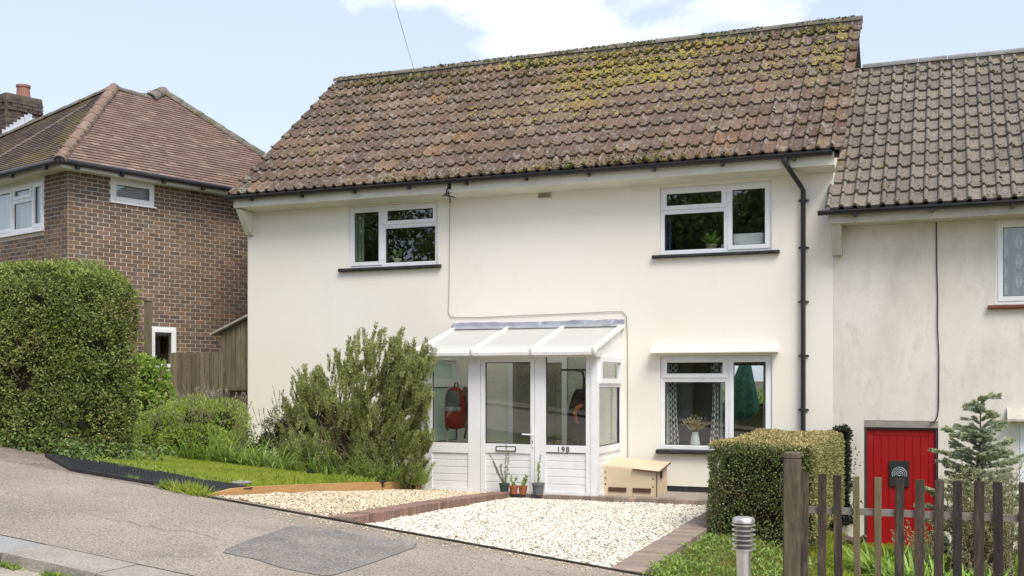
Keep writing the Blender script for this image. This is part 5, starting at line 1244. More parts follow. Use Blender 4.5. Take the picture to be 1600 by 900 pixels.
for b in bricks[:300]:
    piece('brick', get_brick_me(b[2]), Matrix.Translation(b[1] + Vector((random.uniform(-.001,.001), random.uniform(-.001,.001), 0))) @ Matrix.Rotation(yaws[b[0]], 4, 'Z'), wallparts[b[0]])
for wall in (0, 1):
    rest = [b for b in bricks[300:] if b[0] == wall]
    c, s_ = math.cos(yaws[wall]), math.sin(yaws[wall]); V = []
    for b in rest:
        q = BASEB * np.array([b[2]/2-0.001, 0.05 + random.uniform(-.0015,.0015), 0.0315])
        V.append(np.stack([q[:,0]*c - q[:,1]*s_ + b[1].x, q[:,0]*s_ + q[:,1]*c + b[1].y, q[:,2] + b[1].z], -1))
    np_mesh('bricks', np.array(V), BOXF, BRICK, wallparts[wall], kind='stuff')
# roof: underlay, plain tiles, hips and ridges
ZEV = 5.47; ZPK = 7.62; AP = 2.24; OV = 0.32; RL = 1.30
def sidept(a, s): return PB(a, -OV + s*(AP+OV), ZEV + s*(ZPK-ZEV))
def frontpt(b, s): return PB(-OV + s*(AP+OV), b, ZEV + s*(ZPK-ZEV))
def on_front(px, py):
    d = Vector(ray(px, py)); n_ = Vector((SDV.x*(ZPK-ZEV), SDV.y*(ZPK-ZEV), -(AP+OV))); q = frontpt(0, 0); o = Vector((0, CAMY, CAMZ))
    t = (q - o).dot(n_) / d.dot(n_); return o + d*t
def front_ab(p): l = (Vector(p) - Vector((BC.x, BC.y, 0))).to_2d(); return l.dot(SDV), l.dot(INV)
QE = on_front(-30, 231); aq, BQ = front_ab(QE); SQ = (aq + OV)/(AP + OV)        # where the upper edge of the front slope leaves the picture
mb = MB(); e = Vector((0, 0, -0.03))
SB = 1.12; AB = AP+RL                       # the far peak stands higher than the ridge
A0, A1, R0, R1 = sidept(-OV, 0)+e, sidept(2*AP+RL+OV, 0)+e, sidept(AP, 1)+e, sidept(AB, SB)+e
DIP = sidept(AB-0.5, 0.995)+e
mb.poly([A0, A1, R1, DIP, R0]); F2 = QE+e
mb.poly([A0, R0, QE+e, frontpt(BQ, 0)+e])
B1 = PB(2*AP+RL+OV, LB, ZEV)+e; mb.poly([A1, B1, PB(AP+RL, LB, ZPK)+e, R1]); mb.poly([R0, DIP, R1, PB(AP+RL, LB, ZPK)+e, F2])
broof = mb.build('roof', plain('brick_house_felt', (0.07, 0.05, 0.04)), BH)
SL = math.hypot(AP+OV, ZPK-ZEV); pt = math.atan2(ZPK-ZEV, AP+OV); rows = int(SL/0.10); TWD = 0.165
tm = MB(); tm.v = [(-.0812,0,.030),(.0812,0,.030),(.0805,.16,.004),(-.0805,.16,.004),(-.0812,0,.006),(.0812,0,.006),(.0805,.16,-.008),(-.0805,.16,-.008)]
TF = [[0,1,2,3],[4,5,1,0],[5,6,2,1],[7,4,0,3]]
TV = np.array(tm.v)
def tme(mat):
    me = bpy.data.meshes.new('tile'); me.from_pydata(tm.v, [], [tuple(f) for f in TF]); me.materials.append(mat); return me
tiles = []
for r in range(int(rows*SB)):
    s = r / rows; ins = s*(AP+OV)
    a = -OV + ins + (0.08 if r % 2 else 0) + 0.03
    if s > 0.985: a = AB - 0.5 + (s-0.985)/0.12*0.42
    while a < lerp(2*AP+RL+OV, AB, s/SB) + 0.05: tiles.append((0, sidept(a, s))); a += TWD
    if s >= 1: continue
    b = -OV + ins + (0.08 if r % 2 else 0) + 0.03
    while b < min(6.2, BQ + (AP - BQ)*(s-SQ)/(1-SQ) if s > SQ else 6.2): tiles.append((1, frontpt(b, s))); b += TWD
def tmat(k, p):
    yaw = (R(90)-ROT) if k == 0 else -ROT
    slip = random.random()
    return Matrix.Translation(p) @ Matrix.Rotation(yaw, 4, 'Z') @ Matrix.Rotation(pt, 4, 'X') @ Matrix.Rotation(random.uniform(-.010,.010) if slip > 0.004 else random.choice((-.3, .3)), 4, 'Z') @ Matrix.Rotation(random.uniform(-.008, .012), 4, 'X')
def tvis(t):
    px, py, dep = proj(*t[1]); return dep if (0 < px < 415) else 1e6
tiles.sort(key=tvis)
mes = (tme(CLAY), tme(CLAY_OLD)); rest = ([], [])
for i, (k, p) in enumerate(tiles):
    m4 = tmat(k, p)
    if i < 300: piece('tile', mes[k], m4, broof)
    else:
        mm = np.array(m4); rest[k].append(TV @ mm[:3, :3].T + mm[:3, 3])
for k in (0, 1): np_mesh('tiles', np.array(rest[k]), TF, (CLAY, CLAY_OLD)[k], broof, kind='stuff')
def hip(p0, p1, r, n, mat, name='hip_tile', over=0.0):
    p0, p1 = Vector(p0), Vector(p1); d = p1 - p0; L = d.length / n; d.normalize()
    side = d.cross(Vector((0, 0, 1))).normalized(); up = side.cross(d)
    prof = [(r*math.cos(math.pi*k/8), r*math.sin(math.pi*k/8)) for k in range(9)]; prof += [(a*0.8, b*0.8) for a, b in reversed(prof)]
    for i in range(n):
        a = p0 + d*L*i; mb = MB(); m = len(prof)
        for t, sc in ((0, 1.0), (L+0.02, 0.90)):
            for u, v in prof: mb.v.append(tuple(a + d*t + side*u*sc + up*(v*sc - 0.03 + 0.01*random.random()*0)))
        mb.f = [tuple(range(m-1, -1, -1)), tuple(range(m, 2*m))] + [(k, (k+1) % m, (k+1) % m + m, k+m) for k in range(m)]
        mb.build(name, mat, broof)
hip(sidept(-OV-0.03, -0.01), sidept(AP, 1)+Vector((0,0,.05)), 0.112, 9, HIPTILE)
hip(sidept(2*AP+RL+OV, 0), sidept(AB, SB)+Vector((0,0,.03)), 0.12, 9, RIDGE)
hip(sidept(AP+0.06, 1)+Vector((0,0,.02)), sidept(AB-0.4, 1)+Vector((0,0,-.01)), 0.085, 3, RIDGE, 'ridge_tile')
hip(sidept(AB-0.5, 0.99)+Vector((0,0,.0)), sidept(AB+0.03, SB)+Vector((0,0,.03)), 0.14, 2, RIDGE, 'ridge_tile')
hip(frontpt(AP+0.05, 1)+Vector((0,0,.03)), QE+Vector((0,0,.03)), 0.09, 9, RIDGE, 'ridge_tile')
hip(on_front(-60, 283), on_front(134, 166), 0.075, 12, M('bonnet_roll', (0.17, 0.125, 0.10), (0.13, 0.10, 0.085), scale=5, rough=0.9), 'valley_tile')
# fascia and gutters
def eave(p0, p1, name_f, mat):
    p0, p1 = Vector(p0), Vector(p1); MB().bar(p0, p1, 0.025, 0.12).build(name_f, mat, BH)
e1 = Vector((0, 0, -0.06))
eave(PB(-OV+.04, -OV+.06, ZEV)+e1, PB(LA+.3, -OV+.06, ZEV)+e1, 'fascia', UPVC); eave(PB(-OV+.06, -OV+.04, ZEV)+e1, PB(-OV+.06, LB, ZEV)+e1, 'fascia', CREAMP)
mb = MB(); q = [PB(-OV+.06, -OV+.06, 5.362), PB(LA+.3, -OV+.06, 5.362), PB(LA+.3, 0.02, 5.362), PB(0.0, 0.02, 5.362), PB(0.02, LB, 5.362), PB(-OV+.06, LB, 5.362)]
mb.poly(q[:4] + [PB(-OV+.06, 0.02, 5.362)]); mb.poly([PB(-OV+.06, 0.02, 5.362), PB(0.02, .02, 5.362), q[4], q[5]]); mb.build('soffit', CREAMP, BH)
for (p0, p1) in ((PB(-OV-.04, -OV-.03, ZEV-.03), PB(LA+.3, -OV-.03, ZEV-.03)), (PB(-OV-.03, -OV-.04, ZEV-.03), PB(-OV-.03, LB, ZEV-.03))):
    gt = MB().tube([p0, p1], 0.052, 10).build('gutter', BLACKP, BH, smooth=True)
    n = 8
    for i in range(n):
        c = p0.lerp(p1, (i+0.4)/n); MB().box(c.x-.03, c.y-.03, c.z-.10, c.x+.03, c.y+.03, c.z-.02).build('bracket', BLACKP, gt)
# chimney
aL, bL = front_ab(on_front(6, 214)); aH, bH = front_ab(on_front(46, 187)); hw = 0.40; b0 = (bL+bH)/2 + hw; a0 = aL + hw + 0.05
zb_c = on_front(6, 214).z - 0.3; dch = proj(*PB(a0, b0-hw, 7))[2]; zt_c = CAMZ + (598-150)*dch/1700
CH = MB()
CH.prism([PB(a0-hw, b0-hw, zb_c), PB(a0+hw, b0-hw, zb_c), PB(a0+hw, b0+hw, zb_c), PB(a0-hw, b0+hw, zb_c)], (0, 0, zt_c-zb_c))
cho = CH.build('chimney', M('chimney_mortar', (0.15, 0.125, 0.095), (0.11, 0.09, 0.07), scale=8, rough=1), broof)
V = []; CBR = M('chimney_brick', (0.1, 0.07, 0.05), rough=0.95, pal=[(0.10,0.075,0.062),(0.13,0.09,0.07),(0.085,0.068,0.058),(0.115,0.085,0.07)], pvar=0.2, stains=((4, 0.55, 0.7, (0.20, 0.18, 0.13), 0.6),))
NR = int((zt_c - zb_c)/0.075)
for r in range(NR):
    zc = zb_c + 0.04 + r*0.075; grow = 0.03 if NR-4 <= r < NR-1 else 0.0
    for k in range(5):
        u = -hw + 0.02 + k*0.225 + (0.1 if r % 2 else 0)
        if u > hw: continue
        u1 = min(u+0.205, hw)
        for face in (0, 1):
            m = (u+u1)/2; h = (u1-u)/2
            ctr = PB(a0+m, b0-hw-grow, zc) if face == 0 else PB(a0-hw-grow, b0+m, zc)
            ax = (SDV, INV) if face == 0 else (INV, SDV)
            q = BASEB * np.array([h, 0.012, 0.031])
            V.append(np.stack([ctr.x + q[:,0]*ax[0].x + q[:,1]*ax[1].x, ctr.y + q[:,0]*ax[0].y + q[:,1]*ax[1].y, ctr.z + q[:,2]], -1))
np_mesh('chimney_bricks', np.array(V), BOXF, CBR, broof, kind='stuff')
pc = PB(a0+0.12, b0-0.12, zt_c)
MB().lathe(pc, [(0.15, -0.02), (0.145, 0.05), (0.13, 0.24), (0.15, 0.25), (0.15, 0.30), (0.11, 0.30)], 16).build('chimney_pot', plain('terracotta_pot', (0.34, 0.165, 0.115)), broof, smooth=True)
LW = plain('pale_lead', (0.55, 0.57, 0.6), 0.6)
for k in range(8):
    u = k/7; q = PB(lerp(aL, aH, u), b0-hw-0.02, on_front(lerp(6, 46, u), lerp(214, 187, u)).z)
    MB().obox(q + Vector((0, 0, 0.07)), tuple(SDV.to_3d()*0.045), tuple(INV.to_3d()*0.006), (0, 0, 0.085)).build('lead_flashing', LW, broof)
MB().bar(PB(aL-.05, b0-hw-.06, on_front(6, 214).z+.03), PB(aH+.05, b0-hw-.06, on_front(46, 187).z+.03), 0.12, 0.012).build('lead_flashing', LW, broof)

# ================================================================== fence, lean-to and post between the houses
FN = thing('board_fence', 'weathered brown board fence between the brick house and the cream house', 'fence', (-12.9, -0.05, 0.4))
x = -13.53; i = 0
me_b = []
for k in range(3):
    mb = MB(); mb.prism([(0, 0, 0), (0.086, 0.003, 0), (0.086, 0.018, 0), (0, 0.022, 0)], (0, 0, 1.78)); me = bpy.data.meshes.new('fence_board'); me.from_pydata(mb.v, [], mb.f); me.materials.append(OLDFENCE); me_b.append(me)
while x < -12.35:
    piece('fence_board', me_b[i % 3], Matrix.Translation((x, -0.06 - (0.006 if i % 2 else 0), 0.47 + random.uniform(-.015,.015))) @ Matrix.Rotation(random.uniform(-.008,.008), 4, 'Y'), FN)
    x += 0.102; i += 1
for z in (0.8, 1.9): MB().box(-13.5, -0.035, z, -12.33, 0.01, z+0.08).build('rail', OLDFENCE, FN)
SH = thing('timber_leanto', 'small weathered timber lean-to with sloping roof beside the cream house', 'lean-to', (-12.15, 0.0, 0.4))
def shb(x0, x1, z0, zl, zr_, y):
    mb = MB(); mb.prism([(x0+.006, y, z0), (x1-.006, y, z0), (x1-.006, y, zr_), (x0+.006, y, zl)], (0, 0.02, 0)); return mb.build('board', OLDFENCE, SH)
xs0 = atY(345, 540, 0.1)[0]; nb = 6; xe = XL - 0.005
for k in range(nb):
    a, b = lerp(xs0, xe, k/nb), lerp(xs0, xe, (k+1)/nb)
    shb(a, b, 1.62 if k > 0 else 1.62, 2.62 + 0.26*k/nb, 2.62 + 0.26*(k+1)/nb, 0.10 + (0.004 if k % 2 else 0))
for k in range(4): 
    a, b = lerp(xs0+0.0, xe, k/4), lerp(xs0+0.0, xe, (k+1)/4); shb(a, b, 0.4, 1.618, 1.618, 0.16 + (0.005 if k % 2 else 0))
MB().box(xs0-0.02, 0.09, 1.56, xe, 0.15, 1.62).build('rail', OLDFENCE, SH)
mb = MB(); mb.bar((xs0-0.16, 0.4, 2.60), (xe-0.01, 0.4, 2.93), 0.8, 0.035); mb.build('lean_roof', SHEDROOF, SH)
MB().box(xs0-0.01, 0.13, 0.4, xs0+0.07, 0.2, 2.6).build('corner_post', OLDFENCE, SH)
q = atY(231, 470, -0.9); mb = MB(); mb.box(q[0]-0.05, -0.95, 0.6, q[0]+0.05, -0.85, q[2]); mb.prism([(q[0]-.065, -.965, q[2]), (q[0]+.065, -.965, q[2]), (q[0], -.965, q[2]+.03)], (0, 0.13, 0))
tag(mb.build('wooden_post', OLDFENCE), 'tall weathered wooden post rising behind the tall left hedge', 'post')

# ================================================================== hedges, shrubs, grass
def rbox_pts(lo, hi, r, n, faces=('x+', 'y-', 'z+', 'x-', 'y+')):
    lo, hi = np.array(lo, float), np.array(hi, float); s = hi - lo
    ar = {'x': s[1]*s[2], 'y': s[0]*s[2], 'z': s[0]*s[1]}; wt = np.array([ar[f[0]] for f in faces]); k = rng.choice(len(faces), n, p=wt/wt.sum())
    p = lo + rng.random((n, 3))*s
    for i, f in enumerate(faces):
        ax = 'xyz'.index(f[0]); p[k == i, ax] = hi[ax] if f[1] == '+' else lo[ax]
    lo2 = lo + r; hi2 = hi - r; lo2[2] = lo[2]          # square at the foot
    q = np.clip(p, lo2, hi2); d = p - q; L = np.maximum(np.linalg.norm(d, axis=1, keepdims=True), 1e-6)
    nn = d / L; return q + nn*r, nn
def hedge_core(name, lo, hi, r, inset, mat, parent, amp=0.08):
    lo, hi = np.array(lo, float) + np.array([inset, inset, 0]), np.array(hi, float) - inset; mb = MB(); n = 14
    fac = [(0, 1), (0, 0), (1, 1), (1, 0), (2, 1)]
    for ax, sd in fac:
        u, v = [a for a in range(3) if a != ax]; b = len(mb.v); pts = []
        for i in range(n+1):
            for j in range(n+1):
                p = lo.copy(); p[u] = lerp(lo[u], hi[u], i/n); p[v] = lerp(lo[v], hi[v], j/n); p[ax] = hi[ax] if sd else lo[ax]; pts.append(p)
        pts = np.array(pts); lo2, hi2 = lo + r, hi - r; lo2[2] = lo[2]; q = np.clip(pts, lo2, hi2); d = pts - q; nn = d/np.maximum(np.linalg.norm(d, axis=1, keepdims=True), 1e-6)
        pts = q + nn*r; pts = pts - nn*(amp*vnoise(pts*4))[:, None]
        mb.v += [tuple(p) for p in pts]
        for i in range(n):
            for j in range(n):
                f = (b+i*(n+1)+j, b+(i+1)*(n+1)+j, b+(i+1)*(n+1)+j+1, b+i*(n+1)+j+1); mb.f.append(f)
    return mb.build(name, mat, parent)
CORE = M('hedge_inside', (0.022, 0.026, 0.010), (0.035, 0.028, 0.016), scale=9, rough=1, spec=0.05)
TWIG = M('twig', (0.16, 0.115, 0.07), (0.10, 0.075, 0.05), scale=9, rough=0.9)
def hedge(name, label, lo, hi, r, n, size, mat, faces, lump=0.10, lumps=2.2, topmat=None, topn=0, twigs=0, deep=0.05, inset=0.09, gapv=0.25):
    t = thing(name, label, 'hedge', ((lo[0]+hi[0])/2, (lo[1]+hi[1])/2, lo[2]))
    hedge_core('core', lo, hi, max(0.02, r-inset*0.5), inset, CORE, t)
    def cloud(n, fcs, size, mat, nm, out=0.0):
        P, nn = rbox_pts(lo, hi, r, n, fcs)
        P = P + nn*((vnoise(P*lumps) - 0.5)*2*lump + (vnoise(P*lumps*3.1+7) - 0.5)*lump*0.9 - rng.exponential(deep, n) + out)[:, None]
        # thin out in dark pockets
        keep = vnoise(P*5.5 + 11) > gapv + 0.15*(rng.random(n) - 0.5); P, nn = P[keep], nn[keep]; m = len(P)
        Dv = nrm(nn*0.55 + runit(m)*0.85 + np.array([0, 0, 0.18])); Nn = nrm(nn*0.7 + runit(m)*0.75)
        V = leafV(P, Dv, Nn, rng.uniform(0.65, 1.25, m)*size[0], rng.uniform(0.7, 1.2, m)*size[1]); np_mesh(nm, V, QUAD, mat, t)
    cloud(n, faces, size, mat, 'foliage')
    if topmat: cloud(topn, ('z+',), size, topmat, 'top_growth', 0.02)
    if twigs:
        mb = MB()
        for _ in range(twigs):
            P, nn = rbox_pts(lo, hi, r, 1, ('y-',)); P[0][2] = lo[2] + (P[0][2]-lo[2])*0.62; p = P[0] - nn[0]*random.uniform(-0.02, 0.05); d = nrm(runit(1)[0]*0.7 + np.array([0, 0, 1.0])); L = random.uniform(0.12, 0.34)
            mb.tube([p, p + d*L*0.5 + runit(1)[0]*0.02, p + d*L], [0.006, 0.005, 0.002], 4, caps=False)
        mb.build('twigs', TWIG, t, kind='stuff')
    return t
HL = LEAF('dark_hedge_leaf', [(0.064, 0.092, 0.028), (0.096, 0.130, 0.036), (0.138, 0.175, 0.046), (0.185, 0.22, 0.058), (0.25, 0.268, 0.078)], trans=0.2, patch=(0.80, 0.80, 0.66), pscale=2.6)
HLTOP = LEAF('hedge_top_leaf', [(0.14, 0.18, 0.04), (0.20, 0.24, 0.055), (0.26, 0.29, 0.075)], trans=0.25)
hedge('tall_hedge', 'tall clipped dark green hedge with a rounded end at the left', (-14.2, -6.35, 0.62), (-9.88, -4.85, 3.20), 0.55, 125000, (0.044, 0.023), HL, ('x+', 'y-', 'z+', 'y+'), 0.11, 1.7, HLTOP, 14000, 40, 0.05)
def hedge_extra(t, lo, hi, r, faces, n_sh, L, brown_n, size):
    P, nn = rbox_pts(lo, hi, r, n_sh, faces); V = []; mb = MB()
    for q, n_ in zip(P, nn):
        d = nrm(n_*0.8 + runit(1)[0]*0.6 + np.array([0, 0, 0.5])); l = L*random.uniform(0.4, 1.2); mb.tube([q - n_*0.05, q + d*l], [0.003, 0.0015], 3, caps=False); V.append(shoot(q - n_*0.03, q + d*l*0.5, q + d*l, 14, size[0], size[1]))
    mb.build('shoot_stems', TWIG, t, kind='stuff'); np_mesh('stray_shoots', np.concatenate(V), QUAD, HLTOP, t, kind='stuff')
    P, nn = rbox_pts(lo, hi, r, brown_n*6, faces); k = vnoise(P*2.3 + 20) > 0.70; P, nn = P[k], nn[k]; m = len(P); P = P + nn*((vnoise(P*1.7) - 0.5)*0.22 + rng.uniform(-.05, .03, m))[:, None]
    np_mesh('dry_leaves', leafV(P, nrm(nn*0.5 + runit(m)), nrm(nn + runit(m)*0.7), rng.uniform(0.6, 1.2, m)*size[0], rng.uniform(0.7, 1.2, m)*size[1]), QUAD, LEAF('dry_leaf', [(0.15, 0.115, 0.05), (0.20, 0.165, 0.06), (0.11, 0.10, 0.04)], trans=0.15), t, kind='stuff')
hedge_extra(bpy.data.objects['tall_hedge'], (-14.2, -6.35, 0.62), (-9.88, -4.85, 3.20), 0.55, ('x+', 'y-', 'z+'), 420, 0.14, 3000, (0.042, 0.02))
HR = LEAF('box_hedge_leaf', [(0.042, 0.060, 0.020), (0.066, 0.092, 0.028), (0.095, 0.126, 0.038), (0.13, 0.155, 0.048), (0.17, 0.175, 0.07)], trans=0.14, patch=(0.88, 0.86, 0.7), pscale=3.5)
HRTOP = LEAF('sunlit_hedge_tip', [(0.30, 0.23, 0.10), (0.38, 0.30, 0.13), (0.26, 0.22, 0.085), (0.34, 0.29, 0.11)], trans=0.2)  # yellowish light on the hedge top, put into the leaf colour
hr = hedge('box_hedge', 'low square clipped hedge beside the drive, sunlight put into its top and side leaf colours', (-2.58, -4.05, -0.14), (-1.40, -0.35, 0.98), 0.10, 60000, (0.034, 0.020), HR, ('y-', 'z+', 'x+', 'x-'), 0.035, 3.0, HRTOP, 15000, 60, 0.034, 0.13, 0.19)
def side_cloud(t, lo, hi, n, size, mat):
    P, nn = rbox_pts(lo, hi, 0.1, n, ('x+',)); P = P - nn*rng.exponential(0.02, (n, 1)) + nn*0.03
    Dv = nrm(nn*0.5 + runit(n)*0.85 + np.array([0, 0, 0.4])); V = leafV(P, Dv, nrm(nn + runit(n)*0.7), rng.uniform(0.6, 1.2, n)*size[0], rng.uniform(0.7, 1.2, n)*size[1]); np_mesh('sunlit_side_leaves', V, QUAD, mat, t)
HRSIDE = LEAF('sunlit_hedge_side', [(0.16, 0.155, 0.055), (0.23, 0.21, 0.08), (0.28, 0.25, 0.10), (0.11, 0.12, 0.04)], trans=0.2)  # sunlit right face of the hedge, painted as paler leaves
side_cloud(hr, (-2.58, -4.05, -0.05), (-1.40, -0.35, 0.98), 15000, (0.035, 0.02), HRSIDE)
DKL = LEAF('deep_shade_leaf', [(0.010, 0.013, 0.006), (0.016, 0.02, 0.009), (0.024, 0.028, 0.012)], trans=0.05)  # near-black leaves: the deep shade of the gap is put into their colour
hedge('shaded_evergreen', 'narrow nearly black evergreen between the low hedge and the wall', (-1.50, -0.42, -0.35), (-1.30, -0.02, 1.03), 0.06, 9000, (0.045, 0.022), DKL, ('y-', 'z+', 'x+', 'x-'), 0.05, 4)

def needle_bush(name, label, base, shoots, leafm, nneed, L, Wd, stemm, cat='shrub', extra=None):
    """shoots: list of (P0, P1, P2); woody stems plus leaves along the outer part"""
    t = thing(name, label, cat, base); mb = MB(); V = []
    for (a, b, c, k) in shoots:
        a, b, c = map(np.array, (a, b, c)); mb.tube([a, (a+2*b+c)/4, c], [0.006, 0.004, 0.0015], 4, caps=False)
        m = (a+2*b+c)/4; V.append(shoot(lerp(a, m, k), lerp(m, b, 0.4), c, nneed, L, Wd))
    mb.build('stems', stemm, t, kind='stuff'); np_mesh('foliage', np.concatenate(V), QUAD, leafm, t)
    return t
# big rosemary by the porch
sh = []; yR = -1.75
def ros_top(px): return float(np.interp(px, [430, 455, 480, 505, 540, 562, 585, 600, 630, 650, 668], [655, 615, 588, 580, 552, 530, 522, 536, 536, 545, 562]))
for i in range(135):
    px = random.uniform(436, 664); tp = ros_top(px); f = random.random()**0.8; py = lerp(tp, 738, f)
    yd = yR + random.uniform(-0.8, 0.5)*(0.5 + 0.5*f); cl = np.array(atY(px, py, yd)); base_l = np.array([(cl[0]+8.75)*0.35 + random.uniform(-.25,.25), (yd-yR)*0.4 - 0.05, 1.0])
    for k in range(random.randint(8, 15)):
        lean = base_l + np.array([random.gauss(0, .24), random.gauss(0, .24), 0]); lean /= np.linalg.norm(lean)
        L = random.uniform(0.22, 0.46); tip = cl + lean*L*random.uniform(0.1, 0.45) + np.array([random.gauss(0, .06), random.gauss(0, .06), random.gauss(0, .05)]); st0 = tip - lean*L
        mid = tip - lean*L*0.45 + np.array([random.uniform(-.05,.05), random.uniform(-.05,.05), 0]); sh.append((st0, mid, tip, 0.0))
for i in range(46):                                   # single sprigs standing above the mass
    px = random.uniform(432, 668); cl = np.array(atY(px, ros_top(px) - random.uniform(0, 26), yR + random.uniform(-.3,.2))); lean = np.array([(cl[0]+8.75)*0.2 + random.gauss(0, .1), random.gauss(0, .08), 1.0]); lean /= np.linalg.norm(lean); L = random.uniform(0.25, 0.45)
    sh.append((cl - lean*L, cl - lean*L*0.5 + np.array([random.gauss(0, .02), 0, 0]), cl, 0.0))
ROSB = LEAF('rosemary_bush_leaf', [(0.12, 0.155, 0.055), (0.175, 0.22, 0.072), (0.24, 0.285, 0.09), (0.30, 0.34, 0.11), (0.37, 0.385, 0.14)], trans=0.3, patch=(0.60, 0.58, 0.52), pscale=3.2)
RB = needle_bush('rosemary_bush', 'large upright rosemary bush against the cream wall left of the porch', tuple(np.array([-8.9, yR, zlawn(-8.9, yR)])), sh, ROSB, 95, 0.055, 0.012, TWIG)
mb = MB()
for i in range(70):
    a = np.array([random.uniform(-9.5, -8.3), yR+random.uniform(-.3,.3), 0]); a[2] = zlawn(a[0], a[1]); px = random.uniform(450, 660); py = random.uniform(570, 700); c = np.array(atY(px, py, yR+random.uniform(-.4,.4)))
    b = (a+c)/2 + np.array([0, 0, 0.15]); mb.tube([a, (a+2*b+c)/4, c], [0.028, 0.016, 0.006], 5, caps=False)
mb.build('branches', TWIG, RB, kind='stuff')
# dry bare twigs low on its left flank
mb = MB()
for i in range(120):
    a = np.array(atY(random.uniform(440, 560), random.uniform(655, 720), yR-0.35+random.uniform(-.3,.3))); d = np.array([random.uniform(-.5,.1), random.uniform(-.2,.2), random.uniform(-.05,.25)]); mb.tube([a, a+d*0.5+np.array([0,0,.05]), a+d], [0.006, 0.004, 0.002], 4, caps=False)
mb.build('dry_twigs', TWIG, RB, kind='stuff')

def blob_shrub(name, label, blobs, n, size, leafm, up=0.2, spikes=None, corem=CORE, gap=0.22, cat='shrub', core=0.72):
    """blobs (cx, cy, cz, rx, ry, rz): leaf shells over lumpy cores"""
    zb_ = min(b[2]-b[5] for b in blobs); t = thing(name, label, cat, (blobs[0][0], blobs[0][1], zb_))
    vol = np.array([b[3]*b[4] + b[3]*b[5] + b[4]*b[5] for b in blobs]); k = rng.choice(len(blobs), n, p=vol/vol.sum()); Bm = np.array(blobs)[k]
    d = runit(n); rr = (1 - rng.exponential(0.10, n)).clip(0.3, 1.1)[:, None]
    P = Bm[:, :3] + d*Bm[:, 3:]*rr; P = P + d*((vnoise(P*4.5) - 0.5)*0.30*Bm[:, 3:].mean(1))[:, None]
    keep = (vnoise(P*6+3) > gap + 0.15*(rng.random(n)-0.5)); P, d = P[keep], d[keep]; m = len(P)
    Dv = nrm(d*0.6 + runit(m)*0.7 + np.array([0, 0, up])); V = leafV(P, Dv, nrm(d*0.6+runit(m)*0.8), rng.uniform(0.6, 1.2, m)*size[0], rng.uniform(0.7, 1.2, m)*size[1])
    np_mesh('foliage', V, QUAD, leafm, t)
    mb = MB()
    for b in blobs: super_e(mb, b[:3], (b[3]*core, b[4]*core, b[5]*core), 1, 1, 8, 12)
    mb.build('core', corem, t)
    if spikes: 
        V = []; st = MB()
        for _ in range(spikes[0]):
            b = blobs[random.randrange(len(blobs))]; a = random.uniform(0, 6.28); r_ = random.random()**0.5
            p0 = np.array([b[0]+b[3]*r_*math.cos(a)*0.9, b[1]+b[4]*r_*math.sin(a)*0.9, b[2]+b[5]*math.sqrt(max(0, 1-r_*r_))*0.9]); d_ = nrm(np.array([math.cos(a)*r_*0.6, math.sin(a)*r_*0.6, 1.0])); L = spikes[1]*random.uniform(0.6, 1.2)
            st.tube([p0, p0+d_*L], [0.004, 0.002], 4, caps=False); V.append(shoot(p0+d_*L*0.55, p0+d_*L*0.8, p0+d_*L, 26, 0.02, 0.010))
        st.build('flower_stems', STEM, t, kind='stuff'); np_mesh('flower_spikes', np.concatenate(V), QUAD, spikes[2], t)
    return t
def lz(x, y, dz=0.0): return zlawn(x, y) + dz
def pb(px, py, Y, rx, ry, rz):
    q = atY(px, py, Y); return (q[0], Y, q[2], rx, ry, rz)
BRIGHT = LEAF('bright_shrub_leaf', [(0.11, 0.18, 0.028), (0.17, 0.25, 0.04), (0.24, 0.33, 0.06)], trans=0.4)
blob_shrub('laurel_shrub', 'bright green leafy shrub between the tall hedge and the board fence', [pb(228, 600, -2.0, 0.34, 0.4, 0.42), pb(220, 640, -2.2, 0.36, 0.4, 0.45), pb(218, 580, -2.0, 0.25, 0.3, 0.28), pb(246, 622, -1.9, 0.22, 0.3, 0.22)], 3200, (0.105, 0.044), BRIGHT, -0.25, gap=0.16, core=0.55)
LAV = LEAF('lavender_leaf', [(0.16, 0.22, 0.042), (0.24, 0.31, 0.055), (0.31, 0.38, 0.075), (0.24, 0.28, 0.10)], trans=0.4)
LAVF = LEAF('lavender_flower', [(0.22, 0.18, 0.17), (0.30, 0.25, 0.22), (0.26, 0.20, 0.22)], trans=0.2)
blob_shrub('lavender_shrub', 'rounded green lavender shrub with faded flower spikes in front of the fence', [pb(262, 668, -2.9, 0.46, 0.5, 0.36), pb(305, 662, -2.8, 0.48, 0.5, 0.42), pb(345, 660, -2.6, 0.42, 0.45, 0.36), pb(235, 690, -3.1, 0.3, 0.4, 0.25), pb(300, 690, -3.1, 0.6, 0.4, 0.28)], 15000, (0.060, 0.016), LAV, 0.35, spikes=(150, 0.24, LAVF), gap=0.2, core=0.5)
SAGE = LEAF('salvia_leaf', [(0.085, 0.105, 0.04), (0.13, 0.155, 0.055), (0.17, 0.19, 0.08)], trans=0.25)
SALF = LEAF('salvia_flower', [(0.09, 0.06, 0.10), (0.14, 0.09, 0.14), (0.12, 0.10, 0.10)], trans=0.1)
blob_shrub('salvia_plant', 'leafy salvia with thin dark flower spikes left of the rosemary', [pb(418, 690, -2.0, 0.30, 0.3, 0.34), pb(440, 672, -1.9, 0.26, 0.3, 0.38), pb(398, 702, -2.1, 0.25, 0.3, 0.22)], 2000, (0.06, 0.024), SAGE, 0.3, spikes=(34, 0.36, SALF), gap=0.3, core=0.45)
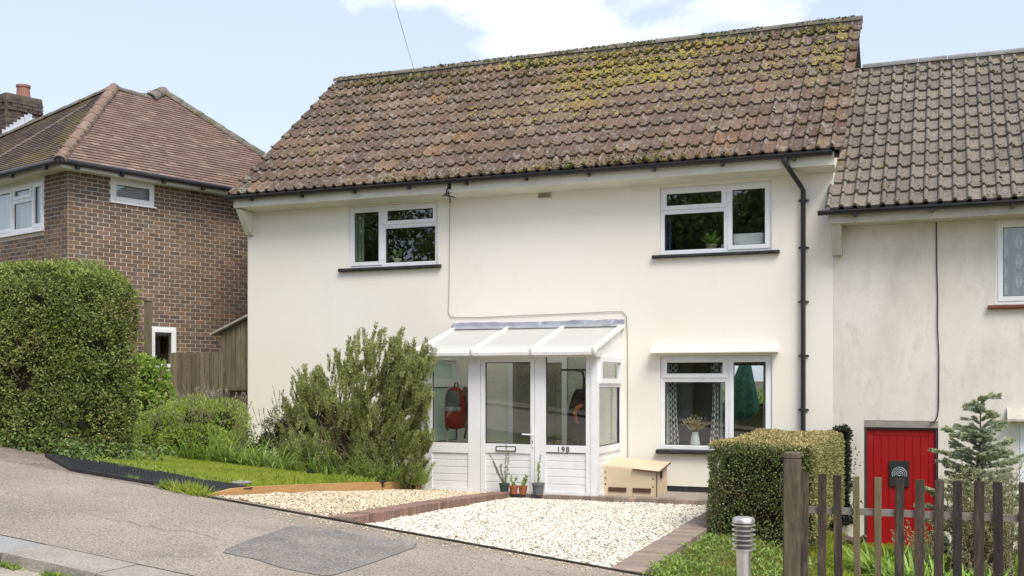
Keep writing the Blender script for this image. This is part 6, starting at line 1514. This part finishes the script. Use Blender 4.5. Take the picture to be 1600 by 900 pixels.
def strap_plant(name, label, c, n, L, Wd, leafm, spread=0.18, cat='plant'):
    t = thing(name, label, cat, tuple(c)); V = []
    a = rng.uniform(0, 6.28, n); le = rng.uniform(0.5, 1.1, n)*L; r0 = rng.uniform(0, spread, n); k = 5
    el = rng.uniform(0.7, 1.45, n); droop = rng.uniform(0.4, 1.5, n)
    P = np.stack([c[0]+r0*np.cos(a), c[1]+r0*np.sin(a), np.full(n, c[2])], -1); rows_ = []
    for i in range(k+1):
        e = el - droop*(i/k)
        if i: P = P + np.stack([np.cos(a)*np.cos(e), np.sin(a)*np.cos(e), np.sin(e)], -1)*(le/k)[:, None]
        w = Wd*(1-(i/k)**2)*0.5 + 0.001; s_ = np.stack([-np.sin(a), np.cos(a), np.zeros(n)], -1)*w; rows_ += [P - s_, P + s_]
    V = np.stack(rows_, 1); np_mesh('leaves', V, [[2*i, 2*i+1, 2*i+3, 2*i+2] for i in range(k)], leafm, t); return t
STRAP = LEAF('strap_leaf', [(0.12, 0.18, 0.03), (0.18, 0.26, 0.045), (0.25, 0.34, 0.08), (0.30, 0.38, 0.15)], trans=0.35)
labs = [(296, 712, -3.3, 'clump of strappy leaves at the foot of the lavender, nearest the tall hedge'), (325, 715, -3.2, 'clump of strappy leaves below the middle of the lavender shrub'), (352, 718, -3.0, 'clump of pale arching leaves at the right foot of the lavender'), (380, 722, -2.9, 'clump of arching leaves between the lavender and the salvia'), (408, 728, -2.8, 'clump of arching leaves below the salvia'), (436, 733, -2.7, 'clump of arching leaves below the left edge of the rosemary'),
        (490, 742, -2.4, 'clump of strappy leaves under the left half of the rosemary'), (530, 746, -2.3, 'clump of strappy leaves under the middle of the rosemary'), (575, 749, -2.2, 'clump of upright leaves under the right half of the rosemary'), (612, 751, -2.1, 'clump of broad leaves under the right edge of the rosemary'), (642, 753, -1.95, 'clump of leaning leaves between the rosemary and the porch')]
for px, py, Y, lb_ in labs:
    q = atY(px, py, Y); c = (q[0], Y, zlawn(q[0], Y)); strap_plant('strappy_plant', lb_, c, 60, 0.62, 0.026, STRAP, 0.2)['group'] = 'strappy clumps in the front bed'
# low rough growth filling the bed: one mass
n = 5200; u = rng.random(n); px = 215 + u*450; Yb = -3.05 + 1.35*u + rng.normal(0, 0.2, n)
C = np.array([atY(a, 700, b) for a, b in zip(px, Yb)]); C[:, 2] = [zlawn(a, b) for a, b in zip(C[:, 0], C[:, 1])]; C[:, 2] += 0.0
a = rng.uniform(0, 6.28, n); el = rng.uniform(0.5, 1.5, n); Dv = np.stack([np.cos(a)*np.cos(el), np.sin(a)*np.cos(el), np.sin(el)], -1)
o = np_mesh('bed_growth', leafV(C, Dv, runit(n), rng.uniform(0.10, 0.32, n), rng.uniform(0.008, 0.02, n), mid=0.3), QUAD, LEAF('bed_leaf', [(0.12, 0.165, 0.035), (0.18, 0.24, 0.05), (0.25, 0.31, 0.07), (0.27, 0.25, 0.10)], trans=0.4)); o['kind'] = 'stuff'; tag(o, 'rough low leaves growing through the front flower bed', 'ground cover')
# lawn blades
def grass(name, label, P, h, mat, w=0.006):
    n = len(P); a = rng.uniform(0, 6.28, n); el = rng.uniform(0.75, 1.5, n); Dv = np.stack([np.cos(a)*np.cos(el), np.sin(a)*np.cos(el), np.sin(el)], -1)
    s_ = np.stack([-np.sin(a), np.cos(a), np.zeros(n)], -1)*(w*rng.uniform(0.7, 1.4, n))[:, None]*0.5; L = (h*rng.uniform(0.5, 1.2, n))[:, None]
    bend = np.stack([np.cos(a), np.sin(a), np.full(n, -0.3)], -1)*L*0.22
    V = np.stack([P - s_, P + s_, P + Dv*L*0.6 + s_*0.7, P + Dv*L + bend, P + Dv*L*0.6 - s_*0.7], 1)
    o = np_mesh(name, V, [[0, 1, 2, 3, 4]], mat); o['kind'] = 'stuff'; tag(o, label, 'grass'); return o
GRASS = LEAF('lawn_grass', [(0.20, 0.26, 0.03), (0.27, 0.33, 0.04), (0.33, 0.375, 0.055), (0.37, 0.37, 0.10)], trans=0.4, patch=(0.74, 0.80, 0.72), pscale=1.6)
n = 46000; y = rng.uniform(-6.34, -2.0, n); x = rng.uniform(-11.5, -7.2, n); sx = np.array([SX(q) for q in y]) - 0.06
ok = (x < sx) & (y < -1.85 - 0.26*(-7.6 - x)); ok &= ~((x < -9.95) & (y < -4.6)); x, y = x[ok], y[ok]
P = np.stack([x, y, np.array([zlawn(a, b) for a, b in zip(x, y)])], -1)
kz = vnoise(np.stack([x*2.1, y*2.1, x*0+4], -1)); P = P[(kz > 0.22) | (rng.random(len(kz)) < 0.45)]
grass('lawn_grass', 'mown bright green grass between the mat and the flower bed', P, 0.038, GRASS)
n = 26000; y = rng.uniform(-7.0, -0.3, n); x = rng.uniform(-1.5, 1.6, n); P = np.stack([x, y, np.array([zright(a, b) for a, b in zip(x, y)])], -1)
grass('garden_grass', 'long pale grass behind the picket fence', P, 0.11, GRASS, 0.008)
nt_ = 900; yt2 = rng.uniform(-6.2, -2.6, nt_); xt2 = np.array([SX(q) for q in yt2]) - 0.08 - rng.exponential(0.35, nt_); P = np.stack([xt2, yt2, np.array([zlawn(a, b) for a, b in zip(xt2, yt2)])], -1); P = P[vnoise(P*3) > 0.45]
grass('edge_grass', 'longer uncut grass blades along the timber plank', P, 0.11, GRASS, 0.008)
# weeds beside the drive edging, low leafy mass
WEED = LEAF('weed_leaf', [(0.11, 0.17, 0.03), (0.17, 0.25, 0.045), (0.24, 0.32, 0.07), (0.13, 0.16, 0.05)], trans=0.3)
def weeds(name, label, n, x0, x1, y0, y1, zf, hmax, L, mat=WEED):
    x = rng.uniform(x0, x1, n); y = rng.uniform(y0, y1, n); hh = hmax*vnoise(np.stack([x*2.5, y*2.5, x*0], -1))*rng.random(n)
    P = np.stack([x, y, np.array([zf(a, b) for a, b in zip(x, y)]) + hh], -1); Dv = nrm(runit(n)*0.8 + np.array([0, 0, 0.5])); V = leafV(P, Dv, nrm(runit(n)*0.6+np.array([0, 0, 1])), rng.uniform(0.5, 1.3, n)*L, rng.uniform(0.5, 1.2, n)*L*0.42)
    o = np_mesh(name, V, QUAD, mat); o['kind'] = 'stuff'; tag(o, label, 'weeds'); return o
weeds('weeds', 'leafy green weeds between the grey brick edging and the lamp', 8000, -2.50, -1.35, -7.3, -4.0, zright, 0.22, 0.055)
n = 9000; y = rng.uniform(-7.3, -3.9, n); x = rng.uniform(-2.50, -1.3, n); P = np.stack([x, y, np.array([zright(a, b) for a, b in zip(x, y)])], -1)
grass('rough_grass', 'rough grass at the foot of the low clipped hedge', P, 0.12, LEAF('rough_grass_blade', [(0.14, 0.17, 0.035), (0.22, 0.25, 0.06), (0.28, 0.25, 0.10)], trans=0.3), 0.009)
def tuft(px, py, n, h, sp, label, mat=GRASS, name='grass_tuft', flat=0.35):
    c = np.array(pav(px, py, 0.0)); P = c[None] + np.stack([rng.normal(0, sp, n), rng.normal(0, sp*flat, n), np.zeros(n)], -1); P[:, 2] = [zstreet(a) for a in P[:, 0]]
    a = rng.uniform(0, 6.28, n); el = rng.uniform(0.3, 1.5, n); Dv = np.stack([np.cos(a)*np.cos(el), np.sin(a)*np.cos(el), np.sin(el)], -1)
    o = np_mesh(name, leafV(P, Dv, runit(n), rng.uniform(0.4, 1.1, n)*h, rng.uniform(0.006, 0.018, n), mid=0.35), QUAD, mat); tag(o, label, 'grass'); return o
tuft(300, 772, 420, 0.16, 0.11, 'grass tuft growing in front of the right end of the mat')
tuft(262, 765, 300, 0.12, 0.055, 'low weed growing along the front edge of the mat', WEED)
tuft(205, 750, 120, 0.07, 0.05, 'small dry weed at the middle of the mat edge', WEED)
o = weeds('verge_weeds', 'low leafy weeds creeping over the back edge of the mat', 900, -10.0, -7.7, -6.40, -6.05, zlawn, 0.09, 0.042); o['label'] = 'low leafy weeds creeping over the back edge of the mat'
# moss and weeds in the gutter under the kerb
def gut(px, py): 
    d = ray(px, py); t = (-10.44 - CAMY) / d[1]; return t*d[0]
for px, lb_ in ((18, 'small green weed in the gutter at the left kerb joint'), (85, 'yellow green weed clump growing in the gutter under the kerb'), (118, 'green weed at the foot of the kerb, nearest the bottom edge')):
    X0 = gut(px, 880); n = 160; P = np.stack([rng.normal(X0, 0.05, n), rng.normal(-10.46, 0.015, n), np.zeros(n)], -1); P[:, 2] = [zstreet(a)-0.088 for a in P[:, 0]]
    o = np_mesh('gutter_weed', leafV(P, nrm(runit(n)+np.array([0, 0, 0.7])), runit(n), rng.uniform(0.02, 0.06, n), rng.uniform(0.012, 0.025, n)), QUAD, WEED); tag(o, lb_, 'weed')
# ivy at the hedge foot
n = 900; x = rng.uniform(-11.8, -9.6, n); y = -6.30 + rng.normal(0, 0.10, n); m_ = rng.random(n) < 0.4; y[m_] = rng.uniform(-6.3, -4.6, m_.sum()); x[m_] = -9.9 + rng.normal(0, 0.08, m_.sum())
P = np.stack([x, y, np.array([zlawn(a, b) for a, b in zip(x, y)]) + rng.random(n)*0.22], -1)
o = np_mesh('ivy', leafV(P, nrm(runit(n)+np.array([0.3, -0.3, 0])), nrm(runit(n)*0.6+np.array([0.4, -0.6, 0.5])), rng.uniform(0.035, 0.065, n), rng.uniform(0.03, 0.05, n)), QUAD, LEAF('ivy_leaf', [(0.05, 0.085, 0.025), (0.08, 0.125, 0.035), (0.13, 0.18, 0.05)], trans=0.12, rough=0.4)); o['kind'] = 'stuff'; tag(o, 'ivy trailing along the foot of the tall left hedge', 'ivy')

# ================================================================== right front garden
# blue spruce
SPL = LEAF('spruce_needle', [(0.28, 0.33, 0.25), (0.35, 0.40, 0.295), (0.40, 0.43, 0.31), (0.23, 0.28, 0.215)], trans=0.25)
SPT = LEAF('spruce_young_tip', [(0.28, 0.32, 0.14), (0.34, 0.37, 0.18), (0.36, 0.31, 0.19)], trans=0.2)
ys_ = -2.2; tb = np.array(atY(1522, 900, ys_)); top = np.array(atY(1533, 624, ys_)); tb[2] = zright(tb[0], ys_)
SP = thing('spruce_tree', 'young blue green spruce tree in front of the neighbour house', 'tree', tuple(tb))
trunk = MB(); trunk.tube([tb, (tb+top)/2 + np.array([0.01, 0, 0]), top], [0.035, 0.018, 0.005], 8); trunk.build('trunk', TWIG, SP, smooth=True)
V = []; VT = []; br = MB(); Hh = top[2]-tb[2]
V.append(shoot(lerp(tb, top, 0.7), lerp(tb, top, 0.85), top, 150, 0.022, 0.0065))
lev = 0
for f in (0.10, 0.18, 0.26, 0.34, 0.42, 0.49, 0.56, 0.63, 0.70, 0.77, 0.84, 0.91, 0.97):
    R_ = (0.80*(1-f)**0.8 + 0.05)*(0.72 if 0.72 < f < 0.9 else 1); nb_ = random.choice((7, 8, 9)) if f < 0.8 else 4
    for k in range(nb_):
        a = lev*0.7 + k*6.283/nb_ + random.uniform(-.2,.2); c = lerp(tb, top, min(0.985, f + random.uniform(-.035, .035))); L = R_*random.uniform(0.6, 1.2)
        d = np.array([math.cos(a), math.sin(a), random.uniform(-0.02, 0.3) + 0.5*f*f]); tip = c + d*L + np.array([0, 0, 0.02]); mid = c + d*L*0.5 + np.array([0, 0, -0.04*(1-f)])
        br.tube([c, mid, tip], [0.009, 0.006, 0.002], 4, caps=False)
        V.append(shoot(c + d*L*0.15, mid, tip, int(150+330*L), 0.036, 0.012)); VT.append(shoot(lerp(mid, tip, 0.75), lerp(mid, tip, 0.9), tip + d*0.03, 60, 0.03, 0.012))
        for q in range(int(2 + L*20)):
            w_ = random.uniform(0.25, 0.95); p0 = lerp(c, tip, w_); a2 = a + random.choice((-1, 1))*random.uniform(0.5, 0.9); l2 = 0.20*(1.1-w_*0.5)*random.uniform(0.6, 1.1)
            p2 = p0 + np.array([math.cos(a2), math.sin(a2), random.uniform(-.05, 0.25)])*l2
            V.append(shoot(p0, (p0+p2)/2, p2, 85, 0.036, 0.012)); VT.append(shoot(lerp(p0, p2, 0.6), lerp(p0, p2, 0.8), p2, 34, 0.03, 0.012))
    lev += 1
br.build('branches', TWIG, SP, kind='stuff'); np_mesh('needles', np.concatenate(V), QUAD, SPL, SP, kind='stuff'); np_mesh('young_tips', np.concatenate(VT), QUAD, SPT, SP, kind='stuff')
GREYL = LEAF('grey_shrub_leaf', [(0.16, 0.17, 0.08), (0.23, 0.23, 0.12), (0.30, 0.28, 0.17), (0.22, 0.26, 0.09)], trans=0.2)
sh = []
for i in range(230):
    c0 = np.array(atY(random.uniform(1480, 1590), 880, -3.2)); c0[1] += random.uniform(-.4,.4); c0[2] = zright(c0[0], c0[1]) + 0.05
    tip = np.array(atY(random.uniform(1470, 1600), random.uniform(715, 860), -3.2 + random.uniform(-.4,.4))); tip[2] = max(tip[2], c0[2]+0.25)
    sh.append((c0, lerp(c0, tip, 0.5)+np.array([0, 0, 0.1]), tip, 0.1))
needle_bush('grey_shrub', 'grey green twiggy shrub in front of the spruce', (0.2, -3.2, zright(0.2, -3.2)), sh, GREYL, 80, 0.036, 0.010, TWIG)
sh = []
for i in range(50):
    c0 = np.array(atY(random.uniform(1400, 1480), 880, -4.0)); c0[2] = zright(c0[0], -4.0) + 0.03
    tip = np.array(atY(random.uniform(1392, 1490), random.uniform(800, 870), -4.0 + random.uniform(-.3,.3))); tip[2] = max(tip[2], c0[2]+0.2); sh.append((c0, lerp(c0, tip, 0.5)+np.array([0, 0, 0.06]), tip, 0.1))
needle_bush('low_herb', 'low twiggy herb with pale flowers below the red door', (-0.5, -4.0, zright(-0.5, -4.0)), sh, GREYL, 40, 0.03, 0.009, STEM)
HOST = LEAF('daylily_leaf', [(0.11, 0.19, 0.03), (0.18, 0.27, 0.045), (0.24, 0.35, 0.07)], trans=0.35)
for px, Y, lb_ in ((1366, -3.8, 'clump of bright arching leaves below the left side of the red door'), (1395, -4.2, 'clump of bright arching leaves below the middle of the red door'), (1430, -4.6, 'clump of bright arching leaves below the right side of the red door'), (1470, -4.8, 'clump of bright arching leaves left of the spruce foot'), (1510, -4.8, 'clump of bright arching leaves at the spruce foot'), (1548, -4.9, 'clump of bright arching leaves right of the spruce foot'), (1585, -4.9, 'clump of bright arching leaves at the right edge of the picture')):
    q = atY(px, 870, Y); strap_plant('daylily', lb_, (q[0], Y, zright(q[0], Y)), 95, 0.52, 0.036, HOST, 0.20)['group'] = 'daylily clumps behind the picket fence'
q = atY(1328, 850, -1.2); mb = MB(); mb.tube([(q[0]-.25, -1.2, zright(q[0], -1.2)+.05), (q[0]-.05, -1.15, zright(q[0], -1.2)+.16), (q[0]+.1, -1.1, zright(q[0], -1.2)+.12), (q[0]+.2, -1.15, zright(q[0], -1.2)+.22)], [0.05, 0.06, 0.05, 0.03], 8)
tag(mb.build('log', TWIG, smooth=True), 'short gnarled log lying by the wall left of the red door', 'log')

# ================================================================== picket fence
YF = -7.25
PF = thing('picket_fence', 'dark weathered picket fence with a thick end post', 'fence', (0, YF, zstreet(0)))
def fxp(px): return atY(px, 740, YF)[0]
def fzp(px, py): return atY(px, py, YF)[2]
pk = [(1247,1262,737,'b'),(1277,1290,740,'d'),(1304,1317,742,'d'),(1335,1345.5,744,'m'),(1366,1377,745,'m'),(1398,1412,747,'d'),(1428,1443,749,'d'),(1458,1473,750,'b'),(1488.5,1503,751,'k'),(1521,1537,751.5,'d'),(1555,1570,752.5,'k'),(1588,1603,753,'d'),(1622,1637,754,'d')]
for a, b, y, k in pk:
    x0, x1, zt = fxp(a), fxp(b), fzp((a+b)/2, y); zb_ = zstreet(x0) - 0.05; e = 0.003
    yy0 = YF + random.uniform(-.003,.003); ln = random.uniform(-.02,.02)
    mb = MB(); th_ = 0.022
    prof = [(x0+e, yy0), (x1-e, yy0), (x1, yy0+e), (x1, yy0+th_-e), (x1-e, yy0+th_), (x0+e, yy0+th_), (x0, yy0+th_-e), (x0, yy0+e)]
    mb.v = [(x + ln*0.0, y_, zb_) for x, y_ in prof] + [(x + ln, y_, zt-0.004 + random.uniform(-.002,.002)) for x, y_ in prof]
    m = 8; mb.f = [tuple(range(m-1, -1, -1)), tuple(range(m, 2*m))] + [(i, (i+1) % m, (i+1) % m+m, i+m) for i in range(m)]
    mb.build('picket', {'d': PICKET, 'm': PICKETM, 'b': PICKET, 'k': PICKETB}[k], PF)
mb = MB(); x0, x1 = fxp(1262), fxp(1640); mb.bar((x0, YF+0.05, fzp(1262, 797)), (x1, YF+0.05, fzp(1640, 813)), 0.04, 0.055); mb.build('rail', M('grey_rail', (0.25, 0.225, 0.19), (0.17, 0.15, 0.12), scale=9, rough=0.9, stretch=(0.2, 1, 1), fine=0.2), PF)
mb = MB(); mb.bar((x0, YF+0.05, zstreet(x0)+0.2), (x1, YF+0.05, zstreet(x1)+0.2), 0.04, 0.055); mb.build('rail', PICKET, PF)
mb = MB(); x0, x1 = fxp(1224.5), fxp(1251); zt = fzp(1237, 706); zg = zt - 0.055; y0, y1 = YF-0.06, YF+0.07; e = 0.012
def ring(x0, x1, y0, y1, z, e): return [(x0+e, y0, z), (x1-e, y0, z), (x1, y0+e, z), (x1, y1-e, z), (x1-e, y1, z), (x0+e, y1, z), (x0, y1-e, z), (x0, y0+e, z)]
lev_ = [(zstreet(x0)-0.1, 0, e), (zg-0.006, 0, e), (zg-0.003, 0.006, e), (zg+0.003, 0.006, e), (zg+0.006, 0, e), (zt-0.012, 0, e), (zt, 0.01, e)]
for z, ins, ee in lev_: mb.v += ring(x0+ins, x1-ins, y0+ins, y1-ins, z, ee)
m = 8; mb.f = [(k*m+i, k*m+(i+1) % m, (k+1)*m+(i+1) % m, (k+1)*m+i) for k in range(len(lev_)-1) for i in range(m)] + [tuple(range((len(lev_)-1)*m, len(lev_)*m)), tuple(range(m-1, -1, -1))]
mb.build('post', POSTW, PF)

# ================================================================== louvred steel path lamp
q = atY(1162, 860, -7.38); lx, ly = q[0], -7.38; zg_ = zright(lx, ly); ztop = atY(1162, 808, ly)[2]; zc_ = ztop - 0.30
hr_ = (atY(1181, 815, ly)[0] - atY(1143, 815, ly)[0]) / 2 * 0.97
LP = thing('path_lamp', 'stainless steel louvred path lamp at the corner of the drive', 'lamp', (lx, ly, zg_))
pz = atY(1162, 857, ly)[2]
MB().lathe((lx, ly, 0), [(hr_*0.95, zg_), (hr_*0.95, zg_+0.012), (hr_*0.62, zg_+0.014), (hr_*0.62, pz-0.02), (hr_*0.62, pz)], 28).build('post', STEEL, LP, smooth=True)
for k in range(6):
    z = pz + (ztop-0.055-pz)*k/5.2
    MB().lathe((lx, ly, z), [(hr_*0.72, 0.002), (hr_*1.0, -0.006), (hr_*1.0, 0.001), (hr_*0.74, 0.010)], 30).build('louvre', STEEL, LP, smooth=True)
MB().lathe((lx, ly, ztop-0.045), [(hr_*0.94, 0), (hr_*0.94, 0.028), (hr_*0.86, 0.040), (hr_*0.80, 0.036), (hr_*0.78, 0.044), (hr_*0.02, 0.047)], 30).build('cap', STEEL, LP, smooth=True)
MB().lathe((lx, ly, pz), [(hr_*0.60, 0), (hr_*0.60, ztop-0.04-pz)], 24).build('lamp_glass', plain('lamp_diffuser', (0.22, 0.21, 0.20), 0.3), LP, smooth=True)

# ================================================================== small lights and covers on the lawn
for px, py, lb_ in ((484, 752, 'black disc light in the lawn, left of the three beside the plank'), (541, 753, 'black disc light in the lawn, middle of the three beside the plank'), (596, 755, 'black disc light in the lawn, right of the three beside the plank')):
    X0 = atY(px, py, -2.75)[0]; yy = -2.75; z = zlawn(X0, yy); t = thing('ground_light', lb_, 'light', (X0, yy, z), 'disc lights set in the lawn edge')
    MB().lathe((X0, yy, z), [(0.03, -0.03), (0.03, 0.03), (0.075, 0.032), (0.08, 0.045), (0.07, 0.052)], 18).build('disc', BLACKP, t, smooth=True)
    MB().lathe((X0, yy, z+0.0525), [(0.055, 0), (0.05, 0.004)], 18).build('solar_cell', plain('solar_cell_blue', (0.03, 0.035, 0.05), 0.2), t, smooth=True)
X0 = -7.60; yy = -6.05; z = zlawn(X0, yy)
mb = MB(); mb.lathe((X0, yy, z+0.02), [(0.11, 0), (0.12, 0.02), (0.118, 0.028), (0.09, 0.032)], 24); tag(mb.build('drain_cover', SLATE, smooth=True), 'small round grey cover at the corner of the lawn and mat', 'cover')

# ================================================================== across the road (mirrored in the windows) and back garden
BARK = M('bark', (0.10, 0.075, 0.05), (0.06, 0.05, 0.035), scale=6, rough=1, bump=0.5, bscale=20)
TL = LEAF('tree_leaf', [(0.10, 0.13, 0.04), (0.14, 0.18, 0.05), (0.20, 0.25, 0.07), (0.28, 0.31, 0.10)], trans=0.4)
def big_tree(label, x, y, zb_, h, r, n, seed):
    t = thing('broadleaf_tree', label, 'tree', (x, y, zb_), 'trees across the road'); rd = random.Random(seed); mb = MB()
    mb.tube([(x, y, zb_-0.2), (x+.1, y, zb_+h*0.3), (x, y+.1, zb_+h*0.7)], [0.28, 0.2, 0.08], 8); blobs = []
    for i in range(16):
        a = rd.uniform(0, 6.28); f = rd.uniform(0.15, 1.0); rr = r*rd.uniform(0.2, 0.75)*(1.15-f*0.6); c = (x+rr*math.cos(a), y+rr*math.sin(a), zb_+h*(0.1+0.82*f)); s_ = r*rd.uniform(0.32, 0.5); blobs.append((*c, s_, s_, s_*0.8))
        mb.tube([(x, y, zb_+h*0.25*f+0.5), ((x+c[0])/2, (y+c[1])/2, zb_+h*f*0.6), c], [0.09, 0.06, 0.02], 5)
    mb.build('trunk', BARK, t, smooth=True)
    B = np.array(blobs)[rng.integers(0, len(blobs), n)]; d = runit(n); P = B[:, :3] + d*B[:, 3:]*(1-rng.exponential(0.15, n)).clip(0.1, 1.1)[:, None]
    V = leafV(P, nrm(d*0.5+runit(n)*0.8-np.array([0, 0, 0.2])), nrm(d+runit(n)*0.6), rng.uniform(0.16, 0.34, n), rng.uniform(0.10, 0.20, n)); np_mesh('crown', V, QUAD, TL, t)
for i, (x, y, h, r) in enumerate(((-5.5, -23.5, 8.5, 2.8), (-9.5, -24.5, 10.0, 3.2), (-14.0, -23.8, 9.0, 3.0), (-18.5, -25.0, 10.5, 3.3), (-23.5, -24.0, 9.5, 3.2), (-28.5, -25.0, 10.0, 3.4), (-1.5, -26.5, 8.0, 2.8))):
    big_tree(('broad green tree across the road mirrored in the windows, number %d counted from the right' % (7-i)) if False else ('green tree on the bank across the road, mirrored in the window panes'), x, y, zstreet(x)+1.0, h, r, 11000, i)
def far_hedge(name, label, x0, x1, y0, y1, h, n, zf, mat):
    t = thing(name, label, 'hedge', ((x0+x1)/2, (y0+y1)/2, zf((x0+x1)/2))); x = rng.uniform(x0, x1, n); k = rng.random(n); zz = np.array([zf(a) for a in x])
    yy = np.where(k < 0.6, y1 - rng.exponential(0.08, n), rng.uniform(y0, y1, n)); z = np.where(k < 0.6, rng.random(n)*h, h - rng.exponential(0.08, n)) + zz + (vnoise(np.stack([x*1.5, yy*1.5, x*0], -1))-.5)*0.4
    P = np.stack([x, yy, z], -1); V = leafV(P, nrm(runit(n)), runit(n), rng.uniform(0.08, 0.16, n), rng.uniform(0.05, 0.09, n)); np_mesh('foliage', V, QUAD, mat, t)
    mb = MB(); k = 14
    for i in range(k):
        a, b = lerp(x0, x1, i/k), lerp(x0, x1, (i+1)/k); zA, zB = zf(a), zf(b)
        mb.v += [(a, y0+.2, zA-.3), (a, y1-.2, zA-.3), (a, y1-.2, zA+h-.25), (a, y0+.2, zA+h-.25), (b, y0+.2, zB-.3), (b, y1-.2, zB-.3), (b, y1-.2, zB+h-.25), (b, y0+.2, zB+h-.25)]; q = i*8
        mb.f += [(q+1, q+5, q+6, q+2), (q+2, q+6, q+7, q+3), (q+3, q+7, q+4, q), (q, q+1, q+2, q+3), (q+4, q+7, q+6, q+5)]
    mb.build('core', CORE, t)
far_hedge('roadside_hedge', 'dark hedge along the far side of the road, mirrored in the lower window', -30, 2, -20.6, -19.2, 2.3, 16000, lambda x: zstreet(x)+0.2, TL)
far_hedge('garden_hedge', 'bright green hedge behind the cream house seen through the lower window', -8.5, 0.5, 12.0, 13.2, 1.7, 5000, lambda x: -0.3, BRIGHT)
